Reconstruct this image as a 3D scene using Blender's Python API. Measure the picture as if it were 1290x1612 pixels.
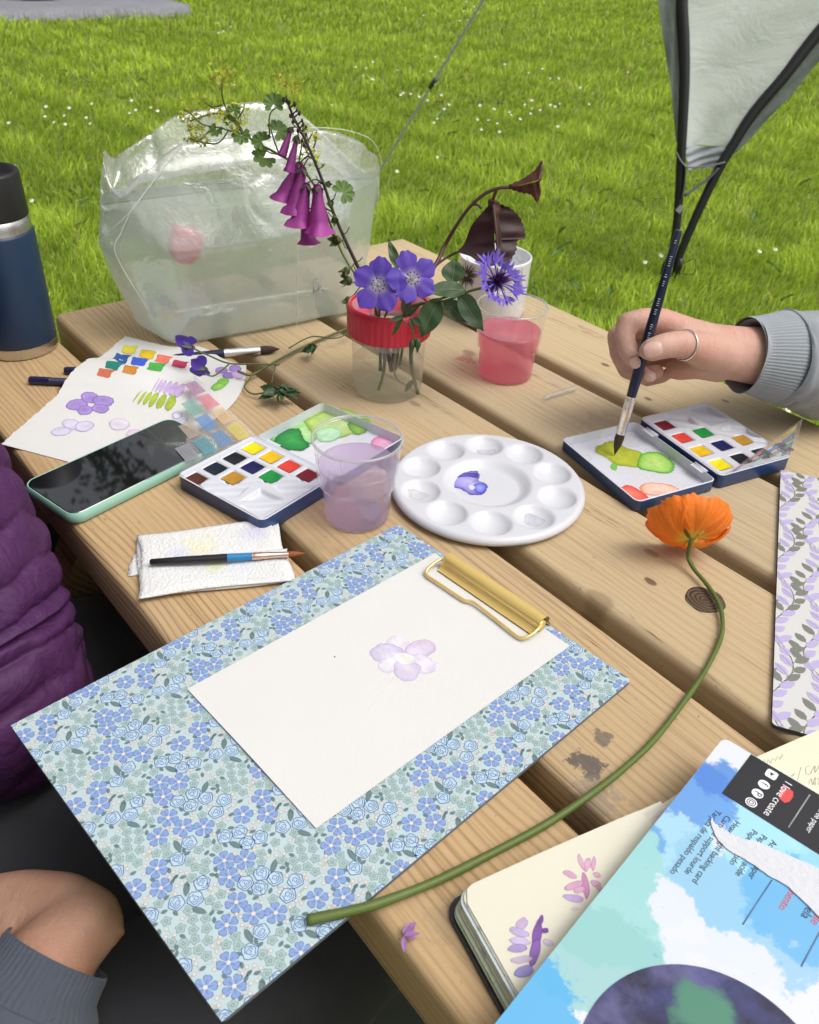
import bpy, bmesh, math, random
import numpy as np
from mathutils import Vector, Matrix, noise as mnoise

for o in list(bpy.data.objects):
    bpy.data.objects.remove(o, do_unlink=True)
scene = bpy.context.scene
COL = scene.collection
rng = random.Random(7)

# ------------------------------------------------------------------ camera
FPX, PITCH, ROLL, CAMZ = 1363.48, 0.61609, 0.04653, 0.4176      # metres, table top is z = 0
FW = Vector((0, math.cos(PITCH), -math.sin(PITCH)))
_u0 = Vector((0, math.sin(PITCH), math.cos(PITCH)))
_r0 = Vector((1, 0, 0))
RT = _r0 * math.cos(ROLL) + _u0 * math.sin(ROLL)
UP = -_r0 * math.sin(ROLL) + _u0 * math.cos(ROLL)
CAMP = Vector((0, 0, CAMZ))
cd = bpy.data.cameras.new('camera')
cam = bpy.data.objects.new('camera', cd)
COL.objects.link(cam)
cd.sensor_fit = 'HORIZONTAL'; cd.sensor_width = 36.0; cd.lens = FPX / 1290 * 36
cd.clip_start = 0.02; cd.clip_end = 500
cam.matrix_world = Matrix(((RT.x, UP.x, -FW.x, 0), (RT.y, UP.y, -FW.y, 0), (RT.z, UP.z, -FW.z, CAMZ), (0, 0, 0, 1)))
scene.camera = cam
cd.dof.use_dof = True; cd.dof.focus_distance = 0.66; cd.dof.aperture_fstop = 24.0      # a phone lens: lawn a touch soft

# ------------------------------------------------------------------ light: bright overcast day
SUN_EL, SUN_AZ = math.radians(60), math.radians(108)     # azimuth from +Y towards +X
w = bpy.data.worlds.new('World'); scene.world = w; w.use_nodes = True
wt = w.node_tree
for n_ in list(wt.nodes): wt.nodes.remove(n_)
sky = wt.nodes.new('ShaderNodeTexSky'); sky.sky_type = 'NISHITA'; sky.sun_disc = False
sky.sun_elevation = SUN_EL; sky.sun_rotation = SUN_AZ
sky.air_density = 1.0; sky.dust_density = 7.0; sky.ozone_density = 1.0
hsv = wt.nodes.new('ShaderNodeHueSaturation'); hsv.inputs['Saturation'].default_value = 0.26
bg = wt.nodes.new('ShaderNodeBackground'); bg.inputs['Strength'].default_value = 0.15
wo = wt.nodes.new('ShaderNodeOutputWorld')
wt.links.new(sky.outputs[0], hsv.inputs['Color']); wt.links.new(hsv.outputs[0], bg.inputs[0]); wt.links.new(bg.outputs[0], wo.inputs[0])
sl = bpy.data.lights.new('sun', 'SUN'); sl.energy = 0.95; sl.angle = math.radians(40); sl.color = (1.0, 0.97, 0.92)
so = bpy.data.objects.new('sun', sl); COL.objects.link(so)
sd = Vector((math.sin(SUN_AZ) * math.cos(SUN_EL), math.cos(SUN_AZ) * math.cos(SUN_EL), math.sin(SUN_EL)))
so.rotation_euler = (-sd).to_track_quat('-Z', 'Y').to_euler()
so.location = sd * 20
vs = scene.view_settings
vs.view_transform = 'Standard'; vs.look = 'None'; vs.exposure = 0.05; vs.gamma = 1.0; vs.use_curve_mapping = False
scene.cycles.max_bounces = 12; scene.cycles.transparent_max_bounces = 24; scene.cycles.transmission_bounces = 10
scene.cycles.caustics_refractive = False; scene.cycles.caustics_reflective = False

# ------------------------------------------------------------------ measuring helpers
GZ = -0.74                                       # the lawn
TH = -0.8737                                     # direction the planks run in
TD = Vector((math.cos(TH), math.sin(TH), 0)); ND = Vector((-math.sin(TH), math.cos(TH), 0))
def _ray(x, y): return FW + RT * ((x - 645) / FPX) - UP * ((y - 806) / FPX)
def at(x, y, z=0.0):
    d = _ray(x, y); return CAMP + d * ((z - CAMZ) / d.z)
def aty(x, y, Y):
    d = _ray(x, y); return CAMP + d * (Y / d.y)
def tw(s, n, z=0.0): return TD * s + ND * n + Vector((0, 0, z))

# ------------------------------------------------------------------ objects
def lin(c):
    """sRGB 0-255 to linear"""
    r = []
    for v in c[:3]:
        v /= 255.0
        r.append(v / 12.92 if v <= 0.04045 else ((v + 0.055) / 1.055) ** 2.4)
    return tuple(r)
XF = {}
def thing(name, label, cat, loc=(0, 0, 0), rotz=0.0, group=None):
    o = bpy.data.objects.new(name, None); COL.objects.link(o)
    o.empty_display_size = 0.02
    o.location = loc; o.rotation_euler = (0, 0, rotz)
    o['label'] = label; o['category'] = cat
    if group: o['group'] = group
    XF[o.name] = Matrix.Translation(Vector(loc)) @ Matrix.Rotation(rotz, 4, 'Z')
    return o
def tag(o, label, cat, group=None):
    o['label'] = label; o['category'] = cat
    if group: o['group'] = group
    return o
class MB:
    """collects geometry for ONE mesh object"""
    def __init__(s): s.v = []; s.f = []; s.m = []; s.c = None; s.sm = []
    def add(s, vs, fs, mi=0, smooth=True):
        b = len(s.v); s.v += [tuple(p) for p in vs]
        for f in fs: s.f.append(tuple(i + b for i in f)); s.m.append(mi); s.sm.append(smooth)
        return b
    def box(s, c, d, mi=0, rot=None, bev=0.0):
        x, y, z = d[0] / 2, d[1] / 2, d[2] / 2
        if bev <= 0:
            vs = [Vector((sx * x, sy * y, sz * z)) for sx in (-1, 1) for sy in (-1, 1) for sz in (-1, 1)]
            fs = [(0, 1, 3, 2), (4, 6, 7, 5), (0, 4, 5, 1), (2, 3, 7, 6), (0, 2, 6, 4), (1, 5, 7, 3)]
        else:
            bm = bmesh.new(); bmesh.ops.create_cube(bm, size=1.0)
            for v in bm.verts: v.co = Vector((v.co.x * d[0], v.co.y * d[1], v.co.z * d[2]))
            bmesh.ops.bevel(bm, geom=bm.edges[:], offset=bev, segments=2, affect='EDGES', profile=0.6)
            bm.verts.index_update(); vs = [v.co.copy() for v in bm.verts]; fs = [[v.index for v in f.verts] for f in bm.faces]; bm.free()
        if rot: vs = [rot @ v for v in vs]
        s.add([v + Vector(c) for v in vs], fs, mi, False); return s
    def tube(s, pts, rad, n=8, mi=0, cap=True, flat=1.0):
        pts = [Vector(p) for p in pts]
        if not hasattr(rad, '__len__'): rad = [rad] * len(pts)
        rings = []; prev = None
        for i, p in enumerate(pts):
            t = (pts[min(i + 1, len(pts) - 1)] - pts[max(i - 1, 0)])
            t = t.normalized() if t.length > 1e-9 else Vector((0, 0, 1))
            if prev is None:
                a = Vector((0, 0, 1)) if abs(t.z) < 0.9 else Vector((1, 0, 0))
                u = t.cross(a).normalized()
            else:
                u = (prev - t * prev.dot(t)).normalized()
            prev = u; v = t.cross(u)
            rings.append([p + (u * math.cos(2 * math.pi * k / n) + v * math.sin(2 * math.pi * k / n) * flat) * rad[i] for k in range(n)])
        vs = [q for r in rings for q in r]; fs = []
        for i in range(len(pts) - 1):
            for k in range(n):
                a = i * n + k; b = i * n + (k + 1) % n
                fs.append((a, b, b + n, a + n))
        if cap:
            fs.append(tuple(range(n))[::-1]); fs.append(tuple((len(pts) - 1) * n + k for k in range(n)))
        s.add(vs, fs, mi); return s
    def lathe(s, prof, n=48, mi=0, M=None, close=False):
        vs = []; fs = []; m = len(prof)
        for k in range(n):
            a = 2 * math.pi * k / n
            for r, z in prof: vs.append(Vector((r * math.cos(a), r * math.sin(a), z)))
        for k in range(n):
            b = ((k + 1) % n) * m; a = k * m
            for i in range(m - 1): fs.append((a + i, b + i, b + i + 1, a + i + 1))
            if close: fs.append((a + m - 1, b + m - 1, b, a))
        if M is not None: vs = [M @ v for v in vs]
        s.add(vs, fs, mi); return s
    def prism(s, out, z0, z1, mi=0, side=None):
        n = len(out)
        vs = [(p[0], p[1], z0) for p in out] + [(p[0], p[1], z1) for p in out]
        s.add(vs, [tuple(range(n))[::-1]], mi, False)
        b = len(s.v) - 2 * n
        s.f.append(tuple(b + n + i for i in range(n))); s.m.append(mi); s.sm.append(False)
        for i in range(n):
            s.f.append((b + i, b + (i + 1) % n, b + n + (i + 1) % n, b + n + i)); s.m.append(mi if side is None else side); s.sm.append(False)
        return s
    def grid(s, nx, ny, fn, mi=0, smooth=True, closex=False):
        vs = [fn(i / (nx - (0 if closex else 1)), j / (ny - 1)) for j in range(ny) for i in range(nx)]
        fs = []
        for j in range(ny - 1):
            for i in range(nx if closex else nx - 1):
                i2 = (i + 1) % nx
                fs.append((j * nx + i, j * nx + i2, (j + 1) * nx + i2, (j + 1) * nx + i))
        s.add(vs, fs, mi, smooth); return s
    def sphere(s, c, r, n=12, mi=0, sc=(1, 1, 1), M=None):
        prof = [(math.sin(math.pi * i / (n // 2 + 1)) * r, -math.cos(math.pi * i / (n // 2 + 1)) * r) for i in range(n // 2 + 2)]
        MM = Matrix.Translation(Vector(c)) @ (M if M is not None else Matrix()) @ Matrix.Diagonal((sc[0], sc[1], sc[2], 1))
        prof[0] = (r * 1e-3, -r); prof[-1] = (r * 1e-3, r)
        return s.lathe(prof, n, mi, MM)
    def build(s, name, mats, parent=None, world=False, auto=None, cols=None, merge=False):
        me = bpy.data.meshes.new(name)
        vs = s.v
        if world and parent is not None:
            inv = XF[parent.name].inverted(); vs = [tuple(inv @ Vector(p)) for p in vs]
        me.from_pydata(vs, [], s.f)
        if not isinstance(mats, (list, tuple)): mats = [mats]
        for m in mats: me.materials.append(m)
        me.polygons.foreach_set('material_index', s.m); me.polygons.foreach_set('use_smooth', s.sm)
        if cols is not None:
            at_ = me.color_attributes.new('Col', 'FLOAT_COLOR', 'POINT')
            at_.data.foreach_set('color', np.array([(c[0], c[1], c[2], c[3] if len(c) > 3 else 1.0) for c in cols], dtype=np.float32).ravel())
        me.update()
        if merge:
            bm = bmesh.new(); bm.from_mesh(me); bmesh.ops.remove_doubles(bm, verts=bm.verts, dist=1e-6)
            bmesh.ops.recalc_face_normals(bm, faces=bm.faces); bm.to_mesh(me); bm.free()
        if auto: me.set_sharp_from_angle(angle=math.radians(auto))
        o = bpy.data.objects.new(name, me); COL.objects.link(o)
        if parent is not None:
            o.parent = parent
            if parent.name in XF: XF[o.name] = XF[parent.name]
        return o
def catmull(pts, sub=6, closed=False):
    pts = [Vector(p) for p in pts]; n = len(pts); out = []
    rngn = n if closed else n - 1
    for i in range(rngn):
        if closed: p0, p1, p2, p3 = pts[i - 1], pts[i], pts[(i + 1) % n], pts[(i + 2) % n]
        else: p0, p1, p2, p3 = pts[max(i - 1, 0)], pts[i], pts[i + 1], pts[min(i + 2, n - 1)]
        for k in range(sub):
            t = k / sub
            out.append(0.5 * ((2 * p1) + (p2 - p0) * t + (2 * p0 - 5 * p1 + 4 * p2 - p3) * t * t + (3 * p1 - p0 - 3 * p2 + p3) * t ** 3))
    if not closed: out.append(pts[-1])
    return out
def rrect(w_, h_, r, n=5, cx=0, cy=0):
    out = []
    for (sx, sy, a0) in ((1, 1, 0), (-1, 1, 90), (-1, -1, 180), (1, -1, 270)):
        for k in range(n + 1):
            a = math.radians(a0 + 90 * k / n)
            out.append((cx + sx * (w_ / 2 - r) + r * math.cos(a), cy + sy * (h_ / 2 - r) + r * math.sin(a)))
    return out
def lerp(a, b, t): return a + (b - a) * t
def mixc(a, b, t): return tuple(a[i] + (b[i] - a[i]) * t for i in range(3))

# ------------------------------------------------------------------ materials
class NT:
    def __init__(s, name):
        s.m = bpy.data.materials.new(name); s.m.use_nodes = True; s.t = s.m.node_tree
        for n in list(s.t.nodes): s.t.nodes.remove(n)
    def n(s, typ, ins=None, out=0, **kw):
        nd = s.t.nodes.new('ShaderNode' + typ)
        for k, v in kw.items(): setattr(nd, k, v)
        for k, v in (ins or {}).items():
            sk = nd.inputs[k]
            if isinstance(v, bpy.types.NodeSocket): s.t.links.new(v, sk)
            elif isinstance(v, tuple) and len(v) == 3 and sk.type == 'RGBA': sk.default_value = (*v, 1)
            else: sk.default_value = v
        return nd.outputs[out] if out is not None else nd
    def math(s, op, a, b=0.0, c=0.0, clamp=False): return s.n('Math', {0: a, 1: b, 2: c}, operation=op, use_clamp=clamp)
    def vmath(s, op, a, b=(0, 0, 0)):
        return s.n('VectorMath', {0: a, 1: b}, out=(1 if op in ('LENGTH', 'DISTANCE', 'DOT_PRODUCT') else 0), operation=op)
    def mix(s, f, a, b, bt='MIX'):
        nd = s.t.nodes.new('ShaderNodeMix'); nd.data_type = 'RGBA'; nd.blend_type = bt
        for i, v in ((0, f), (6, a), (7, b)):
            if isinstance(v, bpy.types.NodeSocket): s.t.links.new(v, nd.inputs[i])
            elif i: nd.inputs[i].default_value = (*v, 1) if len(v) == 3 else v
            else: nd.inputs[0].default_value = v
        return nd.outputs[2]
    def ramp(s, f, stops, interp='LINEAR'):
        nd = s.t.nodes.new('ShaderNodeValToRGB'); cr = nd.color_ramp; cr.interpolation = interp
        while len(cr.elements) < len(stops): cr.elements.new(0.5)
        for e, (p, c) in zip(cr.elements, stops):
            e.position = p; e.color = (*c, 1) if len(c) == 3 else c
        s.t.links.new(f, nd.inputs[0]); return nd.outputs[0]
    def sm(s, f, a, b):   # smoothstep mask
        return s.n('MapRange', {0: f, 1: a, 2: b, 3: 0.0, 4: 1.0}, interpolation_type='SMOOTHSTEP')
    def noise(s, vec, scale, detail=3.0, rough=0.55, out=0, dist=0.0):
        return s.n('TexNoise', {'Vector': vec, 'Scale': scale, 'Detail': detail, 'Roughness': rough, 'Distortion': dist}, out=out)
    def obj(s): return s.n('TexCoord', out=3)
    def scale(s, vec, sc): return s.n('Mapping', {0: vec, 3: sc})
    def bump(s, h, st, d=0.001): return s.n('Bump', {'Strength': st, 'Distance': d, 'Height': h})
    def out(s, sh): s.t.links.new(sh, s.n('OutputMaterial', out=None).inputs[0]); return s.m
    def pbr(s, col, rough=0.6, normal=None, **kw):
        ins = {'Base Color': col, 'Roughness': rough}
        if normal is not None: ins['Normal'] = normal
        ins.update(kw)
        return s.n('BsdfPrincipled', ins)
def mat(name, col, rough=0.6, var=0.12, scale=40, bump=0.0, bscale=200, stretch=(1, 1, 1), **kw):
    t = NT(name); v = t.scale(t.obj(), stretch)
    f = t.noise(v, scale, 4)
    c = t.mix(f, tuple(x * (1 - var) for x in col), tuple(min(1, x * (1 + var)) for x in col))
    nr = None
    if bump: nr = t.bump(t.noise(v, bscale, 3), bump, 0.001)
    rr = t.n('MapRange', {0: t.noise(v, scale * 0.7, 3), 1: 0.3, 2: 0.7, 3: max(0, rough - 0.06), 4: min(1, rough + 0.06)})
    return t.out(t.pbr(c, rr, nr, **kw))
def attr_mat(name, rough=0.6, var=0.15, scale=60, transl=0.0, bump=0.0, bscale=300, **kw):
    t = NT(name); v = t.obj()
    a = t.n('Attribute', attribute_name='Col', out=0)
    f = t.noise(v, scale, 4)
    k = t.n('MapRange', {0: f, 1: 0.25, 2: 0.75, 3: 1 - var, 4: 1 + var})
    c = t.n('VectorMath', {0: a, 3: k}, operation='SCALE')
    nr = t.bump(t.noise(v, bscale, 3), bump, 0.001) if bump else None
    sh = t.pbr(c, rough, nr, **kw)
    if transl > 0:
        tr = t.n('BsdfTranslucent', {0: c}); sh = t.n('MixShader', {0: transl, 1: sh, 2: tr})
    return t.out(sh)
def leafmat(name, col, transl=0.3, var=0.3, scale=90, rough=0.5):
    t = NT(name); v = t.obj(); f = t.noise(v, scale, 4)
    c = t.mix(f, tuple(x * (1 - var) for x in col), tuple(x * (1 + var) for x in col))
    sh = t.pbr(c, rough, t.bump(t.noise(v, scale * 5, 2), 0.3, 0.0006))
    return t.out(t.n('MixShader', {0: transl, 1: sh, 2: t.n('BsdfTranslucent', {0: c})}))
def schlick(t, f0=.04, k=.75, normal=None):
    ins = {0: .5}
    if normal is not None: ins['Normal'] = normal
    fc = t.n('LayerWeight', ins, out=1)
    return t.math('ADD', f0, t.math('MULTIPLY', t.math('POWER', fc, 4.0), k))
def clearmat(name, tint=(0.97, 0.98, 0.98), rough=0.04, haze=0.03, ior=1.45):
    """thin clear plastic: see-through with Fresnel gloss and a trace of haze"""
    t = NT(name)
    fr = schlick(t, .045, .5)
    tr = t.n('BsdfTransparent', {0: tint}); gl = t.n('BsdfGlossy', {0: (1, 1, 1), 1: rough})
    df = t.n('BsdfTranslucent', {0: (0.9, 0.9, 0.9)}); d2 = t.n('BsdfDiffuse', {0: (0.9, 0.9, 0.9)})
    dd = t.n('MixShader', {0: 0.5, 1: df, 2: d2})
    lw = t.n('LayerWeight', {0: 0.5}, out=1)
    hz = t.math('ADD', haze, t.math('MULTIPLY', t.math('POWER', lw, 3.0), 0.22))
    a = t.n('MixShader', {0: hz, 1: tr, 2: dd})
    return t.out(t.n('MixShader', {0: fr, 1: a, 2: gl}))
def watermat(name, tint, cloud, amt, rough=0.03):
    t = NT(name)
    tr = t.n('BsdfTransparent', {0: tint})
    d = t.n('MixShader', {0: 0.5, 1: t.n('BsdfDiffuse', {0: cloud}), 2: t.n('BsdfTranslucent', {0: cloud})})
    a = t.n('MixShader', {0: amt, 1: tr, 2: d})
    return t.out(t.n('MixShader', {0: schlick(t, .02, .3), 1: a, 2: t.n('BsdfGlossy', {0: (1, 1, 1), 1: rough})}))
# ------------------------------------------------------------------ lawn
def ground_mat():
    t = NT('soil_and_thatch'); v = t.obj()
    f = t.noise(v, 3.0, 6, 0.65); g = t.noise(v, 60, 4)
    c = t.mix(f, (0.14, 0.21, 0.025), (0.26, 0.37, 0.045)); c = t.mix(t.math('MULTIPLY', g, 0.5), c, (0.13, 0.12, 0.05))
    return t.out(t.pbr(c, 0.95, t.bump(g, 0.8, 0.02)))
def hgt(x, y):
    return 0.02 * math.sin(x * 0.7 + 1) * math.cos(y * 0.5)
mb = MB()
mb.grid(81, 81, lambda u, v: Vector(((u - 0.5) * 160, (v - 0.5) * 160 + 20, GZ - 0.012)))
gr = mb.build('ground', ground_mat()); gr['kind'] = 'structure'

def grass_mat():
    t = NT('grass_blades')
    a = t.n('Attribute', attribute_name='Col', out=0)
    sh = t.pbr(a, 0.55, None, **{'Specular IOR Level': 0.25})
    return t.out(t.n('MixShader', {0: 0.42, 1: sh, 2: t.n('BsdfTranslucent', {0: a})}))
def grass_field():
    R = np.random.default_rng(5)
    P = []; W = []; L = []
    # rings by distance from the camera, inside a wedge a little wider than the view
    for d0, d1, dens, bw, bl in ((0.9, 1.7, 9000, .0030, .07), (1.7, 2.6, 11000, .0036, .075), (2.6, 4.0, 8500, .0042, .08), (4.0, 6.5, 3800, .0060, .085),
                                 (6.5, 10, 1500, .0095, .09), (10, 16, 560, .016, .10), (16, 30, 60, .035, .12)):
        half = math.radians(37 if d1 < 3 else 33)
        area = half * (d1 * d1 - d0 * d0)
        n = int(area * dens)
        r = np.sqrt(R.uniform(d0 * d0, d1 * d1, n)); a = R.uniform(-half, half, n)
        x = r * np.sin(a); y = r * np.cos(a)
        P.append(np.stack([x, y], 1)); W.append(np.full(n, bw)); L.append(np.full(n, bl))
    # sparser, broader blades to either side of the view
    for sg in (-1, 1):
        for d0, d1, dens, bw, bl in ((1.2, 3.0, 2600, .0060, .08), (3.0, 6.0, 1100, .009, .085), (6.0, 12, 260, .018, .09), (12, 26, 40, .045, .11)):
            a0, a1 = math.radians(33), math.radians(78); n = int((a1 - a0) / 2 * (d1 * d1 - d0 * d0) * dens)
            r = np.sqrt(R.uniform(d0 * d0, d1 * d1, n)); a = R.uniform(a0, a1, n) * sg
            P.append(np.stack([r * np.sin(a), r * np.cos(a)], 1)); W.append(np.full(n, bw)); L.append(np.full(n, bl))
    # strip below the near table edge and bench, seen between knees and table
    n = 26000
    s = R.uniform(-1.4, 0.5, n); q = R.uniform(-0.7, 0.75, n)
    P.append(np.stack([TD.x * s + ND.x * q, TD.y * s + ND.y * q], 1)); W.append(np.full(n, .0032)); L.append(np.full(n, .08))
    P = np.concatenate(P); W = np.concatenate(W); L = np.concatenate(L); n = len(P)
    # patchiness from summed sines
    def patch(p, k, ph):
        return (np.sin(p[:, 0] * k + ph) * np.cos(p[:, 1] * k * 1.13 + 2 * ph) + np.sin((p[:, 0] + p[:, 1]) * k * 1.7 + 3 * ph) * 0.7 + np.cos((p[:, 0] * 1.9 - p[:, 1]) * k * .8 + ph) * .6) / 2.3
    p1 = patch(P, 2.1, .4); p2 = patch(P, 6.3, 1.7); p3 = patch(P, 0.9, 2.2); p4 = patch(P, 17, .9)
    dist = np.hypot(P[:, 0], P[:, 1])
    ln = L * .82 * R.uniform(.4, 1.2, n) * (1 + .30 * p1 + .38 * p2 + .3 * p4)
    ln = np.clip(ln, .02, .2)
    wd = W * R.uniform(.7, 1.3, n)
    ang = p2 * 2.5 + p1 * 2 + R.normal(0, 1.1, n)            # lean direction, coherent in tufts
    lean = np.clip(R.normal(.55, .3, n) + .25 * p4, .05, 1.3)
    dx = np.cos(ang); dy = np.sin(ang)
    yaw = R.uniform(0, math.pi, n); wx = np.cos(yaw); wy = np.sin(yaw)
    base = np.stack([P[:, 0], P[:, 1], np.full(n, GZ - .012)], 1)
    V = np.zeros((n, 5, 3), np.float32)
    h1 = ln * .55; h2 = ln
    o1 = lean * ln * .28; o2 = lean * ln * .85
    def off(o, h): return base + np.stack([dx * o, dy * o, h], 1)
    m = off(o1, h1 * (1 - .1 * lean)); tp = off(o2, h2 * np.clip(1 - .35 * lean * lean, .25, 1))
    sd_ = np.stack([wx, wy, np.zeros(n)], 1)
    V[:, 0] = base - sd_ * (wd * .5)[:, None]; V[:, 1] = base + sd_ * (wd * .5)[:, None]
    V[:, 2] = m - sd_ * (wd * .42)[:, None]; V[:, 3] = m + sd_ * (wd * .42)[:, None]
    V[:, 4] = tp
    # colour: fresh yellow-green with deeper tufts and a few straw blades
    k = np.clip(.52 + .26 * p3 + .34 * p2 + .22 * p4 + R.normal(0, .2, n), 0, 1)[:, None]
    c = np.array([.27, .41, .040]) * (1 - k) + np.array([.62, .79, .090]) * k
    straw = (R.random(n) < .05)[:, None]
    c = np.where(straw, np.array([.55, .52, .22]), c)
    c = c * R.uniform(.75, 1.2, n)[:, None]
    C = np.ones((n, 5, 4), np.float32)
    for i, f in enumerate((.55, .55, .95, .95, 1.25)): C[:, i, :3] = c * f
    idx = np.arange(n, dtype=np.int32)[:, None] * 5
    quad = (idx + np.array([0, 1, 3, 2], np.int32)); tri = (idx + np.array([2, 3, 4], np.int32))
    me = bpy.data.meshes.new('grass')
    me.vertices.add(n * 5); me.vertices.foreach_set('co', V.ravel())
    me.loops.add(n * 7); me.loops.foreach_set('vertex_index', np.concatenate([quad, tri], 1).ravel())
    me.polygons.add(n * 2)
    ls = (np.arange(n, dtype=np.int32)[:, None] * 7 + np.array([0, 4], np.int32)).ravel()
    me.polygons.foreach_set('loop_start', ls)
    me.update(calc_edges=True)
    ca = me.color_attributes.new('Col', 'FLOAT_COLOR', 'POINT'); ca.data.foreach_set('color', C.ravel())
    me.polygons.foreach_set('use_smooth', np.ones(n * 2, bool))
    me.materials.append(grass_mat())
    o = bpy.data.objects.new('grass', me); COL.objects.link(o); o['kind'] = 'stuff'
    o['label'] = 'bright green uncut lawn grass behind the table'; o['category'] = 'grass'
    print('grass blades', n)
grass_field()

# daisies and clover heads dotted in the lawn
def flowers_in_lawn():
    R = random.Random(3); mb = MB(); cols = []
    spots = []
    for k in range(60):
        a = R.uniform(-.62, .62); d = math.exp(R.uniform(math.log(2.2), math.log(14)))
        cx, cy = d * math.sin(a), d * math.cos(a)
        for q in range(R.choice((1, 1, 2, 3, 5, 8))): spots.append((cx + R.gauss(0, .18), cy + R.gauss(0, .25)))
    for x, y in spots:
        d = math.hypot(x, y); r = R.uniform(.007, .0115) * (1 + max(0, d - 4) * .03)
        z = GZ + R.uniform(.05, .085); tl = R.uniform(-.5, .5)
        n = 8
        vs = [Vector((x, y, z + .002))]
        for i in range(n * 2):
            rr = r if i % 2 == 0 else r * .72
            aa = math.pi * i / n; vs.append(Vector((x + rr * math.cos(aa), y + rr * math.sin(aa), z + rr * math.sin(aa + tl) * .5)))
        mb.add(vs, [(0, 1 + i, 1 + (i + 1) % (2 * n)) for i in range(2 * n)], 0)
        mb.add([Vector((x + .35 * r * math.cos(i * 1.257), y + .35 * r * math.sin(i * 1.257), z + .0035)) for i in range(5)], [(0, 1, 2, 3, 4)], 1)
    o = mb.build('daisies', [mat('daisy_white', (.78, .79, .70), .7), mat('daisy_yellow', (.6, .42, .04), .7)])
    o['kind'] = 'stuff'; o['label'] = 'small white daisies and clover scattered in the lawn'; o['category'] = 'daisies'
flowers_in_lawn()
# broad weed leaves in the turf
def weeds():
    R = random.Random(11); mb = MB()
    for k in range(240):
        a = R.uniform(-.6, .6); d = math.exp(R.uniform(math.log(2.0), math.log(8)))
        x, y = d * math.sin(a), d * math.cos(a); ln = R.uniform(.03, .075); w_ = ln * R.uniform(.25, .45); yaw = R.uniform(0, 6.28); el = R.uniform(.1, 1.0)
        M = Matrix.Translation((x, y, GZ + .035)) @ Matrix.Rotation(yaw, 4, 'Z') @ Matrix.Rotation(-el, 4, 'Y')
        mb.grid(5, 5, lambda u, v: M @ Vector((ln * v, (u - .5) * w_ * math.sin(math.pi * min(1, v * .93 + .05)) * 1.0, .12 * ln * (1 - (2 * u - 1) ** 2) * -1 - .25 * ln * v * v)))
    o = mb.build('lawn_weeds', leafmat('weed_leaf', (.13, .23, .045), .3)); o['kind'] = 'stuff'
    o['label'] = 'pale broad weed leaves growing among the grass'; o['category'] = 'weeds'
weeds()

# grey groundsheet at the far left with a dark bag on it
gs = [at(-150, 33, GZ), at(0, 33, GZ), at(60, 32, GZ), at(150, 29, GZ), at(235, 29, GZ), at(300, 22, GZ), at(262, 10, GZ), at(215, -4, GZ), at(120, -30, GZ), at(-200, -30, GZ)]
c0 = sum(gs, Vector()) / len(gs)
t_ = NT('woven_groundsheet'); v_ = t_.obj(); nz = t_.noise(v_, 1.3, 5); f2 = t_.noise(t_.scale(v_, (1, 6, 1)), 9, 4)
gsm = t_.out(t_.pbr(t_.mix(nz, (.20, .20, .235), (.34, .34, .375)), .7, t_.bump(t_.math('ADD', nz, t_.math('MULTIPLY', f2, .3)), .9, .12)))
mb = MB(); zz = .10
out = catmull([p - c0 for p in gs], 4, True)
def gsz(p, z): return Vector((p.x, p.y, z + .012 * math.sin(p.x * 3.1 + p.y * 2)))
n_ = len(out); rings = []
for k in (1.0, .8, .55, .25): rings.append([gsz(p * k, zz) for p in out])
base_ = [Vector((p.x * 1.001, p.y * 1.001, .0)) for p in out]
vs_ = base_ + [q for r in rings for q in r] + [Vector((0, 0, zz))]
fs_ = []
for j in range(4):
    for i in range(n_): fs_.append((j * n_ + i, j * n_ + (i + 1) % n_, (j + 1) * n_ + (i + 1) % n_, (j + 1) * n_ + i))
for i in range(n_): fs_.append((4 * n_ + i, 4 * n_ + (i + 1) % n_, 5 * n_))
mb.add([v + c0 + Vector((0, 0, -.01)) for v in vs_], fs_)
sheet_t = tag(mb.build('groundsheet', gsm), 'grey woven groundsheet spread on the lawn, far left', 'groundsheet')
bp = at(35, -6, GZ + .1)
bg_t = thing('bag', 'dark low bag on the grey groundsheet, cut by the picture top', 'bag', (bp.x, bp.y, GZ + .1), .2)
mb = MB(); mb.grid(24, 9, lambda u, v: Vector((.42 * math.copysign(abs(math.cos(u * 6.283)) ** .6, math.cos(u * 6.283)) * (1 - .35 * v ** 4), .22 * math.copysign(abs(math.sin(u * 6.283)) ** .6, math.sin(u * 6.283)) * (1 - .35 * v ** 4), .30 * v + .012 * math.sin(u * 25) * v)), closex=True)
mb.add([(0, 0, .305)] + [(.27 * math.cos(i * .2618), .14 * math.sin(i * .2618), .30) for i in range(24)], [(0, 1 + i, 1 + (i + 1) % 24) for i in range(24)])
mb.build('bag_body', mat('bag_black', (.022, .022, .025), .7, .2, 10, .4, 60), bg_t)
mb = MB(); mb.tube(catmull([(-.2, 0, .29), (-.17, 0, .42), (0, 0, .47), (.17, 0, .42), (.2, 0, .29)], 6), .012, 8); mb.build('handle', mat('bag_strap', (.03, .03, .03), .8), bg_t)

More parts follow.
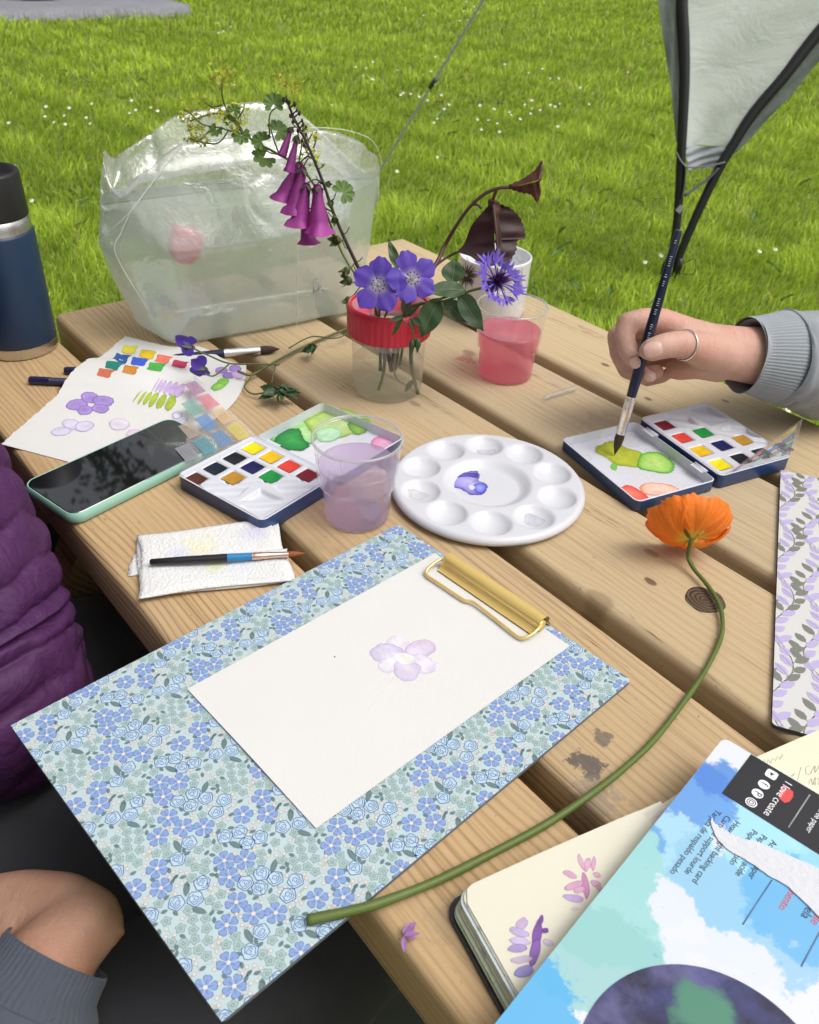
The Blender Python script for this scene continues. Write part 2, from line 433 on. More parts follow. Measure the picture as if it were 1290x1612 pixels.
# trees across the field, beyond the top of the frame: they are mirrored in the phone, the water bag and the cups
TRUNK = mat('bark', (.09, .07, .05), .9, .3, 8, .8, 30); LEAFT = leafmat('tree_leaves', (.045, .085, .018), .25, .4, 2)
def tree(label, x, y, h, spread, seed):
    R = random.Random(seed); t = thing('tree', label, 'tree', (x, y, GZ), R.uniform(0, 6), 'trees mirrored in the phone glass')
    mb = MB(); tips = []
    mb.tube([(0, 0, 0), (.1, .05, h * .25), (0, .12, h * .5), (.1, 0, h * .75)], [h * .028, h * .021, h * .014, h * .006], 9)
    for k in range(18):
        z = h * R.uniform(.28, .85); a = R.uniform(0, 6.28); l = spread * (1.05 - .55 * z / h) * R.uniform(.6, 1)
        p = [Vector((0, .1, z))]
        for q in range(1, 5): p.append(Vector((math.cos(a) * l * q / 4, math.sin(a) * l * q / 4, z + l * .35 * (q / 4) ** .8 + R.uniform(-.15, .15)))); tips.append((p[-1], l * .28))
        mb.tube(p, [h * .009, h * .007, h * .005, h * .003, h * .0015], 6)
        a2 = a + R.uniform(-.8, .8); p2 = p[2] + Vector((math.cos(a2), math.sin(a2), .3)) * l * .5
        mb.tube([p[2], p2], [h * .004, h * .001], 5); tips.append((p2, l * .25))
    mb.build('trunk', TRUNK, t)
    mb = MB(); V = []; Fc = []
    for c, r in tips + [(Vector((0, 0, h * z_)), spread * .3) for z_ in (.8, .9, .97)]:
        for k in range(62):
            d = Vector((R.gauss(0, 1), R.gauss(0, 1), R.gauss(0, .7))) * r * .55
            s = R.uniform(.06, .14); a = Vector((R.gauss(0, 1), R.gauss(0, 1), R.gauss(0, 1))).normalized(); b = a.orthogonal().normalized()
            o = c + d; i = len(V); V += [o - a * s, o + b * s * .5, o + a * s, o - b * s * .5]; Fc.append((i, i + 1, i + 2, i + 3))
    mb.add(V, Fc); mb.build('crown', LEAFT, t)
for i, (x, y, h, s) in enumerate(((-8.4, 18.5, 13.5, 4.2), (-14, 21, 13, 4.6), (3.0, 24.0, 12, 4.2), (10.5, 22, 12.5, 4.4), (-2.6, 25, 13.5, 3.8))):
    tree(['tall leafy tree mirrored darkest in the phone screen', 'spreading tree standing furthest left across the field', 'tree across the field straight beyond the water bag', 'spreading tree standing furthest right beyond the shelter', 'leafy tree just right of the one mirrored in the phone'][i], x, y, h, s, 20 + i)
# ------------------------------------------------------------------ picnic table
PW, GAP, N0, PT = 0.1370, 0.0175, 0.1385, 0.046
S0, PL = -1.018, 1.95                          # table end, plank length
def wood(name, light, dark, grey, ring=1.0, rscale=46, seed=0.0, knots=(), stains=(), pale=0.0):
    t = NT(name); v = t.obj(); v = t.vmath('ADD', v, (seed * 3.1, 0.0, 0.0))
    sep = t.n('SeparateXYZ', {0: v}, out=None); X, Y, Z = sep.outputs
    # knots push the grain aside
    kd = None; kmask = None; off = 0.0
    warp = t.math('MULTIPLY', t.math('SUBTRACT', t.noise(t.scale(v, (1.6, 5, 5)), 1.0, 3), .5), .05)
    for (kx, ky, kr, dk) in knots:
        d = t.vmath('LENGTH', t.scale(t.vmath('SUBTRACT', v, (kx + seed * 3.1, ky, 0.0)), (.55, 1, 0)))
        g = t.math('MULTIPLY', t.math('EXPONENT', t.math('MULTIPLY', t.math('POWER', t.math('DIVIDE', d, kr * 1.7), 2.0), -1.0)), kr * 1.6)
        sgn = t.math('SIGN', t.math('SUBTRACT', Y, ky))
        off = t.math('SUBTRACT', off, t.math('MULTIPLY', g, sgn)) if not isinstance(off, float) else t.math('MULTIPLY', t.math('MULTIPLY', g, sgn), -1.0)
        nd = t.math('ADD', d, t.math('MULTIPLY', t.math('SUBTRACT', t.noise(v, 90, 3), .5), kr * .5))
        mk = t.math('MULTIPLY', t.math('SUBTRACT', 1.0, t.sm(nd, kr * .45, kr * .85)), dk)
        kmask = mk if kmask is None else t.math('MAXIMUM', kmask, mk)
    yy = t.math('ADD', Y, t.math('ADD', warp, off))
    yy = t.math('ADD', yy, t.math('MULTIPLY', Z, .8))
    cv = t.n('CombineXYZ', {0: t.math('MULTIPLY', X, .25), 1: yy, 2: 0.0})
    wv = t.n('TexWave', {'Vector': cv, 'Scale': rscale, 'Distortion': 1.3, 'Detail': 1.0, 'Detail Scale': .7, 'Detail Roughness': .5}, wave_type='BANDS', bands_direction='Y', wave_profile='SIN', out=1)
    rg = t.math('POWER', wv, 3.0)
    varm = t.sm(t.noise(t.scale(v, (1.2, 14, 1)), 1.5, 2), .35, .7)
    rg = t.math('MULTIPLY', t.math('MULTIPLY', rg, ring), t.math('ADD', .28, t.math('MULTIPLY', varm, .75)))
    fib = t.noise(t.scale(v, (5, 260, 260)), 1.0, 4, .65)
    mott = t.noise(t.scale(v, (2.5, 9, 9)), 1.6, 5, .6)
    c = t.mix(rg, light, dark)
    c = t.mix(t.math('MULTIPLY', t.sm(mott, .46, .75), .55), c, grey)
    c = t.mix(t.math('MULTIPLY', t.sm(fib, .50, .74), .5), c, tuple(x * .62 for x in dark))
    c = t.mix(t.math('MULTIPLY', t.sm(fib, .5, .2), .22), c, tuple(min(1, x * 1.25) for x in light))
    spk = t.noise(v, 300, 2); c = t.mix(t.math('MULTIPLY', t.sm(spk, .69, .76), .6), c, (.07, .05, .035))
    dirt = t.noise(t.scale(v, (3, 5, 3)), 2.6, 6, .7); c = t.mix(t.math('MULTIPLY', t.sm(dirt, .60, .78), .32), c, (.16, .125, .085))
    ck = t.noise(t.scale(v, (2.2, 55, 20)), 1.0, 4, .6); ck = t.math('ABSOLUTE', t.math('SUBTRACT', ck, .5)); ckm = t.math('MULTIPLY', t.math('SUBTRACT', 1.0, t.sm(ck, .002, .008)), t.sm(t.noise(t.scale(v, (3, 12, 3)), 1.7, 2), .56, .66))
    c = t.mix(t.math('MULTIPLY', ckm, .75), c, (.11, .065, .03))
    if kmask is not None: c = t.mix(kmask, c, (.115, .058, .024))
    for (sx, sy, sr, am, col) in stains:
        d = t.vmath('LENGTH', t.scale(t.vmath('SUBTRACT', v, (sx + seed * 3.1, sy, 0.0)), (.8, 1, 0)))
        d = t.math('ADD', d, t.math('MULTIPLY', t.math('SUBTRACT', t.noise(v, 110, 7, .72), .5), sr * 2.8))
        c = t.mix(t.math('MULTIPLY', t.math('SUBTRACT', 1.0, t.sm(d, sr * .55, sr * .80)), am), c, col)
    h = t.math('ADD', t.math('MULTIPLY', rg, -.6), t.math('MULTIPLY', fib, .5))
    c = t.n('HueSaturation', {'Saturation': .97, 'Value': .98, 'Color': c})
    return t.out(t.pbr(c, .72, t.bump(h, .55, .0014), **{'Specular IOR Level': .3}))
table = thing('picnic_table', 'pale timber picnic table with gapped planks, carrying the paints', 'table', tw(S0, N0) + Vector((0, 0, GZ)), TH)
TZ = -GZ
DARKST = (.075, .06, .05)
specs = [  # light, dark, grey, ring strength, ring scale, knots (x along plank, y across, radius, darkness), stains
    ((.52, .35, .175), (.29, .17, .075), (.44, .325, .19), .72, 58, [(.20, .018, .010, .7), (1.30, .01, .012, .6)], [(.63, .0, .016, .35, (.25, .19, .13)), (.86, -.03, .02, .3, (.3, .22, .14))]),
    ((.50, .355, .19), (.33, .21, .105), (.44, .34, .22), .62, 50, [(.15, .02, .02, .25), (1.26, .03, .014, .5)], [(.832, -.040, .0125, .88, (.10, .085, .078)), (.824, -.018, .008, .75, (.12, .10, .088)), (.85, -.055, .018, .45, (.22, .19, .16))]),
    ((.51, .38, .215), (.38, .265, .145), (.44, .36, .25), .36, 42, [(.744, -.009, .0048, .85), (.735, -.056, .010, .40), (.722, .020, .0055, .45), (.42, .02, .006, .4), (1.3, .02, .012, .6)], [(.93, -.03, .024, .35, (.23, .19, .15))]),
    ((.50, .385, .23), (.39, .285, .165), (.41, .345, .255), .32, 40, [(.36, .01, .008, .5), (.64, .03, .007, .55), (1.2, 0, .01, .6)], [(.57, .01, .035, .28, (.24, .20, .15)), (.37, -.004, .0125, .55, (.33, .07, .085))]),
    ((.55, .42, .24), (.41, .295, .165), (.46, .385, .28), .36, 44, [(.25, .0, .012, .5), (.47, -.02, .005, .8), (.55, -.045, .004, .8), (.60, .02, .004, .6), (.66, -.035, .006, .6)], [(.52, -.02, .02, .25, (.3, .25, .18))]),
]
planks = []
for i, (li, da, gy, rs, rsc, kn, stn) in enumerate(specs):
    m = wood('plank_wood_%d' % i, li, da, gy, rs, rsc, 1.7 * i + .3, kn, stn)
    mb = MB(); hw = (PW - GAP) / 2; r = .0068
    prof = []
    for (sx, sz, a0) in ((1, 1, 0), (-1, 1, 90), (-1, -1, 180), (1, -1, 270)):
        for k in range(5):
            a = math.radians(a0 + 22.5 * k); prof.append((sx * (hw - r) + r * math.cos(a), -PT / 2 + sz * (PT / 2 - r) + r * math.sin(a)))
    ns = 60; np_ = len(prof); R = random.Random(i); ph = R.uniform(0, 6)
    def wob(x): return .0011 * math.sin(x * 5 + ph) + .0006 * math.sin(x * 17 + ph * 2)
    ex = (0.0, .004, -.003, .003, .0)[i]
    xs = [ex, ex + .004] + [ex + .004 + (PL - .008) * k / ns for k in range(1, ns)] + [PL - .004, PL]
    vs = []; fs = []
    for j, x in enumerate(xs):
        sh = .93 if j in (0, len(xs) - 1) else 1.0
        for (y, z) in prof: vs.append((x, y * (1 - (1 - sh) * .06 / .0625) + wob(x), (z + PT / 2) * (1 - (1 - sh) * .8) - PT / 2))
    for j in range(len(xs) - 1):
        for k in range(np_): fs.append((j * np_ + k, (j + 1) * np_ + k, (j + 1) * np_ + (k + 1) % np_, j * np_ + (k + 1) % np_))
    fs.append(tuple(range(np_))); fs.append(tuple((len(xs) - 1) * np_ + k for k in range(np_))[::-1])
    mb.add(vs, fs); o = mb.build('plank', m, table, auto=50)
    o.location = (0, (i + .5) * PW, TZ); planks.append(o)
# dark round knot set in the middle plank, with its ring pattern
kp = tw(0, 0); t_ = NT('knot_wood'); v_ = t_.obj()
d_ = t_.vmath('LENGTH', t_.scale(v_, (.8, 1, 0))); nn = t_.noise(v_, 70, 4)
rw = t_.math('SINE', t_.math('ADD', t_.math('MULTIPLY', d_, 2200), t_.math('MULTIPLY', nn, 7)))
km = t_.out(t_.pbr(t_.mix(t_.sm(rw, -.4, .9), (.062, .036, .018), (.12, .072, .036)), .7, t_.bump(rw, .4, .001)))
mb = MB(); R = random.Random(4)
ol = [(.0148 * math.cos(a) * (1 + .05 * math.sin(3 * a)), .0145 * math.sin(a) * (1 + .04 * math.sin(5 * a + 1))) for a in [k * math.pi / 18 for k in range(36)]]
ring2 = [(x * .9, y * .9) for x, y in ol]
mb.add([(x, y, .0002) for x, y in ol] + [(x, y, .0007) for x, y in ring2] + [(0, 0, .0007)], [(k, (k + 1) % 36, 36 + (k + 1) % 36, 36 + k) for k in range(36)] + [(36 + k, 36 + (k + 1) % 36, 72) for k in range(36)])
ko = mb.build('knot', km, planks[2]); ko.location = (-.2358 - S0, .4878 - N0 - 2.5 * PW, 0)
# under-frame: battens, splayed legs, bench planks
uf = wood('frame_wood', (.42, .28, .14), (.30, .18, .08), (.34, .26, .16), .8, 34, 9.1)
for x in (.22, .95, 1.68):
    mb = MB(); mb.box((x, 2.5 * PW, TZ - PT - .0365), (.045, 5 * PW - .03, .07), bev=.004); mb.build('batten', uf, table)
for x in (.275, 1.625):
    for sg in (-1, 1):
        mb = MB(); yb = 2.5 * PW + sg * .62; yt = 2.5 * PW + sg * .22
        for q in (0,):
            A = Vector((x, yb, .0)); B = Vector((x, yt, TZ - PT - .003)); dr = (B - A).normalized(); sdv = Vector((0, dr.z, -dr.y))
            vs = [A + sdv * e * .045 + Vector((f * .0225, 0, 0)) for e in (-1, 1) for f in (-1, 1)] + [B + sdv * e * .045 + Vector((f * .0225, 0, 0)) for e in (-1, 1) for f in (-1, 1)]
            for v_i in vs[:4]: v_i.z = 0.0
            for v_i in vs[4:]: v_i.z = TZ - PT - .003
            mb.add(vs, [(0, 1, 3, 2), (4, 6, 7, 5), (0, 4, 5, 1), (2, 3, 7, 6), (0, 2, 6, 4), (1, 5, 7, 3)], 0, False)
        mb.build('leg', uf, table)
    mb = MB(); mb.box((x + .047, 2.5 * PW, .355), (.045, 1.62, .095), bev=.004); mb.build('seat_bearer', uf, table)
BZ = .448
for y in (-.345, -.205, 5 * PW + .205, 5 * PW + .345):
    mb = MB(); mb.box((PL / 2, y, BZ - .0225), (PL, .13, .045), bev=.006); mb.build('bench_plank', uf, table)
# ------------------------------------------------------------------ shared materials for the art things
def wash_mat():
    t = NT('watercolour_wash'); v = t.obj(); a = t.n('Attribute', attribute_name='Col', out=None)
    n1 = t.noise(v, 190, 5, .65); n2 = t.noise(t.vmath('ADD', v, (3, 1, 0)), 70, 4)
    k = t.n('MapRange', {0: n2, 1: .25, 2: .75, 3: .80, 4: 1.16}); c = t.n('VectorMath', {0: a.outputs[0], 3: k}, operation='SCALE')
    al = t.math('ADD', a.outputs[3], t.math('ADD', t.math('MULTIPLY', t.math('SUBTRACT', n1, .5), 2.4), t.math('MULTIPLY', t.math('SUBTRACT', n2, .5), 1.6))); al = t.sm(al, .25, .55)
    al = t.math('MULTIPLY', al, t.n('MapRange', {0: n1, 1: .3, 2: .7, 3: .80, 4: 1.0}))
    return t.out(t.n('MixShader', {0: al, 1: t.n('BsdfTransparent'), 2: t.pbr(c, .75)}))
WASH = wash_mat()
PAPER = mat('watercolour_paper', (.66, .655, .632), .85, .02, 20, .25, 900)
INK = mat('printed_ink', (.03, .03, .035), .6)
NAVY = mat('navy_enamel', (.022, .058, .175), .32, .15, 30)
WHITEP = mat('white_plastic', (.60, .61, .655), .32, .02, 30, **{'Subsurface Weight': .0})
WHITEE = mat('white_enamel', (.61, .62, .67), .25, .02, 30)
GOLD = mat('brass_gilt', (.92, .66, .22), .2, .06, 60, Metallic=.5)
STEEL = mat('brushed_steel', (.62, .61, .59), .28, .05, 30, .15, 300, (1, 1, 8), Metallic=1.0)
CHROME = mat('ferrule_silver', (.88, .88, .88), .24, .05, 80, Metallic=1.0)
def pxpts(pts, z=0.0): return [at(x, y, z) for x, y in pts]
def ell(cx, cy, rx, ry, rot=0, n=14, jit=.06, seed=1):
    R = random.Random(seed * 7 + int(cx)); a0 = math.radians(rot); o = []
    for k in range(n):
        a = 2 * math.pi * k / n; j = 1 + R.uniform(-jit, jit); x = rx * math.cos(a) * j; y = ry * math.sin(a) * j
        o.append((cx + x * math.cos(a0) - y * math.sin(a0), cy + x * math.sin(a0) + y * math.cos(a0)))
    return o
def wash(parent, px, z, cin, cedge, name='paint_wash', zf=None, sub=3, cc=None, world_pts=None):
    """a pool of dried watercolour lying on paper: darker rim, lighter middle"""
    if isinstance(name, tuple): cc, name = name, 'paint_wash'
    pts = world_pts if world_pts is not None else pxpts(px, z)
    pts = catmull(pts, sub, True); n = len(pts); c = sum(pts, Vector()) / n
    mb = MB(); cols = []; vs = []
    for r, k, al in ((1.06, cedge, .12), (.95, mixc(cedge, cin, .25), .75), (.8, cin, 1.4), (.4, mixc(cin, cc or cin, .6), 1.6)):
        for p in pts: q = c + (p - c) * r; vs.append(q); cols.append((*k, al))
    vs.append(c); cols.append((*(cc or cin), 1.6))
    if zf: vs = [Vector((p.x, p.y, zf(p.x, p.y))) for p in vs]
    fs = [(j * n + i, j * n + (i + 1) % n, (j + 1) * n + (i + 1) % n, (j + 1) * n + i) for j in range(3) for i in range(n)]
    fs += [(3 * n + i, 3 * n + (i + 1) % n, 4 * n) for i in range(n)]
    mb.add(vs, fs); o = mb.build(name, WASH, parent, world=True, cols=cols); 
    # faces up
    me = o.data
    if sum(p.normal.z * p.area for p in me.polygons) < 0: me.flip_normals()
    return o
def L(*c): return lin(c)

# ------------------------------------------------------------------ patterned print (flat print on boards)
def clip_poly(poly, W, D):
    for ax, lim, sg in ((0, 0, 1), (0, W, -1), (1, 0, 1), (1, D, -1)):
        out = []
        for i in range(len(poly)):
            a, b = poly[i - 1], poly[i]; da = (a[ax] - lim) * sg; db = (b[ax] - lim) * sg
            if da >= 0: out.append(a)
            if (da < 0) != (db < 0):
                t = da / (da - db); out.append((a[0] + (b[0] - a[0]) * t, a[1] + (b[1] - a[1]) * t))
        poly = out
        if len(poly) < 3: return None
    return poly
class Print:
    def __init__(s, W, D): s.mb = MB(); s.W = W; s.D = D
    def poly(s, pts, z, mi):
        # fan from the centroid, each triangle clipped to the board
        n = len(pts); cx = sum(p[0] for p in pts) / n; cy = sum(p[1] for p in pts) / n
        inside = all(0 <= p[0] <= s.W and 0 <= p[1] <= s.D for p in pts)
        if inside:
            s.mb.add([(cx, cy, z)] + [(p[0], p[1], z) for p in pts], [(0, 1 + i, 1 + (i + 1) % n) for i in range(n)], mi, False); return
        for i in range(n):
            q = clip_poly([(cx, cy), pts[i], pts[(i + 1) % n]], s.W, s.D)
            if q: s.mb.add([(p[0], p[1], z) for p in q], [tuple(range(len(q)))], mi, False)
    def line(s, pts, w_, z, mi, closed=False):
        n = len(pts)
        for i in range(n if closed else n - 1):
            a = pts[i]; b = pts[(i + 1) % n]; dx, dy = b[0] - a[0], b[1] - a[1]; l = math.hypot(dx, dy) or 1e-9
            ox, oy = -dy / l * w_ / 2, dx / l * w_ / 2; ex, ey = dx / l * w_ * .3, dy / l * w_ * .3
            q = [(a[0] + ox - ex, a[1] + oy - ey), (a[0] - ox - ex, a[1] - oy - ey), (b[0] - ox + ex, b[1] - oy + ey), (b[0] + ox + ex, b[1] + oy + ey)]
            if not all(0 <= p[0] <= s.W and 0 <= p[1] <= s.D for p in q): q = clip_poly(q, s.W, s.D)
            if q: s.mb.add([(p[0], p[1], z) for p in q], [tuple(range(len(q)))], mi, False)
def floral(W, D, z):
    P = Print(W, D); A = (465, 535); B = (-560, 400); det = A[0] * B[1] - A[1] * B[0]; TS = .0655; K = TS / 695
    def uv(x, y): return ((x * B[1] - y * B[0]) / det, (A[0] * y - A[1] * x) / det)
    R = random.Random(2)
    big = [(520, 20), (640, 25), (560, 120), (615, 262), (715, 332), (838, 338), (577, 380), (608, 570), (503, 678), (650, 685)]
    rose = [(410, 140), (285, 240), (385, 225), (315, 300), (655, 160), (740, 112), (822, 148), (737, 195), (900, 248), (938, 170), (1000, 205), (765, 430), (715, 525), (800, 495), (970, 410)]
    lf = [(328, 165, 85), (415, 290, 15), (808, 75, 100), (838, 203, 0), (958, 275, -60), (700, 445, 55), (1040, 465, 25)]
    sl_ = [(297, 97, -20), (463, 97, 10), (860, 88, 0), (890, 105, 100), (587, 190, 0), (533, 310, -10), (505, 348, 80), (877, 500, -60), (1132, 390, -20), (743, 645, -10), (920, 645, 30)]
    sm = [(360, 45), (415, 20), (415, 70), (350, 105), (675, 92), (735, 45), (855, 45), (918, 55), (940, 100), (525, 212), (465, 240), (510, 275), (388, 335), (458, 335), (330, 375), (400, 390), (470, 390), (415, 440), (485, 450), (817, 262), (940, 340), (870, 440), (935, 475), (630, 440), (585, 480), (650, 490)]
    be = [(485, 155, 0), (765, 240, 3), (757, 275, 3), (540, 510, 2), (515, 480, 2), (735, 725, 4), (255, 375, 0), (905, 390, 3), (1105, 370, 1), (705, 600, 5), (745, 595, 5)]
    # keep motifs apart in the repeating tile, then fill the gaps that are left
    kept = []
    def dist(p, q):
        dx = abs(p[0] - q[0]) % 1; dy = abs(p[1] - q[1]) % 1; return math.hypot(min(dx, 1 - dx), min(dy, 1 - dy)) * TS
    def take(lst, r):
        out = []
        for it in lst:
            p = uv(it[0], it[1]); p = (p[0] % 1, p[1] % 1)
            if all(dist(p, q) > (r + qr) * .86 for q, qr in kept): kept.append((p, r)); out.append(it)
        return out
    big = take(big, .0056); rose = take(rose, .0042); lf = take(lf, .0026); sm = take(sm, .0025); sl_ = take(sl_, .0014); be = take(be, .0014)
    R9 = random.Random(19)
    for _ in range(2600):
        s9, t9 = R9.random(), R9.random(); x, y = s9 * A[0] + t9 * B[0], s9 * A[1] + t9 * B[1]
        if len(rose) < 15 and take([(x, y)], .0042): rose.append((x, y))
        elif len(sm) < 34 and take([(x, y)], .0031): sm.append((x, y))
        elif _ > 1500 and take([(x, y)], .0015): (be if R9.random() < .5 else sl_).append((x, y, R9.uniform(-90, 90)))
    for bi in range(-2, 8):
        for ai in range(-2, 6):
            def pos(x, y):
                s_, t_ = uv(x, y); s_ += ai; t_ += bi
                return (s_ * TS, D - t_ * TS * 1.0 + .02)
            # image x,y to board axes: rotate motif angles to match
            def okp(p, r): return -r < p[0] < W + r and -r < p[1] < D + r
            def ang(d): return math.radians(-d + 48)
            for k, (x, y) in enumerate(big):
                p = pos(x, y)
                if not okp(p, .008): continue
                R2 = random.Random(k * 13 + 1); r0 = R2.uniform(0, 1.2)
                for lay, (sc, zz, mi) in enumerate(((1.07, z, 1), (1.0, z + .00006, 0))):
                    for q in range(5):
                        a = r0 + q * 2 * math.pi / 5; c = math.cos(a); s_ = math.sin(a); rr = .0056
                        pt = []
                        for (u, v) in ((.0, .0), (.35, -.19), (.68, -.36), (.9, -.30), (1.0, -.08), (.93, .02), (1.0, .12), (.9, .31), (.68, .36), (.35, .19)):
                            if lay == 0: u = u * 1.03 + .02; v = v * 1.16
                            pt.append((p[0] + rr * (u * c - v * s_), p[1] + rr * (u * s_ + v * c)))
                        P.poly(pt, zz + q * .000004, mi)
                        if lay:
                            P.line([(p[0] + rr * .22 * c, p[1] + rr * .22 * s_), (p[0] + rr * .6 * c, p[1] + rr * .6 * s_)], .0003, z + .0001, 1)
                P.poly([(p[0] + .0012 * math.cos(a), p[1] + .0012 * math.sin(a)) for a in (0, 1.05, 2.1, 3.14, 4.19, 5.24)], z + .00013, 4)
            for k, (x, y) in enumerate(rose):
                p = pos(x, y)
                if not okp(p, .006): continue
                R2 = random.Random(k * 5 + 2); ph = R2.uniform(0, 6)
                def ring(r, wv, f, n=16, a0=0, a1=2 * math.pi): return [(p[0] + r * (1 + wv * math.cos(f * a + ph)) * math.cos(a), p[1] + r * (1 + wv * math.cos(f * a + ph)) * math.sin(a)) for a in [a0 + (a1 - a0) * q / n for q in range(n)]]
                P.poly(ring(.0040, .08, 5), z, 5)
                P.line(ring(.0040, .09, 5, 15), .00042, z + .00006, 1, True)
                P.line(ring(.0028, .12, 4, 12, ph, ph + 5.2), .00036, z + .00006, 1)
                P.line(ring(.0017, .15, 3, 9, ph + 2, ph + 7.3), .00036, z + .00006, 1)
                P.line(ring(.0007, .1, 3, 6, ph, ph + 5), .0003, z + .00006, 1)
            for (x, y, d) in lf + [(a_, b_, c_ + 1000) for a_, b_, c_ in sl_]:
                p = pos(x, y); small = d >= 900
                if small: d -= 1000
                if not okp(p, .006): continue
                a = ang(d); ln = .0019 if small else .0045; wd = .0011 if small else .0018; c = math.cos(a); s_ = math.sin(a)
                pt = [(p[0] + ln * u * c - wd * v * s_, p[1] + ln * u * s_ + wd * v * c) for u, v in ((-1, 0), (-.55, -.75), (0, -1), (.55, -.72), (1, 0), (.5, .7), (0, .95), (-.5, .8))]
                P.poly(pt, z, 2)
                if not small: P.line([(p[0] - ln * .9 * c, p[1] - ln * .9 * s_), (p[0] + ln * .8 * c, p[1] + ln * .8 * s_)], .00025, z + .00006, 6)
            for k, (x, y) in enumerate(sm):
                p = pos(x, y)
                if not okp(p, .004): continue
                ph = k * 1.3
                for rr, zz, mi, n in ((.0025, z, 6, 20), (.0022, z + .00005, 3, 20), (.0010, z + .0001, 6, 8), (.0006, z + .00014, 3, 8)):
                    P.poly([(p[0] + rr * (1 + .16 * math.cos(5 * a + ph)) * math.cos(a), p[1] + rr * (1 + .16 * math.cos(5 * a + ph)) * math.sin(a)) for a in [2 * math.pi * q / n for q in range(n)]], zz, mi)
            for (x, y, d) in be:
                p = pos(x, y)
                if not okp(p, .004): continue
                P.poly([(p[0] + .0012 * math.cos(a), p[1] + .0012 * math.sin(a)) for a in (0, .78, 1.57, 2.36, 3.14, 3.93, 4.71, 5.5)], z, 7)
                P.poly([(p[0] + .0009 * math.cos(a), p[1] + .0009 * math.sin(a)) for a in (0, .78, 1.57, 2.36, 3.14, 3.93, 4.71, 5.5)], z + .00005, 8)
                P.line([(p[0] + .0011 * math.cos(d), p[1] + .0011 * math.sin(d)), (p[0] + .0028 * math.cos(d + .2), p[1] + .0028 * math.sin(d + .2)), (p[0] + .0042 * math.cos(d - .1), p[1] + .0042 * math.sin(d - .1))], .00028, z, 7)
    return P.mb
# ------------------------------------------------------------------ blue floral clipboard
CB_A = math.radians(-45.25); CBW, CBD, CBT = .2271, .3164, .0028
cb = thing('clipboard', 'clipboard covered in pale blue floral print with gold clip', 'clipboard', (-.2334, .344, .0006), CB_A)
t_ = NT('clipboard_paper'); v_ = t_.obj()
cbm = t_.out(t_.pbr(t_.mix(t_.noise(v_, 25, 3), L(173, 193, 197), L(183, 202, 205)), .55, t_.bump(t_.noise(v_, 700, 2), .1, .0005)))
mb = MB(); mb.prism(rrect(CBW, CBD, .003, 3, CBW / 2, CBD / 2), 0, CBT, 0, 1); mb.build('board', [cbm, mat('board_edge', (.13, .15, .17), .7)], cb)
pc = [mat('print_' + n, c, .55, .05) for n, c in (('blue', L(128, 152, 200)), ('line_blue', L(78, 104, 152)), ('leaf', L(98, 120, 122)), ('sage', L(158, 179, 177)), ('cream', L(216, 206, 196)), ('pale_blue', L(178, 202, 219)), ('sage_line', L(112, 140, 136)), ('peach', L(178, 160, 148)), ('pale_peach', L(205, 203, 196)))]
floral(CBW, CBD, CBT + .0001).build('floral_print', pc, cb)
# brass clip
mb = MB(); prof = []
for k in range(11):
    a = math.radians(-20 + 200 * k / 10); prof.append((.3085 + .0062 * math.cos(a), CBT + .0062 + .0062 * math.sin(a)))
prof = [(.3170, CBT + .0005), (.3160, CBT + .003)] + prof + [(.3010, CBT + .0045), (.2985, CBT + .0018), (.2975, CBT + .0022)]
x0, x1 = .0640, .1580
mb.grid(2, len(prof), lambda u, v: Vector((lerp(x0, x1, u), prof[round(v * (len(prof) - 1))][0], prof[round(v * (len(prof) - 1))][1])))
mb.grid(2, len(prof), lambda u, v: Vector((lerp(x0, x1, u), prof[round(v * (len(prof) - 1))][0], prof[round(v * (len(prof) - 1))][1] - .0007)))
cl = mb.build('clip', GOLD, cb)
mb = MB(); mb.box((.1125, .3125, CBT + .0012), (.07, .012, .0012), bev=.0004)
for x in (x0 + .001, x1 - .001): mb.tube([(x, .306, CBT + .0064), (x + .0016 * (1 if x > .1 else -1), .306, CBT + .0064)], .0042, 14)
mb.build('clip_base', GOLD, cl)
mb = MB(); zc = CBT + .0064
lp = [(x0 - .002, .3065, zc), (x0 - .0035, .3035, zc + .001), (x0 - .004, .297, zc), (x0 - .0035, .2895, zc - .002), (x0 + .0005, .2862, zc - .003), (x0 + .012, .2862, zc - .003), (.1005, .2868, zc - .003), (.1060, .2872, zc - .003), (.1100, .2896, zc - .0026), (.1150, .2902, zc - .0026), (.130, .2896, zc - .003), (.152, .2880, zc - .003), (.1600, .2878, zc - .003), (.1640, .2895, zc - .002), (.1662, .295, zc - .0005), (.1662, .3015, zc + .001), (.1655, .3065, zc)]
lp = [(.0640 + (x - .0640) * (.0940 / .1010), y, z) for x, y, z in lp]
mb.tube(catmull(lp, 5), .00115, 8); mb.build('wire_lever', GOLD, cl)
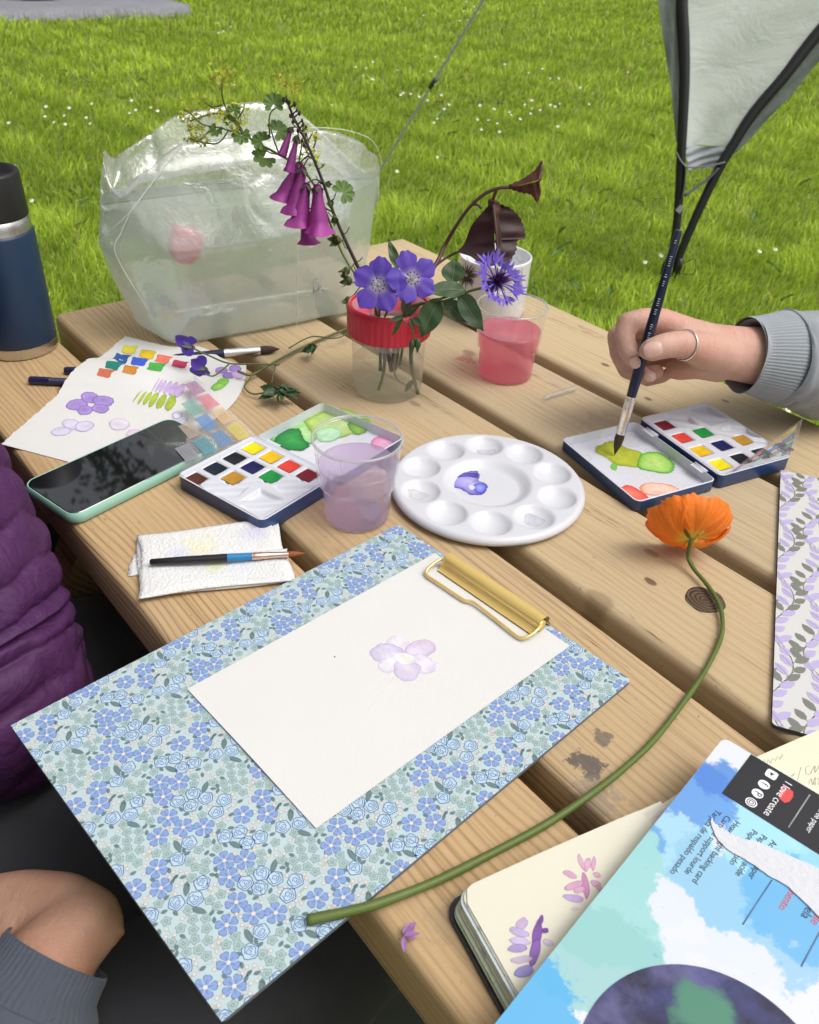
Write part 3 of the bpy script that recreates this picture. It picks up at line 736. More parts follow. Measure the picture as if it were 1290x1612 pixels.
# ------------------------------------------------------------------ sheet with the lilac six-petalled flower
PZ = .0006 + CBT + .0007
pp = thing('painting_sheet', 'white paper with one pale lilac flower, held under the gold clip', 'painting', (-.1353, .3788, PZ), math.radians(-46.0))
mb = MB(); PWd, PDp = .1334, .2176
outp = [(0, 0), (PWd, .0), (PWd, PDp * .5), (PWd - .0003, PDp), (.0, PDp), (0.0002, PDp * .5)]
mb.grid(12, 18, lambda u, v: Vector((u * PWd, v * PDp, .0003 + .0008 * (1 - v) ** 3 * (math.sin(u * 3.1)) ** 2)))
mb.grid(12, 18, lambda u, v: Vector(((1 - u) * PWd, v * PDp, .0000 + .0008 * (1 - v) ** 3 * (math.sin(u * 3.1)) ** 2)))
mb.build('paper', PAPER, pp)
wz = PZ + .00056
PC = L(232, 231, 228)
for k, (cx, cy, rx, ry, ro, ci, ce) in enumerate([(627, 1012, 17, 11, 20, L(222, 216, 226), L(218, 211, 224)), (663, 1021, 22, 13, -12, L(212, 196, 217), L(198, 176, 206)), (606, 1028, 24, 13, 8, L(205, 198, 220), L(188, 178, 211)), (668, 1047, 21, 12, 12, L(220, 214, 227), L(208, 200, 221)), (614, 1047, 19, 11, -14, L(222, 217, 227), L(214, 208, 223)), (641, 1056, 19, 15, 15, L(211, 200, 222), L(198, 184, 214))]):
    ctr = (638, 1036); tx, ty = lerp(cx, ctr[0], .55), lerp(cy, ctr[1], .55)
    wash(pp, ell(lerp(cx, 638, .10), lerp(cy, 1036, .10), rx * 1.12, ry * 1.18, ro, 12, .09, k + 3), wz + k * .00002, ci, ce, 'painted_petal', cc=mixc(ci, PC, .35))
wash(pp, ell(638, 1037, 16, 9, 10, 10, .12, 9), wz + .00015, L(230, 229, 222), L(224, 220, 225), 'painted_centre', cc=L(231, 231, 218))
mb = MB(); q = [at(621, 1066, wz), at(606, 1088, wz), at(590, 1105, wz), at(580, 1118, wz)]
mb.tube(q, .00010, 4); mb.build('pencil_line', mat('pencil', (.70, .69, .68), .8), pp, world=True)
mb = MB(); mb.sphere(at(527, 1034, wz), .0005, 8); mb.build('ink_speck', INK, pp, world=True)

# ------------------------------------------------------------------ lilac-leaf clipboard at the right edge
lb_a = math.atan2(.6778 - .3725, .3377 - .2334) - math.pi / 2
lb = thing('clipboard', 'clipboard covered in lilac and grey leaf print at the right edge', 'clipboard', (.2334, .3725, .0006), lb_a)
LW, LD = .227, .3235
mb = MB(); mb.prism(rrect(LW, LD, .003, 3, LW / 2, LD / 2), 0, .003, 0, 1); mb.build('board', [mat('leaf_paper', (.58, .58, .56), .6, .03), mat('leaf_board_edge', (.07, .075, .08), .7)], lb)
P = Print(LW, LD); zl = .0031
for ci in range(-1, 12):
    xb = ci * .0215 + .004
    for seg in range(-1, 10):
        yb = seg * .038 + (ci % 2) * .019
        sgn = 1 if (seg + ci) % 2 else -1
        cv = [(xb + sgn * .0075 * math.sin(q / 8 * math.pi) + .002 * q / 8, yb + .040 * q / 8) for q in range(9)]
        P.line(cv, .0007, zl, 1)
        for k in range(1, 9):
            x, y = cv[k]; sd2 = 1 if k % 2 else -1
            a = math.pi / 2 - sd2 * (.75 + .15 * math.sin(k * 3 + ci)); ln = .0064 if k % 3 else .0052; col = 0 if (k + seg + ci) % 2 else 2
            bx, by = x + .0022 * math.cos(a), y + .0022 * math.sin(a)
            P.line([(x, y), (bx, by)], .0005, zl, 1)
            cx_, cy_ = bx + ln * .9 * math.cos(a), by + ln * .9 * math.sin(a); wd = .0031; c = math.cos(a); s_ = math.sin(a)
            P.poly([(cx_ + ln * u * c - wd * v * s_, cy_ + ln * u * s_ + wd * v * c) for u, v in ((-1, 0), (-.6, -.75), (0, -1), (.55, -.65), (1, 0), (.5, .7), (0, 1), (-.6, .75))], zl + .00008 + .00001 * (k % 2), col)
            if k % 2 == 0: P.line([(cx_ - ln * .8 * c, cy_ - ln * .8 * s_), (cx_ + ln * .7 * c, cy_ + ln * .7 * s_)], .0003, zl + .00014, 1)
P.mb.build('leaf_print', [mat('print_lilac', L(178, 166, 206), .6, .05), mat('print_stem', L(112, 114, 106), .6, .05), mat('print_greyleaf', L(118, 121, 112), .6, .05)], lb)

# ------------------------------------------------------------------ swatch sheet
penl = [(at(46, 598, .005), .0048), (at(100, 583, .005), .0048)]
def shz(x, y):
    p1 = at(60, 594); b = .0102 * math.exp(-((y - (p1.y + .008)) / .034) ** 4) * (1 / (1 + math.exp((x + .262) * 110)))
    q0, q1 = at(228, 566), at(330, 558); tt = max(0, min(1, ((x - q0.x) * (q1.x - q0.x) + (y - q0.y) * (q1.y - q0.y)) / (q1 - q0).length_squared)); b += (.007 + .003 * tt) * math.exp(-(math.hypot(x - q0.x - tt * (q1.x - q0.x), y - q0.y - tt * (q1.y - q0.y)) / .017) ** 2)
    b2 = .006 * max(0, (x + .24) / .08) ** 2 * .3
    return .0008 + b + min(b2, .003)
qs = [at(2, 700), at(160, 742), at(388, 577), at(197, 530)]
def shp(u, v):
    a = qs[0].lerp(qs[1], u); b = qs[3].lerp(qs[2], u); p = a.lerp(b, v)
    bulge = qs[1].lerp(qs[2], v); rr = at(352, 655); k = math.sin(math.pi * v) * max(0, u) ** 3
    p = p + (rr - (qs[1] + qs[2]) / 2) * k * .95
    if u < .02: p += Vector((.0005 * math.sin(v * 130) + .0004 * math.sin(v * 53), 0, 0))
    p.z = shz(p.x, p.y); return p
st = thing('swatch_sheet', 'deckle-edged paper with colour swatches and lilac flowers under the phone', 'painting', at(160, 640), 0)
mb = MB(); mb.grid(40, 60, shp); mb.grid(40, 60, lambda u, v: shp(1 - u, v) - Vector((0, 0, .0004))); mb.build('paper', PAPER, st, world=True)
zs = lambda x, y: shz(x, y) + .0003
def sw(x, y, w_, h_, ci, ce, sk=.22, seed=1):
    R = random.Random(int(x * 3 + y)); j = lambda: R.uniform(-1.2, 1.2)
    pts = [(x - w_ + j() + 4, y - h_ + j()), (x + j(), y - h_ + j() + 1), (x + w_ + j() + 2, y - h_ + 3 + j()), (x + w_ - 2 + j(), y + j()), (x + w_ - 6 + j(), y + h_ + j()), (x + j() - 2, y + h_ + j()), (x - w_ + j(), y + h_ - 3 + j()), (x - w_ + 2 + j(), y + j())]
    # unproject on the sheet's own height
    wp = []
    for (a, b) in pts:
        z = .001
        for _ in range(3): p = at(a, b, z); z = zs(p.x, p.y)
        wp.append(at(a, b, z))
    wash(st, None, 0, ci, ce, 'paint_swatch', zs, 2, world_pts=wp)
for (x, y, c) in [(204, 549, (226, 219, 70)), (232, 557, (219, 187, 20)), (257, 564, (233, 120, 100)), (284, 572, (188, 52, 92)), (192, 563, (34, 88, 160)), (218, 569, (54, 92, 205)), (245, 577, (70, 172, 62)), (178, 575, (20, 128, 112)), (205, 582, (203, 135, 48)), (166, 586, (208, 108, 78))]:
    sw(x, y, 13, 7, lin(c), mixc(lin(c), (0, 0, 0), .18))
def swe(cx, cy, rx, ry, ro, ci, ce, cc=None, name='painted_petal', seed=1):
    wp = []
    for (a, b) in ell(cx, cy, rx, ry, ro, 12, .05, seed):
        z = .001
        for _ in range(3): p = at(a, b, z); z = zs(p.x, p.y)
        wp.append(at(a, b, z))
    zo = .00004 * (seed % 9); wash(st, None, 0, ci, ce, name, lambda x, y: zs(x, y) + zo, 3, cc=cc, world_pts=wp)
V1, V2 = L(170, 145, 210), L(128, 98, 178)
for k, (x, y, rx, ry, ro) in enumerate(((121, 637, 17, 9, -8), (141, 625, 13, 9, 5), (163, 631, 17, 8, 4), (158, 643, 14, 7, 5), (134, 646, 12, 7, -5))): swe(x, y, rx, ry, ro, V1, V2, mixc(V1, V2, .4), seed=k + 1)
for k, (x, y, rx, ry, ro) in enumerate(((96, 679, 16, 7, -6), (112, 668, 14, 8, 10), (133, 671, 15, 8, -10))): swe(x, y, rx, ry, ro, L(214, 208, 228), L(166, 158, 208), seed=k + 2)
swe(188, 668, 16, 9, 0, L(224, 218, 230), L(196, 178, 206), seed=4); swe(212, 684, 15, 8, 0, L(222, 196, 222), L(205, 160, 205), seed=5)
for k, (x, y) in enumerate(((245, 605), (250, 607), (256, 608), (264, 610), (273, 612), (283, 615))):
    swe(x, y, 1.2 + k * .9, 11 + k * .2, 32, L(196, 172, 214), L(176, 148, 204), name='brush_stroke', seed=k)
for k, (x, y) in enumerate(((216, 622), (224, 625), (232, 627), (242, 629), (254, 632), (269, 634))):
    swe(x, y, 1.2 + k * 1.1, 13, 32, L(168, 190, 62), L(128, 158, 38), name='brush_stroke', seed=k)
swe(345, 607, 13, 6, -25, L(126, 190, 84), L(74, 156, 66), L(160, 204, 90), 'paint_swatch', 3); swe(352, 600, 9, 5, 0, L(130, 194, 70), L(88, 166, 60), None, 'paint_swatch', 5)
for k, (x, y) in enumerate(((349, 583), (360, 591), (370, 580), (375, 590))): swe(x, y, 10, 5.5, 0, L(160, 130, 200) if k < 3 else L(205, 175, 220), L(126, 96, 178) if k < 3 else L(190, 160, 210), seed=k + 1)
swe(279, 654, 8, 6, 0, L(208, 198, 230), L(140, 120, 190), L(236, 234, 238), seed=2); swe(289, 663, 7, 4, 0, L(214, 206, 228), L(176, 160, 208), seed=3)

# pens tucked under the sheet
def pen(label, a, b, r):
    t = thing('pen', label, 'pen', (a.x, a.y, .0), math.atan2(b.y - a.y, b.x - a.x), 'navy pens under the swatch sheet')
    l = (b - a).length
    prof = [(.0005, 0), (r * .9, .0006), (r, .003), (r, l * .35), (r * 1.02, l * .352), (r * .96, l * .36), (r * .96, l * .85), (r * .4, l * .97), (r * .15, l)]
    M = Matrix.Translation((0, 0, r)) @ Matrix.Rotation(math.pi / 2, 4, 'Y')
    mb = MB(); mb.lathe(prof[:5], 20, 0, M); mb.build('barrel', mat('pen_navy', (.018, .018, .07), .3), t)
    mb = MB(); mb.lathe(prof[4:], 20, 0, M); mb.build('cap', mat('pen_cap', (.02, .02, .06), .35), t)
    return t
pen('slim navy pen, lower of two poking out left of the swatch sheet', at(46, 598, .0045), at(46, 598, .0045) + Vector((.062, -.001, 0)), .0043)
pen('dark pen, upper of two poking out left of the swatch sheet', at(101, 583, .0042), at(101, 583, .0042) + Vector((.045, .003, 0)), .0040)

# ------------------------------------------------------------------ phone
ph = thing('phone', 'phone in mint green case, dark screen mirroring trees', 'phone', (-.2472, .6292, .0013), math.radians(-37.25))
mb = MB(); o1 = rrect(.072, .152, .0105, 6); o2 = rrect(.0745, .1545, .0115, 6); n_ = len(o1)
def ringv(o, z): return [(x, y, z) for x, y in o]
mb.add(ringv(o1, 0) + ringv(o2, .0022) + ringv(o2, .0072) + ringv(o1, .0092) + ringv(rrect(.0705, .1505, .0098, 6), .0090), [tuple(range(n_))[::-1]] + [(j * n_ + i, j * n_ + (i + 1) % n_, (j + 1) * n_ + (i + 1) % n_, (j + 1) * n_ + i) for j in range(4) for i in range(n_)])
mb.build('case', mat('mint_silicone', L(146, 194, 176), .5, .06, 30), ph, auto=40)
mb = MB(); g1 = rrect(.0704, .1504, .0096, 6); g2 = rrect(.0690, .1490, .0090, 6)
mb.add(ringv(g1, .0080) + ringv(g1, .0089) + ringv(g2, .0094), [(j * n_ + i, j * n_ + (i + 1) % n_, (j + 1) * n_ + (i + 1) % n_, (j + 1) * n_ + i) for j in range(2) for i in range(n_)] + [tuple(2 * n_ + i for i in range(n_))])
sc = mb.build('screen', NT('screen_glass').m, ph, auto=30)
t_ = NT('phone_glass'); sc.data.materials[0] = t_.out(t_.pbr((.006, .006, .008), .03, None, **{'IOR': 1.9, 'Specular IOR Level': .9}))
mb = MB(); mb.prism(rrect(.066, .1455, .0075, 5), .00942, .00945); mb.build('display', t_.m, sc)

# ------------------------------------------------------------------ clear colour-chart film between phone and tin
FZ = .0112
fo = at(307, 611, FZ); e1 = (at(375, 679, FZ) - fo) / 3; e2 = (at(295, 714, FZ) - fo) / 3 - e1
def film_material(name, amt, col):
    t = NT(name); return t.out(t.n('MixShader', {0: schlick(t, .03, .22), 1: t.n('MixShader', {0: amt, 1: t.n('BsdfTransparent', {0: (.97, .97, .97)}), 2: t.n('BsdfDiffuse', {0: col})}), 2: t.n('BsdfGlossy', {1: .12})}))
def tintm(name, col):
    t = NT(name); return t.out(t.n('MixShader', {0: .6, 1: t.n('BsdfTransparent', {0: tuple(.45 + .55 * x for x in col)}), 2: t.pbr(col, .5)}))
FILM = film_material('clear_film', .16, (.8, .8, .8))
TINTS = {(0, 0): (186, 142, 172), (1, 0): (224, 138, 148), (2, 0): (222, 194, 154), (3, 0): (220, 206, 120), (1, 1): (134, 182, 168), (2, 1): (112, 158, 208), (3, 1): (120, 158, 204), (2, 2): (188, 174, 160), (3, 2): (118, 172, 186), (3, 3): (164, 166, 174)}
def colour_chart(label, P, nrm, key):
    """clear triangular chart: P(i, j) gives the centre of square i, j"""
    o = P(1.5, 1.0); t = thing('colour_chart', label, 'chart', o, 0)
    A, B, C = P(-.8, -.62), P(3.75, -.62), P(3.75, 3.9)
    mb = MB(); n = 12; vs = []; ix = {}
    for i in range(n + 1):
        for j in range(i + 1): ix[(i, j)] = len(vs); vs.append(A + (B - A) * (i / n) + (C - B) * (j / n))
    fs = []
    for i in range(n):
        for j in range(i + 1):
            fs.append((ix[(i, j)], ix[(i + 1, j)], ix[(i + 1, j + 1)]))
            if j < i: fs.append((ix[(i, j)], ix[(i + 1, j + 1)], ix[(i, j + 1)]))
    mb.add(vs, fs); mb.build('film', FILM, t, world=True)
    for k, ((i, j), c) in enumerate(TINTS.items()):
        sq = [P(i + s_ * .42, j + r_ * .36) + nrm * .0005 for s_, r_ in ((-1, -1), (1, -1), (1, 1), (-1, 1))]
        mb = MB(); mb.add(sq, [(0, 1, 2, 3)], 0, False); mb.build('tinted_square', tintm('tint_%s_%d' % (key, k), lin(c)), t, world=True)
        mb = MB()
        for r_ in (-.16, 0, .16): mb.tube([P(i - .26 + .5 * q_ / 6, j + r_ + .03 * math.sin(q_ * 2.1 + k)) + nrm * .0008 for q_ in range(7)], .00013, 4)
        mb.build('handwriting', CHP, t, world=True)
CHP = mat('chart_pencil', (.5, .48, .46), .8)
colour_chart('clear plastic colour chart with tinted squares beside the phone', lambda i, j: fo + e1 * i + e2 * j + Vector((0, 0, .0006 * math.sin(i * 1.3 + j))), Vector((0, 0, 1)), 'flat')

# ------------------------------------------------------------------ paint tins
PANC = [['yellow', 'deep_yellow', 'red', 'crimson'], ['black', 'ultramarine', 'green'], ['indigo', 'ochre'], ['umber']]
PCOL = dict(yellow=(.72, .62, .01), deep_yellow=(.70, .44, .015), red=(.62, .055, .04), crimson=(.16, .012, .022), black=(.012, .014, .02), ultramarine=(.014, .014, .085), green=(.015, .25, .05), indigo=(.012, .02, .032), ochre=(.42, .22, .03), umber=(.085, .032, .02))
PANM = {k: mat('paint_' + k, v, .5, .25, 140, .5, 260, **{'Specular IOR Level': .15}) for k, v in PCOL.items()}
WELLS = [[(.122, -.058), (.122, -.002), (.141, -.014), (.141, -.040)], [(.126, .012), (.151, -.011), (.151, .040)], [(.122, .026), (.122, .078), (.136, .068), (.141, .038)], [(.158, -.012), (.158, .040), (.182, .014)], [(.1075, -.066), (.1075, .074), (.114, .070), (.114, -.062)]]
def paint_tin(label, O, ang, W, D):
    t = thing('paint_tin', label, 'paint tin', (O[0], O[1], .0), ang, None)
    H = .0145; r = .006
    def shell(mb, x0, x1, y0, y1, h, mi_o, mi_i, wall=.0011):
        cx, cy = (x0 + x1) / 2, (y0 + y1) / 2; o = rrect(x1 - x0, y1 - y0, r, 5, cx, cy); i_ = rrect(x1 - x0 - 2 * wall, y1 - y0 - 2 * wall, r - wall, 5, cx, cy); n = len(o)
        o0 = rrect(x1 - x0 - .002, y1 - y0 - .002, r - .001, 5, cx, cy)
        rings = [ringv(o0, 0), ringv(o, .0012), ringv(o, h - .0004), ringv(i_, h), ringv(i_, .0016)]
        b = mb.add([p for q in rings for p in q], [tuple(range(n))[::-1]], mi_o)
        for j in range(4):
            for k in range(n):
                mb.f.append((b + j * n + k, b + j * n + (k + 1) % n, b + (j + 1) * n + (k + 1) % n, b + (j + 1) * n + k)); mb.m.append(mi_o if j < 2 else mi_i); mb.sm.append(True)
        mb.f.append(tuple(b + 4 * n + k for k in range(n))); mb.m.append(mi_i); mb.sm.append(False)
    mb = MB(); shell(mb, 0, W, .0015, D, H, 0, 1); mb.build('base', [NAVY, WHITEE], t, auto=45)
    mb = MB(); shell(mb, 0, W, -D - .002, -.002, .0115, 0, 1); lid = mb.build('lid', [NAVY, WHITEE], t, auto=45)
    # hinges
    for hx in (.2, .8):
        mb = MB(); mb.tube([(W * hx - .008, 0, .0105), (W * hx + .008, 0, .0105)], .0017, 10)
        mb.box((W * hx, -.003, .0108), (.015, .006, .0006)); mb.build('hinge', WHITEE, t)
    # moulded tray, one continuous sheet with pan seats and mixing wells
    m, p, ps = .0165, (W - .033) / 3.0 * .95, .0077
    pans = [(W - (m + i * p), m + j * p, PANC[j][i]) for j in range(4) for i in range(4 - j)]
    kx = W / .105; ky = D / .089
    wells = [[((W - kx * (a + b) / 2), ky * (a - b) / 2) for a, b in w_] for w_ in WELLS]
    def dpoly(x, y, P_):
        inside = True; md = 1e9; s_ = 0
        n = len(P_); ar = sum(P_[i - 1][0] * P_[i][1] - P_[i][0] * P_[i - 1][1] for i in range(n)); sg = 1 if ar > 0 else -1
        dd = min(sg * ((P_[i][0] - P_[i - 1][0]) * (y - P_[i - 1][1]) - (P_[i][1] - P_[i - 1][1]) * (x - P_[i - 1][0])) / math.hypot(P_[i][0] - P_[i - 1][0], P_[i][1] - P_[i - 1][1]) for i in range(n))
        return dd
    def ss(x): x = max(0, min(1, x)); return x * x * (3 - 2 * x)
    def zt(x, y):
        z = H - .0006
        for q in wells:
            d = dpoly(x, y, q)
            if d > -.001: z -= .0040 * ss((d + .0005) / .0032)
        for (px_, py_, _) in pans:
            d = min(ps + .0009 - abs(x - px_), ps + .0009 - abs(y - py_))
            if d > 0: z = min(z, H - .0006 - .003 * ss(d / .0012))
        e = min(x, W - x, y - .0015, D - y)
        if e < .0035: z += .0007 * ss((.0035 - e) / .002)
        return z
    g = .0014; mb = MB(); NX, NY = 96, 84
    mb.grid(NX, NY, lambda u, v: Vector((lerp(g, W - g, u), lerp(.0015 + g, D - g, v), 0)))
    def clampc(x, y):
        # round the corners
        cx = min(max(x, r), W - r); cy = min(max(y, .0015 + r), D - r); dx, dy = x - cx, y - cy; l = math.hypot(dx, dy); rr = r - g
        if l > rr and dx != 0 and dy != 0: x, y = cx + dx * rr / l, cy + dy * rr / l
        return x, y
    vv = []
    for (x, y, z) in mb.v: x, y = clampc(x, y); vv.append((x, y, zt(x, y)))
    mb.v = vv; mb.build('tray', WHITEP, t)
    for (x, y, nm) in pans:
        mb = MB(); R = random.Random(nm + label)
        hs = ps
        def pz(u, v): e = min(u, 1 - u, v, 1 - v); return H - .0012 - .0010 * ss(e / .35) + .0003 * math.sin(u * 9 + v * 5) * (1 if e > 0 else 0)
        mb.grid(9, 9, lambda u, v: Vector((x + (u - .5) * 2 * hs * (1 - .04 * (abs(v - .5) * 2) ** 6), y + (v - .5) * 2 * hs * (1 - .04 * (abs(u - .5) * 2) ** 6), pz(u, v))))
        mb.build('paint_pan', PANM[nm], t)
    return t, lid
tinL, lidL = paint_tin('open navy paint tin between the phone and the lilac cup', (-.062, .6195), math.radians(143.5), .103, .0895)
tinR, lidR = paint_tin('open navy paint tin under the hand with the brush', (.2175, .7455), math.radians(-62.3), .1135, .0875)
Wz = .0019
def lw(tin, pts, ci, ce, cc=None, z=Wz): return wash(tin, pts, z, ci, ce, 'paint_wash', None, 3, cc)
lw(lidL, [(425, 691), (440, 678), (475, 660), (505, 652), (520, 665), (500, 690), (480, 706), (455, 706), (437, 700)], L(150, 208, 140), L(60, 150, 70), L(185, 220, 150))
lw(lidL, [(431, 697), (444, 680), (470, 674), (478, 690), (488, 700), (478, 708), (455, 708)], L(34, 132, 62), L(16, 96, 44), L(60, 165, 80), Wz + .0002)
lw(lidL, [(480, 660), (520, 645), (545, 645), (568, 652), (584, 665), (575, 680), (552, 684), (530, 690), (505, 692), (490, 680)], L(178, 205, 110), L(120, 158, 52), L(190, 214, 150), Wz + .0003)
lw(lidL, [(548, 668), (566, 658), (582, 664), (578, 678), (560, 684)], L(112, 168, 48), L(70, 130, 30), L(150, 196, 70), Wz + .0005)
lw(lidL, [(497, 680), (520, 672), (538, 680), (528, 692), (505, 694)], L(180, 224, 180), L(150, 204, 150), L(190, 228, 190), Wz + .0006)
lw(lidL, [(585, 694), (600, 686), (618, 690), (628, 700), (622, 712), (606, 710), (590, 706)], L(226, 150, 190), L(206, 104, 158), L(232, 178, 206))
lw(lidR, [(936, 708), (950, 698), (966, 694), (990, 706), (1010, 712), (1022, 724), (1010, 735), (985, 733), (970, 730), (955, 720)], L(178, 188, 36), L(142, 156, 16), L(192, 196, 60))
lw(lidR, [(1012, 714), (1036, 712), (1055, 722), (1062, 735), (1052, 745), (1028, 742), (1010, 738), (1004, 728)], L(156, 208, 92), L(64, 158, 22), L(184, 214, 120), Wz + .0002)
lw(lidR, [(966, 728), (972, 733), (970, 740), (962, 736)], L(120, 184, 70), L(90, 160, 50))
lw(lidR, [(974, 768), (990, 764), (1008, 772), (1022, 786), (1010, 790), (990, 784), (978, 776)], L(232, 88, 66), L(214, 44, 30), L(236, 130, 110))
lw(lidR, [(1008, 768), (1020, 760), (1050, 762), (1070, 770), (1072, 777), (1045, 780), (1018, 778)], L(240, 194, 170), L(228, 120, 80), L(240, 206, 188))
lw(lidR, [(908, 722), (922, 716), (932, 720), (926, 728), (912, 728)], L(206, 206, 216), L(190, 190, 200))
lw(tinR, [(1, 1)] * 0 or [(1176, 655), (1186, 652), (1190, 658), (1180, 661)], L(215, 216, 224), L(206, 207, 216), None, .0135) if False else None

# the same kind of chart standing up out of the right tin, seen nearly edge-on
def stand(i, j):
    f = (i + .6) / 4.4
    return aty(lerp(1150 + 9 * j, 1264 - 4 * j, f), lerp(745 - j, 666 + 14 * j, f), .652 + .030 * f + .004 * j)
colour_chart('clear tinted colour chart rising from the right paint tin', stand, Vector((-.3, -.8, .5)).normalized(), 'upright')

# ------------------------------------------------------------------ paper towel and small brush
tw_o = Vector((-.1902, .461, 0)); ta = math.radians(15.5)
nt = thing('paper_towel', 'folded white paper towel with faint paint stains', 'paper towel', (tw_o.x, tw_o.y, .0003), ta)
t_ = NT('tissue'); v_ = t_.obj(); emb = t_.n('TexVoronoi', {'Vector': v_, 'Scale': 420.0}, out=0)
c_ = t_.mix(t_.noise(v_, 30, 3), (.66, .66, .645), (.72, .72, .705))
for (sx, sy, sr, cl_) in ((.045, .052, .020, L(222, 218, 186)), (.030, .045, .014, L(206, 208, 224)), (.058, .028, .012, L(204, 214, 160)), (.088, .060, .014, L(204, 202, 220)), (.075, .028, .02, L(214, 216, 222))):
    d_ = t_.vmath('LENGTH', t_.vmath('SUBTRACT', v_, (sx, sy, .006))); d_ = t_.math('ADD', d_, t_.math('MULTIPLY', t_.math('SUBTRACT', t_.noise(v_, 90, 4), .5), sr * 1.6))
    c_ = t_.mix(t_.math('MULTIPLY', t_.math('SUBTRACT', 1.0, t_.sm(d_, sr * .1, sr)), .8), c_, cl_)
TISS = t_.out(t_.pbr(c_, .95, t_.bump(t_.math('ADD', emb, t_.noise(v_, 160, 4)), .5, .0012)))
def towel_layer(x0, x1, y0, y1, z, th, sd, skew=0):
    R = random.Random(sd); ph_ = R.uniform(0, 6)
    def f(u, v, top):
        x = lerp(x0, x1, u) + .0012 * math.sin(v * 7 + ph_) * (1 if u > .5 else .5) + skew * v; y = lerp(y0, y1, v) + .0016 * math.sin(u * 5 + ph_)
        e = min(u, 1 - u, v, 1 - v); zz = z + (th if top else 0) + .0011 * math.sin(u * 6 + v * 3 + ph_) * min(1, e * 6) * (1 if top else 0)
        if top: zz -= th * .5 * (1 - min(1, e * 14)) 
        return Vector((x, y, zz))
    mb = MB(); mb.grid(34, 24, lambda u, v: f(u, v, True)); n1 = len(mb.v); mb.grid(34, 24, lambda u, v: f(1 - u, v, False))
    # close the sides
    def idx(i, j): return j * 34 + i
    per = [(i, 0) for i in range(33)] + [(33, j) for j in range(23)] + [(i, 23) for i in range(33, 0, -1)] + [(0, j) for j in range(23, 0, -1)]
    for k in range(len(per)):
        a, b = per[k], per[(k + 1) % len(per)]
        mb.f.append((idx(*b), idx(*a), n1 + idx(33 - a[0], a[1]), n1 + idx(33 - b[0], b[1]))); mb.m.append(0); mb.sm.append(True)
    return mb
towel_layer(-.008, .095, .030, .056, .0003, .0014, 3, .004).build('towel_layer', TISS, nt)
towel_layer(.002, .1115, .002, .075, .0018, .0022, 1, -.004).build('towel_layer', TISS, nt)
towel_layer(.001, .110, .000, .038, .0042, .0020, 2, .001).build('towel_layer', TISS, nt)
towel_layer(.004, .106, .034, .0765, .0042, .0020, 5, -.004).build('towel_layer', TISS, nt)
def brush(name, label, A, B, segs, n=16):
    """segs: (part name, start fraction, end fraction, [(fraction, radius)...], material)"""
    d = (B - A); l = d.length; t = thing(name, label, 'paintbrush', A, 0)
    for (nm, prof, m_) in segs:
        mb = MB(); M = Matrix.Translation(A) @ d.to_track_quat('Z', 'Y').to_matrix().to_4x4()
        pr = [(r, f * l) for f, r in prof]
        mb.lathe([(1e-5, pr[0][1])] + pr + [(1e-5, pr[-1][1])], n, 0, M); mb.build(nm, m_, t, world=True, auto=35)
    return t
BLK = mat('black_lacquer', (.012, .012, .014), .22, .1); BLU = mat('blue_lacquer', (.02, .19, .42), .3); COP = mat('copper_ferrule', (.72, .48, .38), .2, .05, 80, Metallic=1.0)
SABLE = mat('sable_hair', (.30, .085, .03), .6, .3, 60, .6, 500, (8, 8, 1)); DARKH = mat('dark_hair', (.045, .018, .012), .5, .3, 60, .6, 500, (8, 8, 1)); NAVL = mat('navy_lacquer', (.012, .018, .05), .2, .1)
Z1 = .0107
brush('paintbrush', 'small black brush with a blue band lying on the paper towel', at(236, 885, Z1), at(482, 871, Z1 - .001), [
    ('handle', [(0, .0016), (.01, .0024), (.2, .0030), (.49, .0032)], BLK), ('band', [(.49, .0032), (.65, .0029)], BLU),
    ('ferrule', [(.65, .0029), (.66, .00285), (.67, .0031), (.68, .00285), (.70, .0031), (.71, .0028), (.885, .0022)], COP), ('bristles', [(.885, .0021), (.91, .0023), (.95, .0016), (.98, .0007), (1, .0001)], SABLE)])
brush('paintbrush', 'black brush with silver ferrule lying behind the swatch sheet', at(228, 566, .0035), at(441, 549, .0052), [
    ('handle', [(0, .002), (.05, .003), (.35, .0042), (.58, .0046)], NAVL), ('ferrule', [(.58, .0047), (.59, .0046), (.61, .0050), (.63, .0046), (.66, .0049), (.85, .0046)], CHROME),
    ('bristles', [(.85, .0045), (.90, .0048), (.95, .0032), (.98, .0014), (1, .0002)], DARKH)])

# ------------------------------------------------------------------ round palette
pal = thing('palette', 'round white plastic palette with ten wells and violet paint', 'palette', (.0662, .6257, 0), 0)
PR = .0835
wa = [math.radians(18 + 36 * k) for k in range(10)]
def paz(x, y):
    rr = math.hypot(x, y); z = .0105
    if rr > PR - .004: z -= .0028 * ((rr - PR + .004) / .004) ** 2
    def ss(q): q = max(0, min(1, q)); return q * q * (3 - 2 * q)
    z -= .0062 * ss((.0395 - rr) / .0125)
    for a in wa:
        d = math.hypot(x - .0605 * math.cos(a), y - .0605 * math.sin(a))
        if d < .0165: z -= .0072 * max(0, 1 - (d / .0165) ** 2) ** .75
    return z
mb = MB(); NR, NA = 74, 200; vs = [(0, 0, paz(0, 0))]; fs = []
for j in range(1, NR + 1):
    rr = PR * (j / NR)
    for k in range(NA): x, y = rr * math.cos(2 * math.pi * k / NA), rr * math.sin(2 * math.pi * k / NA); vs.append((x, y, paz(x, y)))
for rr, z in ((PR + .0004, .0058), (PR - .0008, .0036), (PR - .0035, .003), (PR - .009, .0008), (PR - .0095, .0004), (.02, .0004)):
    for k in range(NA): vs.append((rr * math.cos(2 * math.pi * k / NA), rr * math.sin(2 * math.pi * k / NA), z))
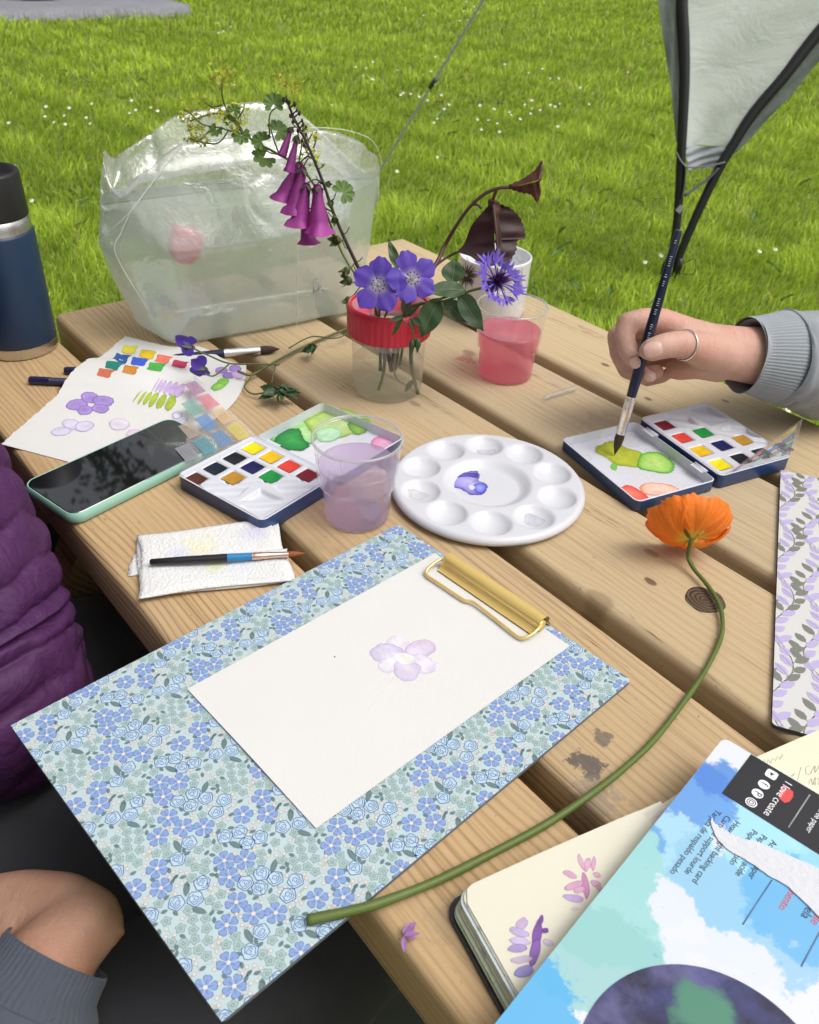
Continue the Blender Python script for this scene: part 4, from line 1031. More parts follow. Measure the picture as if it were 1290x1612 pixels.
for k in range(NA): fs.append((0, 1 + k, 1 + (k + 1) % NA))
for j in range(NR + 5):
    for k in range(NA): a = 1 + j * NA + k; b = 1 + j * NA + (k + 1) % NA; fs.append((a, a + NA, b + NA, b))
mb.add(vs, fs); mb.build('dish', mat('palette_plastic', (.60, .605, .635), .34, .025, 40), pal)
pz_ = .0046
wash(pal, [(703, 748), (712, 742), (730, 742), (748, 741), (756, 747), (754, 756), (762, 760), (768, 766), (762, 776), (750, 779), (738, 778), (728, 770), (712, 765)], pz_, L(142, 132, 208), L(66, 56, 166), L(184, 178, 228))
wash(pal, [(705, 747), (716, 743), (735, 744), (752, 745), (752, 752), (735, 750), (715, 752)], pz_ + .0002, L(76, 64, 160), L(52, 40, 138), L(104, 94, 188))
wash(pal, [(745, 765), (756, 760), (766, 766), (760, 775), (750, 774)], pz_ + .0003, L(110, 116, 214), L(70, 66, 180), L(150, 160, 232))
wash(pal, [(738, 765), (744, 763), (748, 768), (742, 772)], pz_ + .0004, L(206, 204, 236), L(190, 186, 230))

for k, (wi, ox, oy, ci, ce) in enumerate(((2, .002, -.003, (.54, .545, .60), (.47, .46, .55)), (5, -.003, .002, (.57, .575, .58), (.50, .52, .50)), (8, .0, .003, (.55, .55, .61), (.48, .47, .57)))):
    cx_, cy_ = .0662 + .0605 * math.cos(wa[wi]) + ox, .6257 + .0605 * math.sin(wa[wi]) + oy
    wash(pal, None, 0, ci, ce, 'paint_wash', lambda x, y: paz(x - .0662, y - .6257) + .00025, 3, world_pts=[Vector((cx_ + .008 * math.cos(a) * (1 + .25 * math.sin(3 * a + k)), cy_ + .007 * math.sin(a) * (1 + .2 * math.cos(2 * a + k)), 0)) for a in [q * math.pi / 5 for q in range(10)]])

# ------------------------------------------------------------------ clear tube piece, loose petals
tb = at(858, 626, .003); te = at(906, 611, .003)
tt = thing('clear_tube', 'short clear plastic tube lying right of the pink cup', 'tube', (tb.x, tb.y, 0), 0)
CLR = clearmat('clear_plastic')
mb = MB(); mb.tube([tb, te], .0030, 14, cap=False); mb.tube([tb, te], .0022, 14, cap=False); mb.build('tube_wall', CLR, tt, world=True)
# ------------------------------------------------------------------ cups and jar
RIMC = clearmat('rim_plastic', (.96, .96, .97), .08, .28)
def cup(label, c, rb, rt_, h, step, wl, wmat, waterlabel):
    t = thing('plastic_cup', label, 'cup', (c[0], c[1], .0003), 0)
    rs = lerp(rb, rt_, step / h)
    prof = [(1e-4, .0012), (rb * .86, .0012), (rb * .93, .0004), (rb * .985, .001), (rb, .003), (rs - .0026, step - .0020), (rs - .0022, step - .0008), (rs + .0010, step + .0008), (rs + .0013, step + .003), (rt_ - .0008, h - .003), (rt_ - .0006, h - .0022), (rt_ + .0007, h - .0018), (rt_ + .0011, h - .0008), (rt_ + .0006, h), (rt_ - .0008, h), (rt_ - .001, h - .0012)]
    mb = MB(); mb.lathe(prof, 72); mb.build('cup_wall', CLR, t)
    mb = MB(); mb.tube([(rt_ * math.cos(a), rt_ * math.sin(a), h - .0004) for a in [2 * math.pi * k / 72 for k in range(73)]], .0011, 8, cap=False); mb.build('rim', RIMC, t)
    mb = MB(); wp = [(1e-4, .0016)]
    for z in [.0018 + (wl - .0018) * k / 14 for k in range(15)]:
        if z < step - .002: r = lerp(rb, rs - .0026, (z - .003) / (step - .0055)) if z > .003 else rb * .98
        else: r = lerp(rs - .0006, rt_ - .0012, (z - step) / (h - step)) if z > step + .001 else rs - .001
        wp.append((r - .0005, z))
    wp += [(wp[-1][0] * .985, wl - .0004), (1e-4, wl - .0004)]
    mb.lathe(wp, 72); mb.build('water', wmat, t)
    return t
cup('clear cup of lilac rinse water beside the round palette', (-.0430, .5815), .0268, .0352, .0745, .034, .051, watermat('lilac_water', (.93, .86, .96), (.80, .66, .87), .32), '')
cup('clear cup of pink rinse water behind the palette', (.0965, .8575), .0295, .0366, .0785, .034, .052, watermat('pink_water', (.99, .62, .71), (.97, .32, .45), .46), '')
wc = thing('white_cup', 'white cup with thin line drawings behind the pink cup', 'cup', (.0875, 1.010, .0003), 0)
mb = MB(); mb.lathe([(1e-4, .0), (.037, 0), (.0385, .0015), (.0405, .02), (.0425, .076), (.0430, .0785), (.0418, .0795), (.0405, .078), (.0385, .02), (.036, .004), (1e-4, .004)], 64); mb.build('cup_wall', mat('glazed_white', (.74, .75, .76), .25, .02), wc)
def cyl_pt(px, py):
    """point on the cup's outer wall seen at this place"""
    d = _ray(px, py); o = CAMP; cx, cy = .0875, 1.010; r = .0419
    a = d.x * d.x + d.y * d.y; b = 2 * ((o.x - cx) * d.x + (o.y - cy) * d.y); c = (o.x - cx) ** 2 + (o.y - cy) ** 2 - r * r
    disc = b * b - 4 * a * c
    if disc < 0: return None
    t = (-b - math.sqrt(disc)) / (2 * a); p = o + d * t; return p + Vector((p.x - cx, p.y - cy, 0)) * .012
mb = MB(); R = random.Random(8)
for k in range(34):
    a = 2 * math.pi * k / 34 + R.uniform(-.08, .08); l = R.uniform(12, 22)
    pts = [cyl_pt(735 + math.cos(a) * l * f, 433 + math.sin(a) * l * f * 1.1) for f in (.15, .6, 1)]
    if None not in pts: mb.tube(pts, [.0007, .0006, .0002], 5)
mb.build('printed_seedhead', mat('cup_brown', (.075, .035, .03), .5), wc, world=True)
mb = MB()
for ln in ([(735, 405), (744, 418), (752, 430)], [(752, 430), (744, 434), (738, 434)], [(822, 420), (821, 440), (820, 462)], [(733, 508), (732, 522), (731, 536)], [(757, 470), (757, 480)], [(812, 405), (818, 412), (824, 410)]):
    pts = [cyl_pt(*p) for p in ln]
    if None not in pts: mb.tube(pts, .0003, 4)
mb.build('printed_line', mat('cup_line', (.12, .12, .2), .5), wc, world=True)
mb = MB()
for z in (.006, .009): mb.lathe([(.0394 + z * .06, z), (.0397 + z * .06, z + .0004), (.0396 + z * .06, z + .0008)], 64)
mb.build('printed_band', mat('cup_band', (.16, .18, .34), .5), wc)
JC = (-.0290, .8105)
jar = thing('jar', 'clear jar with red screw collar holding the cut flowers', 'jar', (JC[0], JC[1], .0003), 0)
JCL = clearmat('jar_plastic', (.97, .97, .95), .08, .05)
mb = MB(); mb.lathe([(1e-4, .001), (.031, .001), (.0335, .0006), (.0350, .003), (.0360, .012), (.0372, .055), (.0376, .062), (.0372, .064), (.0372, .088)], 72); mb.build('jar_wall', JCL, jar)
mb = MB(); mb.lathe([(1e-4, .0022), (.0335, .0022), (.0348, .006), (.0362, .034), (.0358, .0346), (1e-4, .0343)], 64); mb.build('water', watermat('jar_water', (.98, .98, .93), (.90, .88, .76), .12), jar)
RED = mat('red_plastic', (.60, .022, .045), .35, .08, 40)
mb = MB(); NA = 120
for part in (0,):
    prof = [(.0404, .0635), (.0412, .0645), (.0416, .0885), (.0416, .0900), (.0410, .0925), (.0398, .0935), (.0378, .0935), (.0372, .0920), (.0372, .0645), (.0390, .0635)]
    vs = []; fs = []; m_ = len(prof)
    for k in range(NA):
        a = 2 * math.pi * k / NA
        for i, (r, z) in enumerate(prof):
            if 1 <= i <= 2: r += (.0006 if k % 3 else -.0005)
            vs.append((r * math.cos(a), r * math.sin(a), z))
    for k in range(NA):
        b = ((k + 1) % NA) * m_; a = k * m_
        for i in range(m_): fs.append((a + i, b + i, b + (i + 1) % m_, a + (i + 1) % m_))
    mb.add(vs, fs)
mb.build('collar', RED, jar, auto=40)
mb = MB(); mb.lathe([(.0370, .0915), (.0340, .0905), (.030, .086), (.016, .056), (.0135, .047), (.013, .045)], 64); mb.build('inner_funnel', clearmat('funnel_plastic', (.90, .90, .90), .2, .32), jar)
mb = MB(); mb.lathe([(.0372, .0906), (.036, .0899), (.030, .0865), (.024, .073)], 64); mb.build('pink_insert', mat('pink_insert', (.66, .10, .13), .4), jar)

# ------------------------------------------------------------------ flask
fk = thing('flask', 'navy insulated flask with black lid and steel band at the left edge', 'flask', (-.4345, .8690, .0003), 0)
mb = MB(); mb.lathe([(1e-4, 0), (.0370, 0), (.0383, .0012), (.0386, .004), (.0386, .0120)], 64); mb.build('steel_base', STEEL, fk)
mb = MB(); mb.lathe([(.0386, .0120), (.0390, .0122), (.0392, .014), (.0390, .126), (.0380, .1285), (.0372, .1290)], 64); mb.build('flask_body', mat('navy_powder', (.010, .030, .070), .38, .12, 30, .15, 900), fk)
mb = MB(); mb.lathe([(.0372, .1290), (.0374, .1294), (.0366, .1420), (.0360, .1425)], 64); mb.build('steel_band', STEEL, fk)
mb = MB(); mb.lathe([(.0355, .1425), (.0368, .1428), (.0371, .145), (.0362, .1830), (.0352, .1855), (.0330, .1860), (.0310, .1850), (.0305, .1780), (1e-4, .1770)], 64); mb.build('lid', mat('black_lid', (.012, .012, .012), .45, .1), fk)

# ------------------------------------------------------------------ collapsible water bag
WB = at(275, 545); d_ = (at(552, 497) - WB); d_.z = 0; BE = d_.normalized(); BWN = Vector((-BE.y, BE.x, 0))
def atw(px, py, w_):
    d = _ray(px, py); o = WB + BWN * w_; t = (o - CAMP).dot(BWN) / d.dot(BWN); return CAMP + d * t
bagp = [(275, 545, 0), (345, 534, -.004), (455, 515, -.004), (552, 497, 0), (232, 487, .008), (570, 465, .03), (300, 500, -.012), (430, 480, -.016), (540, 450, -.012),
        (152, 382, .035), (158, 372, .06), (180, 400, .012), (585, 385, .03), (270, 400, -.018), (420, 380, -.022), (550, 350, -.012), (206, 331, .010), (156, 290, .06), (592, 320, .035),
        (162, 214, .055), (172, 207, .07), (289, 225, .022), (430, 205, .020), (520, 202, .022), (575, 215, .026), (594, 235, .036), (600, 258, .05), (246, 179, .078), (300, 171, .09), (380, 161, .095), (437, 152, .09), (462, 156, .086), (490, 172, .078), (512, 190, .07)]
zb = .0012
pts = [atw(*q) for q in bagp]
for p in pts:
    if p.z < zb: p.z = zb
E_ = (at(552, 497) - WB).length
pts += [WB + BE * (.02 + q * (E_ - .01)) + BWN * .085 + Vector((0, 0, zb)) for q in (0, .5, 1)] + [WB + BE * (-.03) + BWN * .05 + Vector((0, 0, .01)), WB + BE * (E_ + .02) + BWN * .05 + Vector((0, 0, zb))]
pts += [WB + BE * (-.03 + q * (E_ + .05)) + BWN * .10 + Vector((0, 0, z)) for q in (0, .35, .7, .95) for z in (.06, .13)]
bm = bmesh.new()
for p in pts: bm.verts.new(p)
bmesh.ops.convex_hull(bm, input=bm.verts[:])
lo = [v for v in bm.verts if not v.link_faces]
if lo: bmesh.ops.delete(bm, geom=lo, context='VERTS')
me = bpy.data.meshes.new('tmp'); bm.to_mesh(me); bm.free()
def modded(me, mods):
    o = bpy.data.objects.new('tmp', me); COL.objects.link(o)
    for typ, kw in mods:
        m = o.modifiers.new('m', typ)
        for k, v in kw.items(): setattr(m, k, v)
    dg = bpy.context.evaluated_depsgraph_get(); r = bpy.data.meshes.new_from_object(o.evaluated_get(dg)); bpy.data.objects.remove(o); return r
me = modded(me, [('REMESH', dict(mode='VOXEL', voxel_size=.0042)), ('SMOOTH', dict(factor=.5, iterations=6))])
def bagdent(p, n, amt=1.0):
    q = Vector(p) * 14; a = mnoise.noise(q); b = mnoise.noise(Vector(p) * 33 + Vector((5, 1, 2)))
    # creases running up the film
    e = (Vector(p) - WB).dot(BE); cr = abs(math.sin(e * 40 + p[2] * 26 + 3 * a)); up_k = max(0, min(1, (p[2] - .08) / .12))
    return (a * .0024 + b * .0008 - (1 - cr) ** 6 * .0020 * up_k) * amt
bm = bmesh.new(); bm.from_mesh(me); bm.normal_update()
for v in bm.verts:          # the slack top folds inwards between the two upper edges
    q = ((v.co - WB).dot(BWN) - .024) / .062
    if 0 < q < 1 and v.normal.z > .25 and v.co.z > .15: v.co.z -= .050 * math.sin(math.pi * q) ** .8 * min(1, (v.normal.z - .25) * 4)
bmesh.ops.smooth_vert(bm, verts=[v for v in bm.verts if v.co.z > .13], factor=.5, use_axis_x=True, use_axis_y=True, use_axis_z=True); bm.normal_update()
for v in bm.verts:
    v.co += v.normal * bagdent(v.co, v.normal)
    if v.co.z < zb: v.co.z = zb
bag = thing('water_bag', 'clear collapsible water bag half full, standing behind the jar', 'water bag', (WB.x + .1, WB.y + .1, 0), 0)
def bm_obj(bm, name, m, parent, smooth=True):
    me = bpy.data.meshes.new(name); inv = XF[parent.name].inverted()
    bm2 = bm.copy(); bmesh.ops.transform(bm2, matrix=inv, verts=bm2.verts); bm2.to_mesh(me); bm2.free()
    if smooth: me.polygons.foreach_set('use_smooth', [True] * len(me.polygons))
    me.materials.append(m); o = bpy.data.objects.new(name, me); COL.objects.link(o); o.parent = parent; XF[o.name] = XF[parent.name]; return o
t_ = NT('bag_film'); v_ = t_.obj()
nz = t_.noise(v_, 22, 5, .6); bn = t_.bump(t_.noise(v_, 38, 4), .6, .004)
milk = t_.n('MixShader', {0: .45, 1: t_.n('BsdfDiffuse', {0: (.95, .96, .95)}), 2: t_.n('BsdfTranslucent', {0: (.97, .98, .97)})})
hz = t_.n('MapRange', {0: nz, 1: .3, 2: .75, 3: .11, 4: .24})
lwt = t_.n('LayerWeight', {0: .5}, out=1)
hz = t_.math('ADD', hz, t_.math('MULTIPLY', t_.math('POWER', lwt, 3.0), .35))
FILMB = t_.out(t_.n('MixShader', {0: schlick(t_, .13, .6, bn), 1: t_.n('MixShader', {0: hz, 1: t_.n('BsdfTransparent', {0: (.97, .98, .97)}), 2: milk}), 2: t_.n('BsdfGlossy', {0: (1, 1, 1), 1: .17, 'Normal': bn})}))
WLZ = .147
bm_w = bm.copy()
bm_obj(bm, 'bag_film', FILMB, bag)
bm_w.normal_update()
for v in bm_w.verts: v.co -= v.normal * .0012
g_ = bmesh.ops.bisect_plane(bm_w, geom=bm_w.verts[:] + bm_w.edges[:] + bm_w.faces[:], plane_co=(0, 0, WLZ), plane_no=(0, 0, 1), clear_outer=True)
ed = [e for e in g_['geom_cut'] if isinstance(e, bmesh.types.BMEdge)]
bmesh.ops.contextual_create(bm_w, geom=ed)
t_ = NT('bag_water'); 
wmix = t_.n('MixShader', {0: .36, 1: t_.n('BsdfTransparent', {0: (.95, .985, .965)}), 2: t_.n('MixShader', {0: .5, 1: t_.n('BsdfDiffuse', {0: (.86, .93, .89)}), 2: t_.n('BsdfTranslucent', {0: (.88, .95, .90)})})})
BAGW = t_.out(t_.n('MixShader', {0: schlick(t_, .03, .4), 1: wmix, 2: t_.n('BsdfGlossy', {1: .08})}))
bm_obj(bm_w, 'water', BAGW, bag); bm.free(); bm_w.free()
# pink screw cap on the far side, seen blurred through the water
cpos = atw(290, 388, .012); M = Matrix.Translation(cpos) @ BWN.to_track_quat('Z', 'Y').to_matrix().to_4x4()
mb = MB(); mb.lathe([(1e-4, -.012), (.012, -.012), (.016, -.010), (.0175, -.004), (.0175, .004), (.016, .007), (1e-4, .007)], 32, 0, M)
mb.tube([M @ Vector((-.02, 0, .002)), M @ Vector((-.012, .012, .004)), M @ Vector((.01, .018, .004))], .006, 10)
mb.build('cap', mat('pink_cap', (.75, .09, .13), .4, .15, 60), bag, world=True)
# welded seams along the folds, and the small maker's mark
SEAM = film_material('bag_seam', .35, (.86, .88, .87))
for q in ([(289, 224, .021), (246, 278, .015), (206, 330, .009), (178, 358, .018), (154, 381, .034)], [(289, 224, .021), (360, 214, .020), (430, 204, .019), (520, 201, .021), (575, 214, .025), (594, 234, .035), (600, 258, .049)], [(468, 372, -.0235), (468, 420, -.022), (467, 460, -.017), (466, 510, -.007)], [(206, 330, .009), (190, 365, .010), (182, 400, .009), (232, 486, .006)]):
    mb = MB(); mb.tube(catmull([atw(*p) - BWN * .0015 for p in q], 8), .0007, 6); mb.build('seam', SEAM, bag, world=True)
mk = mat('mark_grey', (.30, .32, .31), .6)
mb = MB()
for q in ([(494, 440), (494, 462)], [(494, 442), (500, 444), (503, 450), (499, 456), (494, 458)], [(500, 444), (510, 458)], [(510, 444), (500, 458)], [(494, 461), (510, 459)], [(494, 440), (510, 436)]):
    mb.tube([atw(x, y, -.0205) for x, y in q], .00055, 5)
mb.build('makers_mark', mk, bag, world=True)
# ------------------------------------------------------------------ flowers in the jar
def camdir(p): return (CAMP - Vector(p)).normalized()
def leaf(mb, A, B, w_, nrm, fold=.25, curl=.12, nx=5, ny=10, prof='lance', serr=0.0, mi=0, twist=0.0, sfreq=11):
    A, B = Vector(A), Vector(B); d = B - A; l = d.length; t = d.normalized(); s = t.cross(nrm).normalized(); n = s.cross(t).normalized()
    def f(u, v):
        if prof == 'lance': ww = math.sin(math.pi * (v ** .8)) ** .9
        elif prof == 'heart': ww = (math.sin(math.pi * min(1, .08 + .92 * v) ** .62)) ** .75
        else: ww = math.sin(math.pi * v) ** .6
        ww = max(ww, .02); e = abs(2 * u - 1)
        if serr and e > .9: ww *= 1 + serr * (((v * sfreq) % 1.0) - .4)
        x = (2 * u - 1) * w_ / 2 * ww
        sv = s * math.cos(twist * v) + n * math.sin(twist * v); nv = n * math.cos(twist * v) - s * math.sin(twist * v)
        return A + d * v + sv * x + nv * (fold * abs(x) - curl * l * (v * v) + .015 * l * math.sin(v * 14 + u * 5))
    mb.grid(nx, ny, f, mi)
def frame(nrm, up=Vector((0, 0, 1))):
    n = Vector(nrm).normalized(); x = up.cross(n)
    if x.length < 1e-4: x = Vector((1, 0, 0))
    x.normalize(); y = n.cross(x); return Matrix((x, y, n)).transposed()
GREEN = leafmat('stem_green', (.075, .125, .030), .15); LEAFG = leafmat('leaf_green', (.035, .075, .022), .22, .35); LEAFD = leafmat('leaf_dark_green', (.050, .098, .036), .2, .35)
JY = JC[1]
def petal_flower(label, c, nrm, r, rot, wilt=0.0):
    t = thing('geranium_flower', label, 'flower', c, 0, 'violet-blue geranium blooms in the jar')
    M = frame(nrm); R = random.Random(label)
    for k in range(5):
        a = rot + k * 2 * math.pi / 5 + R.uniform(-.08, .08); mb = MB(); cols = []
        sc_ = R.uniform(.94, 1.06)
        def f(u, v):
            ww = (.16 + .84 * math.sin(min(1, v * 1.08) * math.pi * .60)) * (1 - .42 * max(0, v - .78) / .22) if v < 1 else .5
            x = (2 * u - 1) * .41 * r * ww; rr = r * sc_ * (.06 + .94 * v) * (1 - .10 * abs(2 * u - 1) ** 3 * v) * (1 + (.025 * math.sin(u * 9 + k) if v > .9 else 0))
            z = .10 * r * v * (1 - v) * 3 - .04 * r * (2 * u - 1) ** 2 + .03 * r * math.sin(u * 12 + k) * v + k * .00025 + (.12 * r * v * v)
            return Vector(c) + M @ Vector((rr * math.cos(a) - x * math.sin(a), rr * math.sin(a) + x * math.cos(a), z))
        mb.grid(9, 11, f)
        for j in range(11):
            for i in range(9):
                v = j / 10; u = i / 8; k_ = max(0, min(1, (v - .10) / .24)); vein = .05 * (abs(math.sin(u * 3.14159 * 4)) < .35) * (v < .8)
                base = mixc((.62, .58, .72), (.145, .080, .56), k_); cols.append(tuple(x * (1 - vein) for x in base))
        mb.build('petal', PETV, t, world=True, cols=cols)
    mb = MB()
    for k in range(10):
        a = k * .628; p1 = Vector(c) + M @ Vector((math.cos(a) * r * .22, math.sin(a) * r * .22, r * .24))
        mb.tube([Vector(c), p1], .00028, 5); mb.sphere(p1, .0008, 6, 1)
    mb.build('stamen', [mat('stamen_pale', (.55, .5, .6), .6), mat('anther', (.03, .02, .07), .6)], t, world=True)
    mb = MB(); mb.sphere(Vector(c) + M @ Vector((0, 0, r * .06)), r * .075, 8); mb.tube([Vector(c), Vector(c) + M @ Vector((0, 0, r * .3))], .0006, 6); mb.build('pistil', mat('pistil', (.4, .42, .36), .6), t, world=True)
    mb = MB()
    for k in range(5):
        a = rot + .63 + k * 1.257; leaf(mb, Vector(c) - Vector(M @ Vector((0, 0, .002))), Vector(c) + M @ Vector((math.cos(a) * r * .5, math.sin(a) * r * .5, -.003)), r * .2, M @ Vector((0, 0, 1)))
    b = Vector(c) - (M @ Vector((0, 0, 1))) * .02
    mb.tube(catmull([Vector(c), b, Vector((JC[0] + R.uniform(-.012, .012), JY, .075)), Vector((JC[0] + R.uniform(-.01, .01), JY, .02))], 5), .0011, 7); mb.build('stem', GREEN, t, world=True)
PETV = attr_mat('violet_petal', .55, .12, 120, .4)
c1 = aty(597, 449, .772); c2 = aty(648, 439, .776)
petal_flower('violet-blue geranium bloom left of the pair over the red collar', c1, camdir(c1) + Vector((-.12, 0, .12)), .0262, .25)
petal_flower('violet-blue geranium bloom right of the pair over the red collar', c2, camdir(c2) + Vector((.22, 0, .18)), .0250, .55)

# foxglove
FXY = .835
fx = thing('foxglove', 'purple foxglove spike leaning left out of the jar', 'flower', (JC[0], JC[1], .02), 0)
sp = [(454, 163), (463, 185), (478, 214), (494, 250), (510, 290), (525, 334), (543, 376), (560, 412), (574, 442), (590, 480)]
def fy(i): return FXY + .02 * (1 - i / 9)
stp = [aty(x, y, fy(i)) for i, (x, y) in enumerate(sp)] + [Vector((JC[0] - .005, JY, .06)), Vector((JC[0] + .004, JY - .004, .022))]
DSTEM = mat('purple_brown_stem', (.040, .022, .026), .6, .3, 80)
mb = MB(); cs = catmull(stp, 5); mb.tube(cs, [lerp(.0010, .0022, k / (len(cs) - 1)) for k in range(len(cs))], 8); mb.build('stem', DSTEM, fx, world=True)
BELL = attr_mat('foxglove_bell', .5, .18, 90, .4); CALYX = leafmat('calyx', (.06, .062, .030), .2, .4)
def nearest_stem(x, y):
    b = min(range(len(sp)), key=lambda i: (sp[i][0] - x) ** 2 + (sp[i][1] - y) ** 2); return stp[b]
for k, (bx, by, ex, ey, mr, op, dy, shade) in enumerate(((459, 201, 444, 246, 8, .1, .0, .75), (468, 214, 455, 272, 9, .2, -.008, .8), (473, 256, 446, 318, 19, .9, .004, 1.0), (478, 262, 463, 336, 17, .9, -.006, .95), (484, 288, 470, 356, 18, 1, -.012, 1.0), (500, 290, 503, 366, 21, 1.1, -.016, 1.1), (482, 330, 486, 384, 17, 1.0, .006, .85))):
    Y = FXY + .012 + dy; A = aty(bx, by, Y); B = aty(ex, ey, Y - .012); d = B - A; M = Matrix.Translation(A) @ d.to_track_quat('Z', 'X').to_matrix().to_4x4(); l = d.length
    mrr = mr * .80 / 1500; mb = MB(); cols = []
    prof = [(0, .30), (.06, .42), (.15, .5), (.3, .56), (.45, .70), (.6, .84), (.75, .92), (.86, .98), (.93, 1.08 + .1 * op), (1.0, 1.0 + .38 * op)]
    NA = 20; vs = []; fs = []
    for j, (f, rr) in enumerate(prof):
        for q in range(NA):
            a = 2 * math.pi * q / NA; lobe = 1 + (.13 * math.cos(4 * a + .5 + k) + .06 * math.sin(7 * a + k) if j >= 8 else .035 * math.sin(5 * a + k + j * .3))
            zz = f * l + (.10 * l * max(0, math.cos(a)) * op if j == 9 else 0) - (.0 if j < 9 else .02 * l)
            vs.append(M @ Vector((mrr * rr * lobe * math.cos(a), mrr * rr * lobe * math.sin(a) * .85, zz)))
            cl_ = mixc((.26, .030, .20), (.44, .065, .36), f); cols.append(tuple(c * shade for c in cl_))
    for j in range(len(prof) - 1):
        for q in range(NA): fs.append((j * NA + q, j * NA + (q + 1) % NA, (j + 1) * NA + (q + 1) % NA, (j + 1) * NA + q))
    fs.append(tuple(range(NA)))
    mb.add(vs, fs); mb.build('bell', BELL, fx, world=True, cols=cols)
    mb = MB(); S = nearest_stem(bx + 26, by - 4)
    mb.tube(catmull([S, S.lerp(A, .5) + Vector((0, 0, .004)), A], 4), .0007, 6)
    for q in range(5):
        a = q * 1.257; leaf(mb, A - d.normalized() * .001, M @ Vector((mrr * .75 * math.cos(a), mrr * .75 * math.sin(a), l * .2)), .0055, M.to_3x3() @ Vector((math.cos(a), math.sin(a), .1)), .1, -.1, 4, 6)
    mb.build('calyx', CALYX, fx, world=True)
# tip buds, bare pedicels with seed capsules and bracts along the stem
mb = MB(); R = random.Random(5)
for k in range(16):
    f = k / 16; p = cs[int(f * 14)]; a = R.uniform(0, 6.28); q = p + Vector((math.cos(a) * .005, math.sin(a) * .005, .004)); mb.tube([p, q], [.0008, .0006], 5); mb.sphere(q, .0016 - .0002 * (k % 3), 7, 0, (1, 1, 1.6))
mb.build('buds', DSTEM, fx, world=True)
for k, (x, y, r) in enumerate(((516, 290, 6), (521, 322, 7), (527, 345, 8), (531, 378, 11), (546, 426, 10), (549, 442, 11), (548, 472, 9), (585, 428, 8), (506, 318, 6))):
    p = aty(x, y, FXY - .004); mb = MB(); S = nearest_stem(x, y); mb.tube([S, S.lerp(p, .6) + Vector((0, 0, -.002)), p], .0007, 5)
    d = (p - S).normalized() if (p - S).length > .001 else Vector((-1, 0, 0)); rr = r / 1500
    mb.sphere(p, rr * .55, 8, 0, (1, 1, 1.2))
    for q in range(5):
        a = q * 1.257 + k; M3 = frame(d); leaf(mb, p - d * rr * .3, p + M3 @ Vector((math.cos(a) * rr * .9, math.sin(a) * rr * .9, rr * 1.1)), rr * .8, M3 @ Vector((math.cos(a), math.sin(a), -.3)), .1, .0, 4, 6)
    mb.build('seed_capsule', leafmat('capsule_%d' % k, (.085, .115, .03), .2, .4), fx, world=True)
mb = MB()
for k in range(12):
    p = cs[8 + k * 3]; sg = 1 if k % 2 else -1; mb.tube(catmull([p, p + Vector((sg * .004, -.002, .002)), p + Vector((sg * .007, -.002, .006 + .002 * (k % 3)))], 3), [.0005] * 6 + [.0002], 5)
mb.build('bracts', DSTEM, fx, world=True)

# lady's mantle: branching stems, lobed leaves, froth of tiny yellow-green flowers
def lobed(mb, c, nrm, r, rot, lobes=7, depth=.22, cup=.25, mi=0):
    M = frame(nrm); n = lobes * 6; vs = [Vector(c)]; 
    for ring in (.5, 1.0):
        for k in range(n + 1):
            a = rot + math.radians(-150 + 300 * k / n); s = abs(math.sin(math.pi * lobes * k / n)) ** .6
            rr = r * ring * (1 - depth + depth * s) * (1 + (.05 * (k % 2) if ring == 1 else 0)); z = cup * rr * (.4 + .6 * math.cos(lobes * 2 * math.pi * k / n)) * .5 + cup * rr * ring * .5
            vs.append(Vector(c) + M @ Vector((rr * math.cos(a), rr * math.sin(a), z)))
    fs = [(0, 1 + k, 2 + k) for k in range(n)] + [(1 + k, n + 2 + k, n + 3 + k, 2 + k) for k in range(n)]
    mb.add(vs, fs, mi)
al = thing('ladys_mantle', 'frothy yellow-green sprig arching left above the water bag', 'flower sprig', (JC[0] - .006, JC[1] + .004, .02), 0)
AY = .86
ALG = leafmat('mantle_stem', (.13, .19, .035), .15); ALF = leafmat('mantle_leaf', (.12, .21, .04), .3, .3); ALY = leafmat('mantle_froth', (.50, .52, .05), .25, .35, 300)
mb = MB()
def ap(x, y, dy=0): return aty(x, y, AY + dy)
main = [Vector((JC[0] - .004, JY + .006, .025)), Vector((JC[0] - .012, JY + .012, .08)), ap(540, 400), ap(500, 300), ap(470, 262), ap(440, 243), ap(415, 230), ap(386, 212), ap(372, 196)]
mb.tube(catmull(main, 5), .0012, 7)
br = [[(440, 243), (425, 240), (408, 228)], [(386, 212), (360, 205), (340, 200), (322, 213), (312, 222)], [(386, 212), (372, 190), (358, 175), (350, 150), (350, 130)], [(360, 205), (345, 224), (325, 225), (300, 218)], [(372, 196), (355, 180), (330, 180), (300, 190)], [(340, 200), (318, 195), (300, 178), (290, 172)], [(470, 262), (475, 230), (480, 205)], [(425, 215), (425, 180), (440, 165), (452, 150)], [(440, 243), (430, 215), (425, 195)], [(372, 190), (382, 175), (385, 165)], [(350, 165), (335, 168), (322, 160)], [(480, 250), (492, 236), (498, 220)]]
for b in br: mb.tube(catmull([ap(x, y, .01 * math.sin(x)) for x, y in b], 4), .00075, 6)
mb.build('stem', ALG, al, world=True)
for k, (x, y, r, rot, tilt) in enumerate(((431, 163, 14, 1.6, 0), (437, 206, 15, .3, .2), (412, 222, 14, 2.8, .2), (380, 214, 13, -1.6, .1), (415, 248, 17, 3.4, .5), (368, 175, 10, 1.2, .1), (340, 205, 10, -2, .2), (540, 303, 17, .4, .1), (362, 190, 9, 2, .3))):
    p = ap(x, y, -.006); mb = MB(); lobed(mb, p, camdir(p) + Vector((math.sin(k * 2) * .5, 0, .5 + tilt)), r / 1450, rot); mb.build('leaf', ALF, al, world=True)
R = random.Random(31)
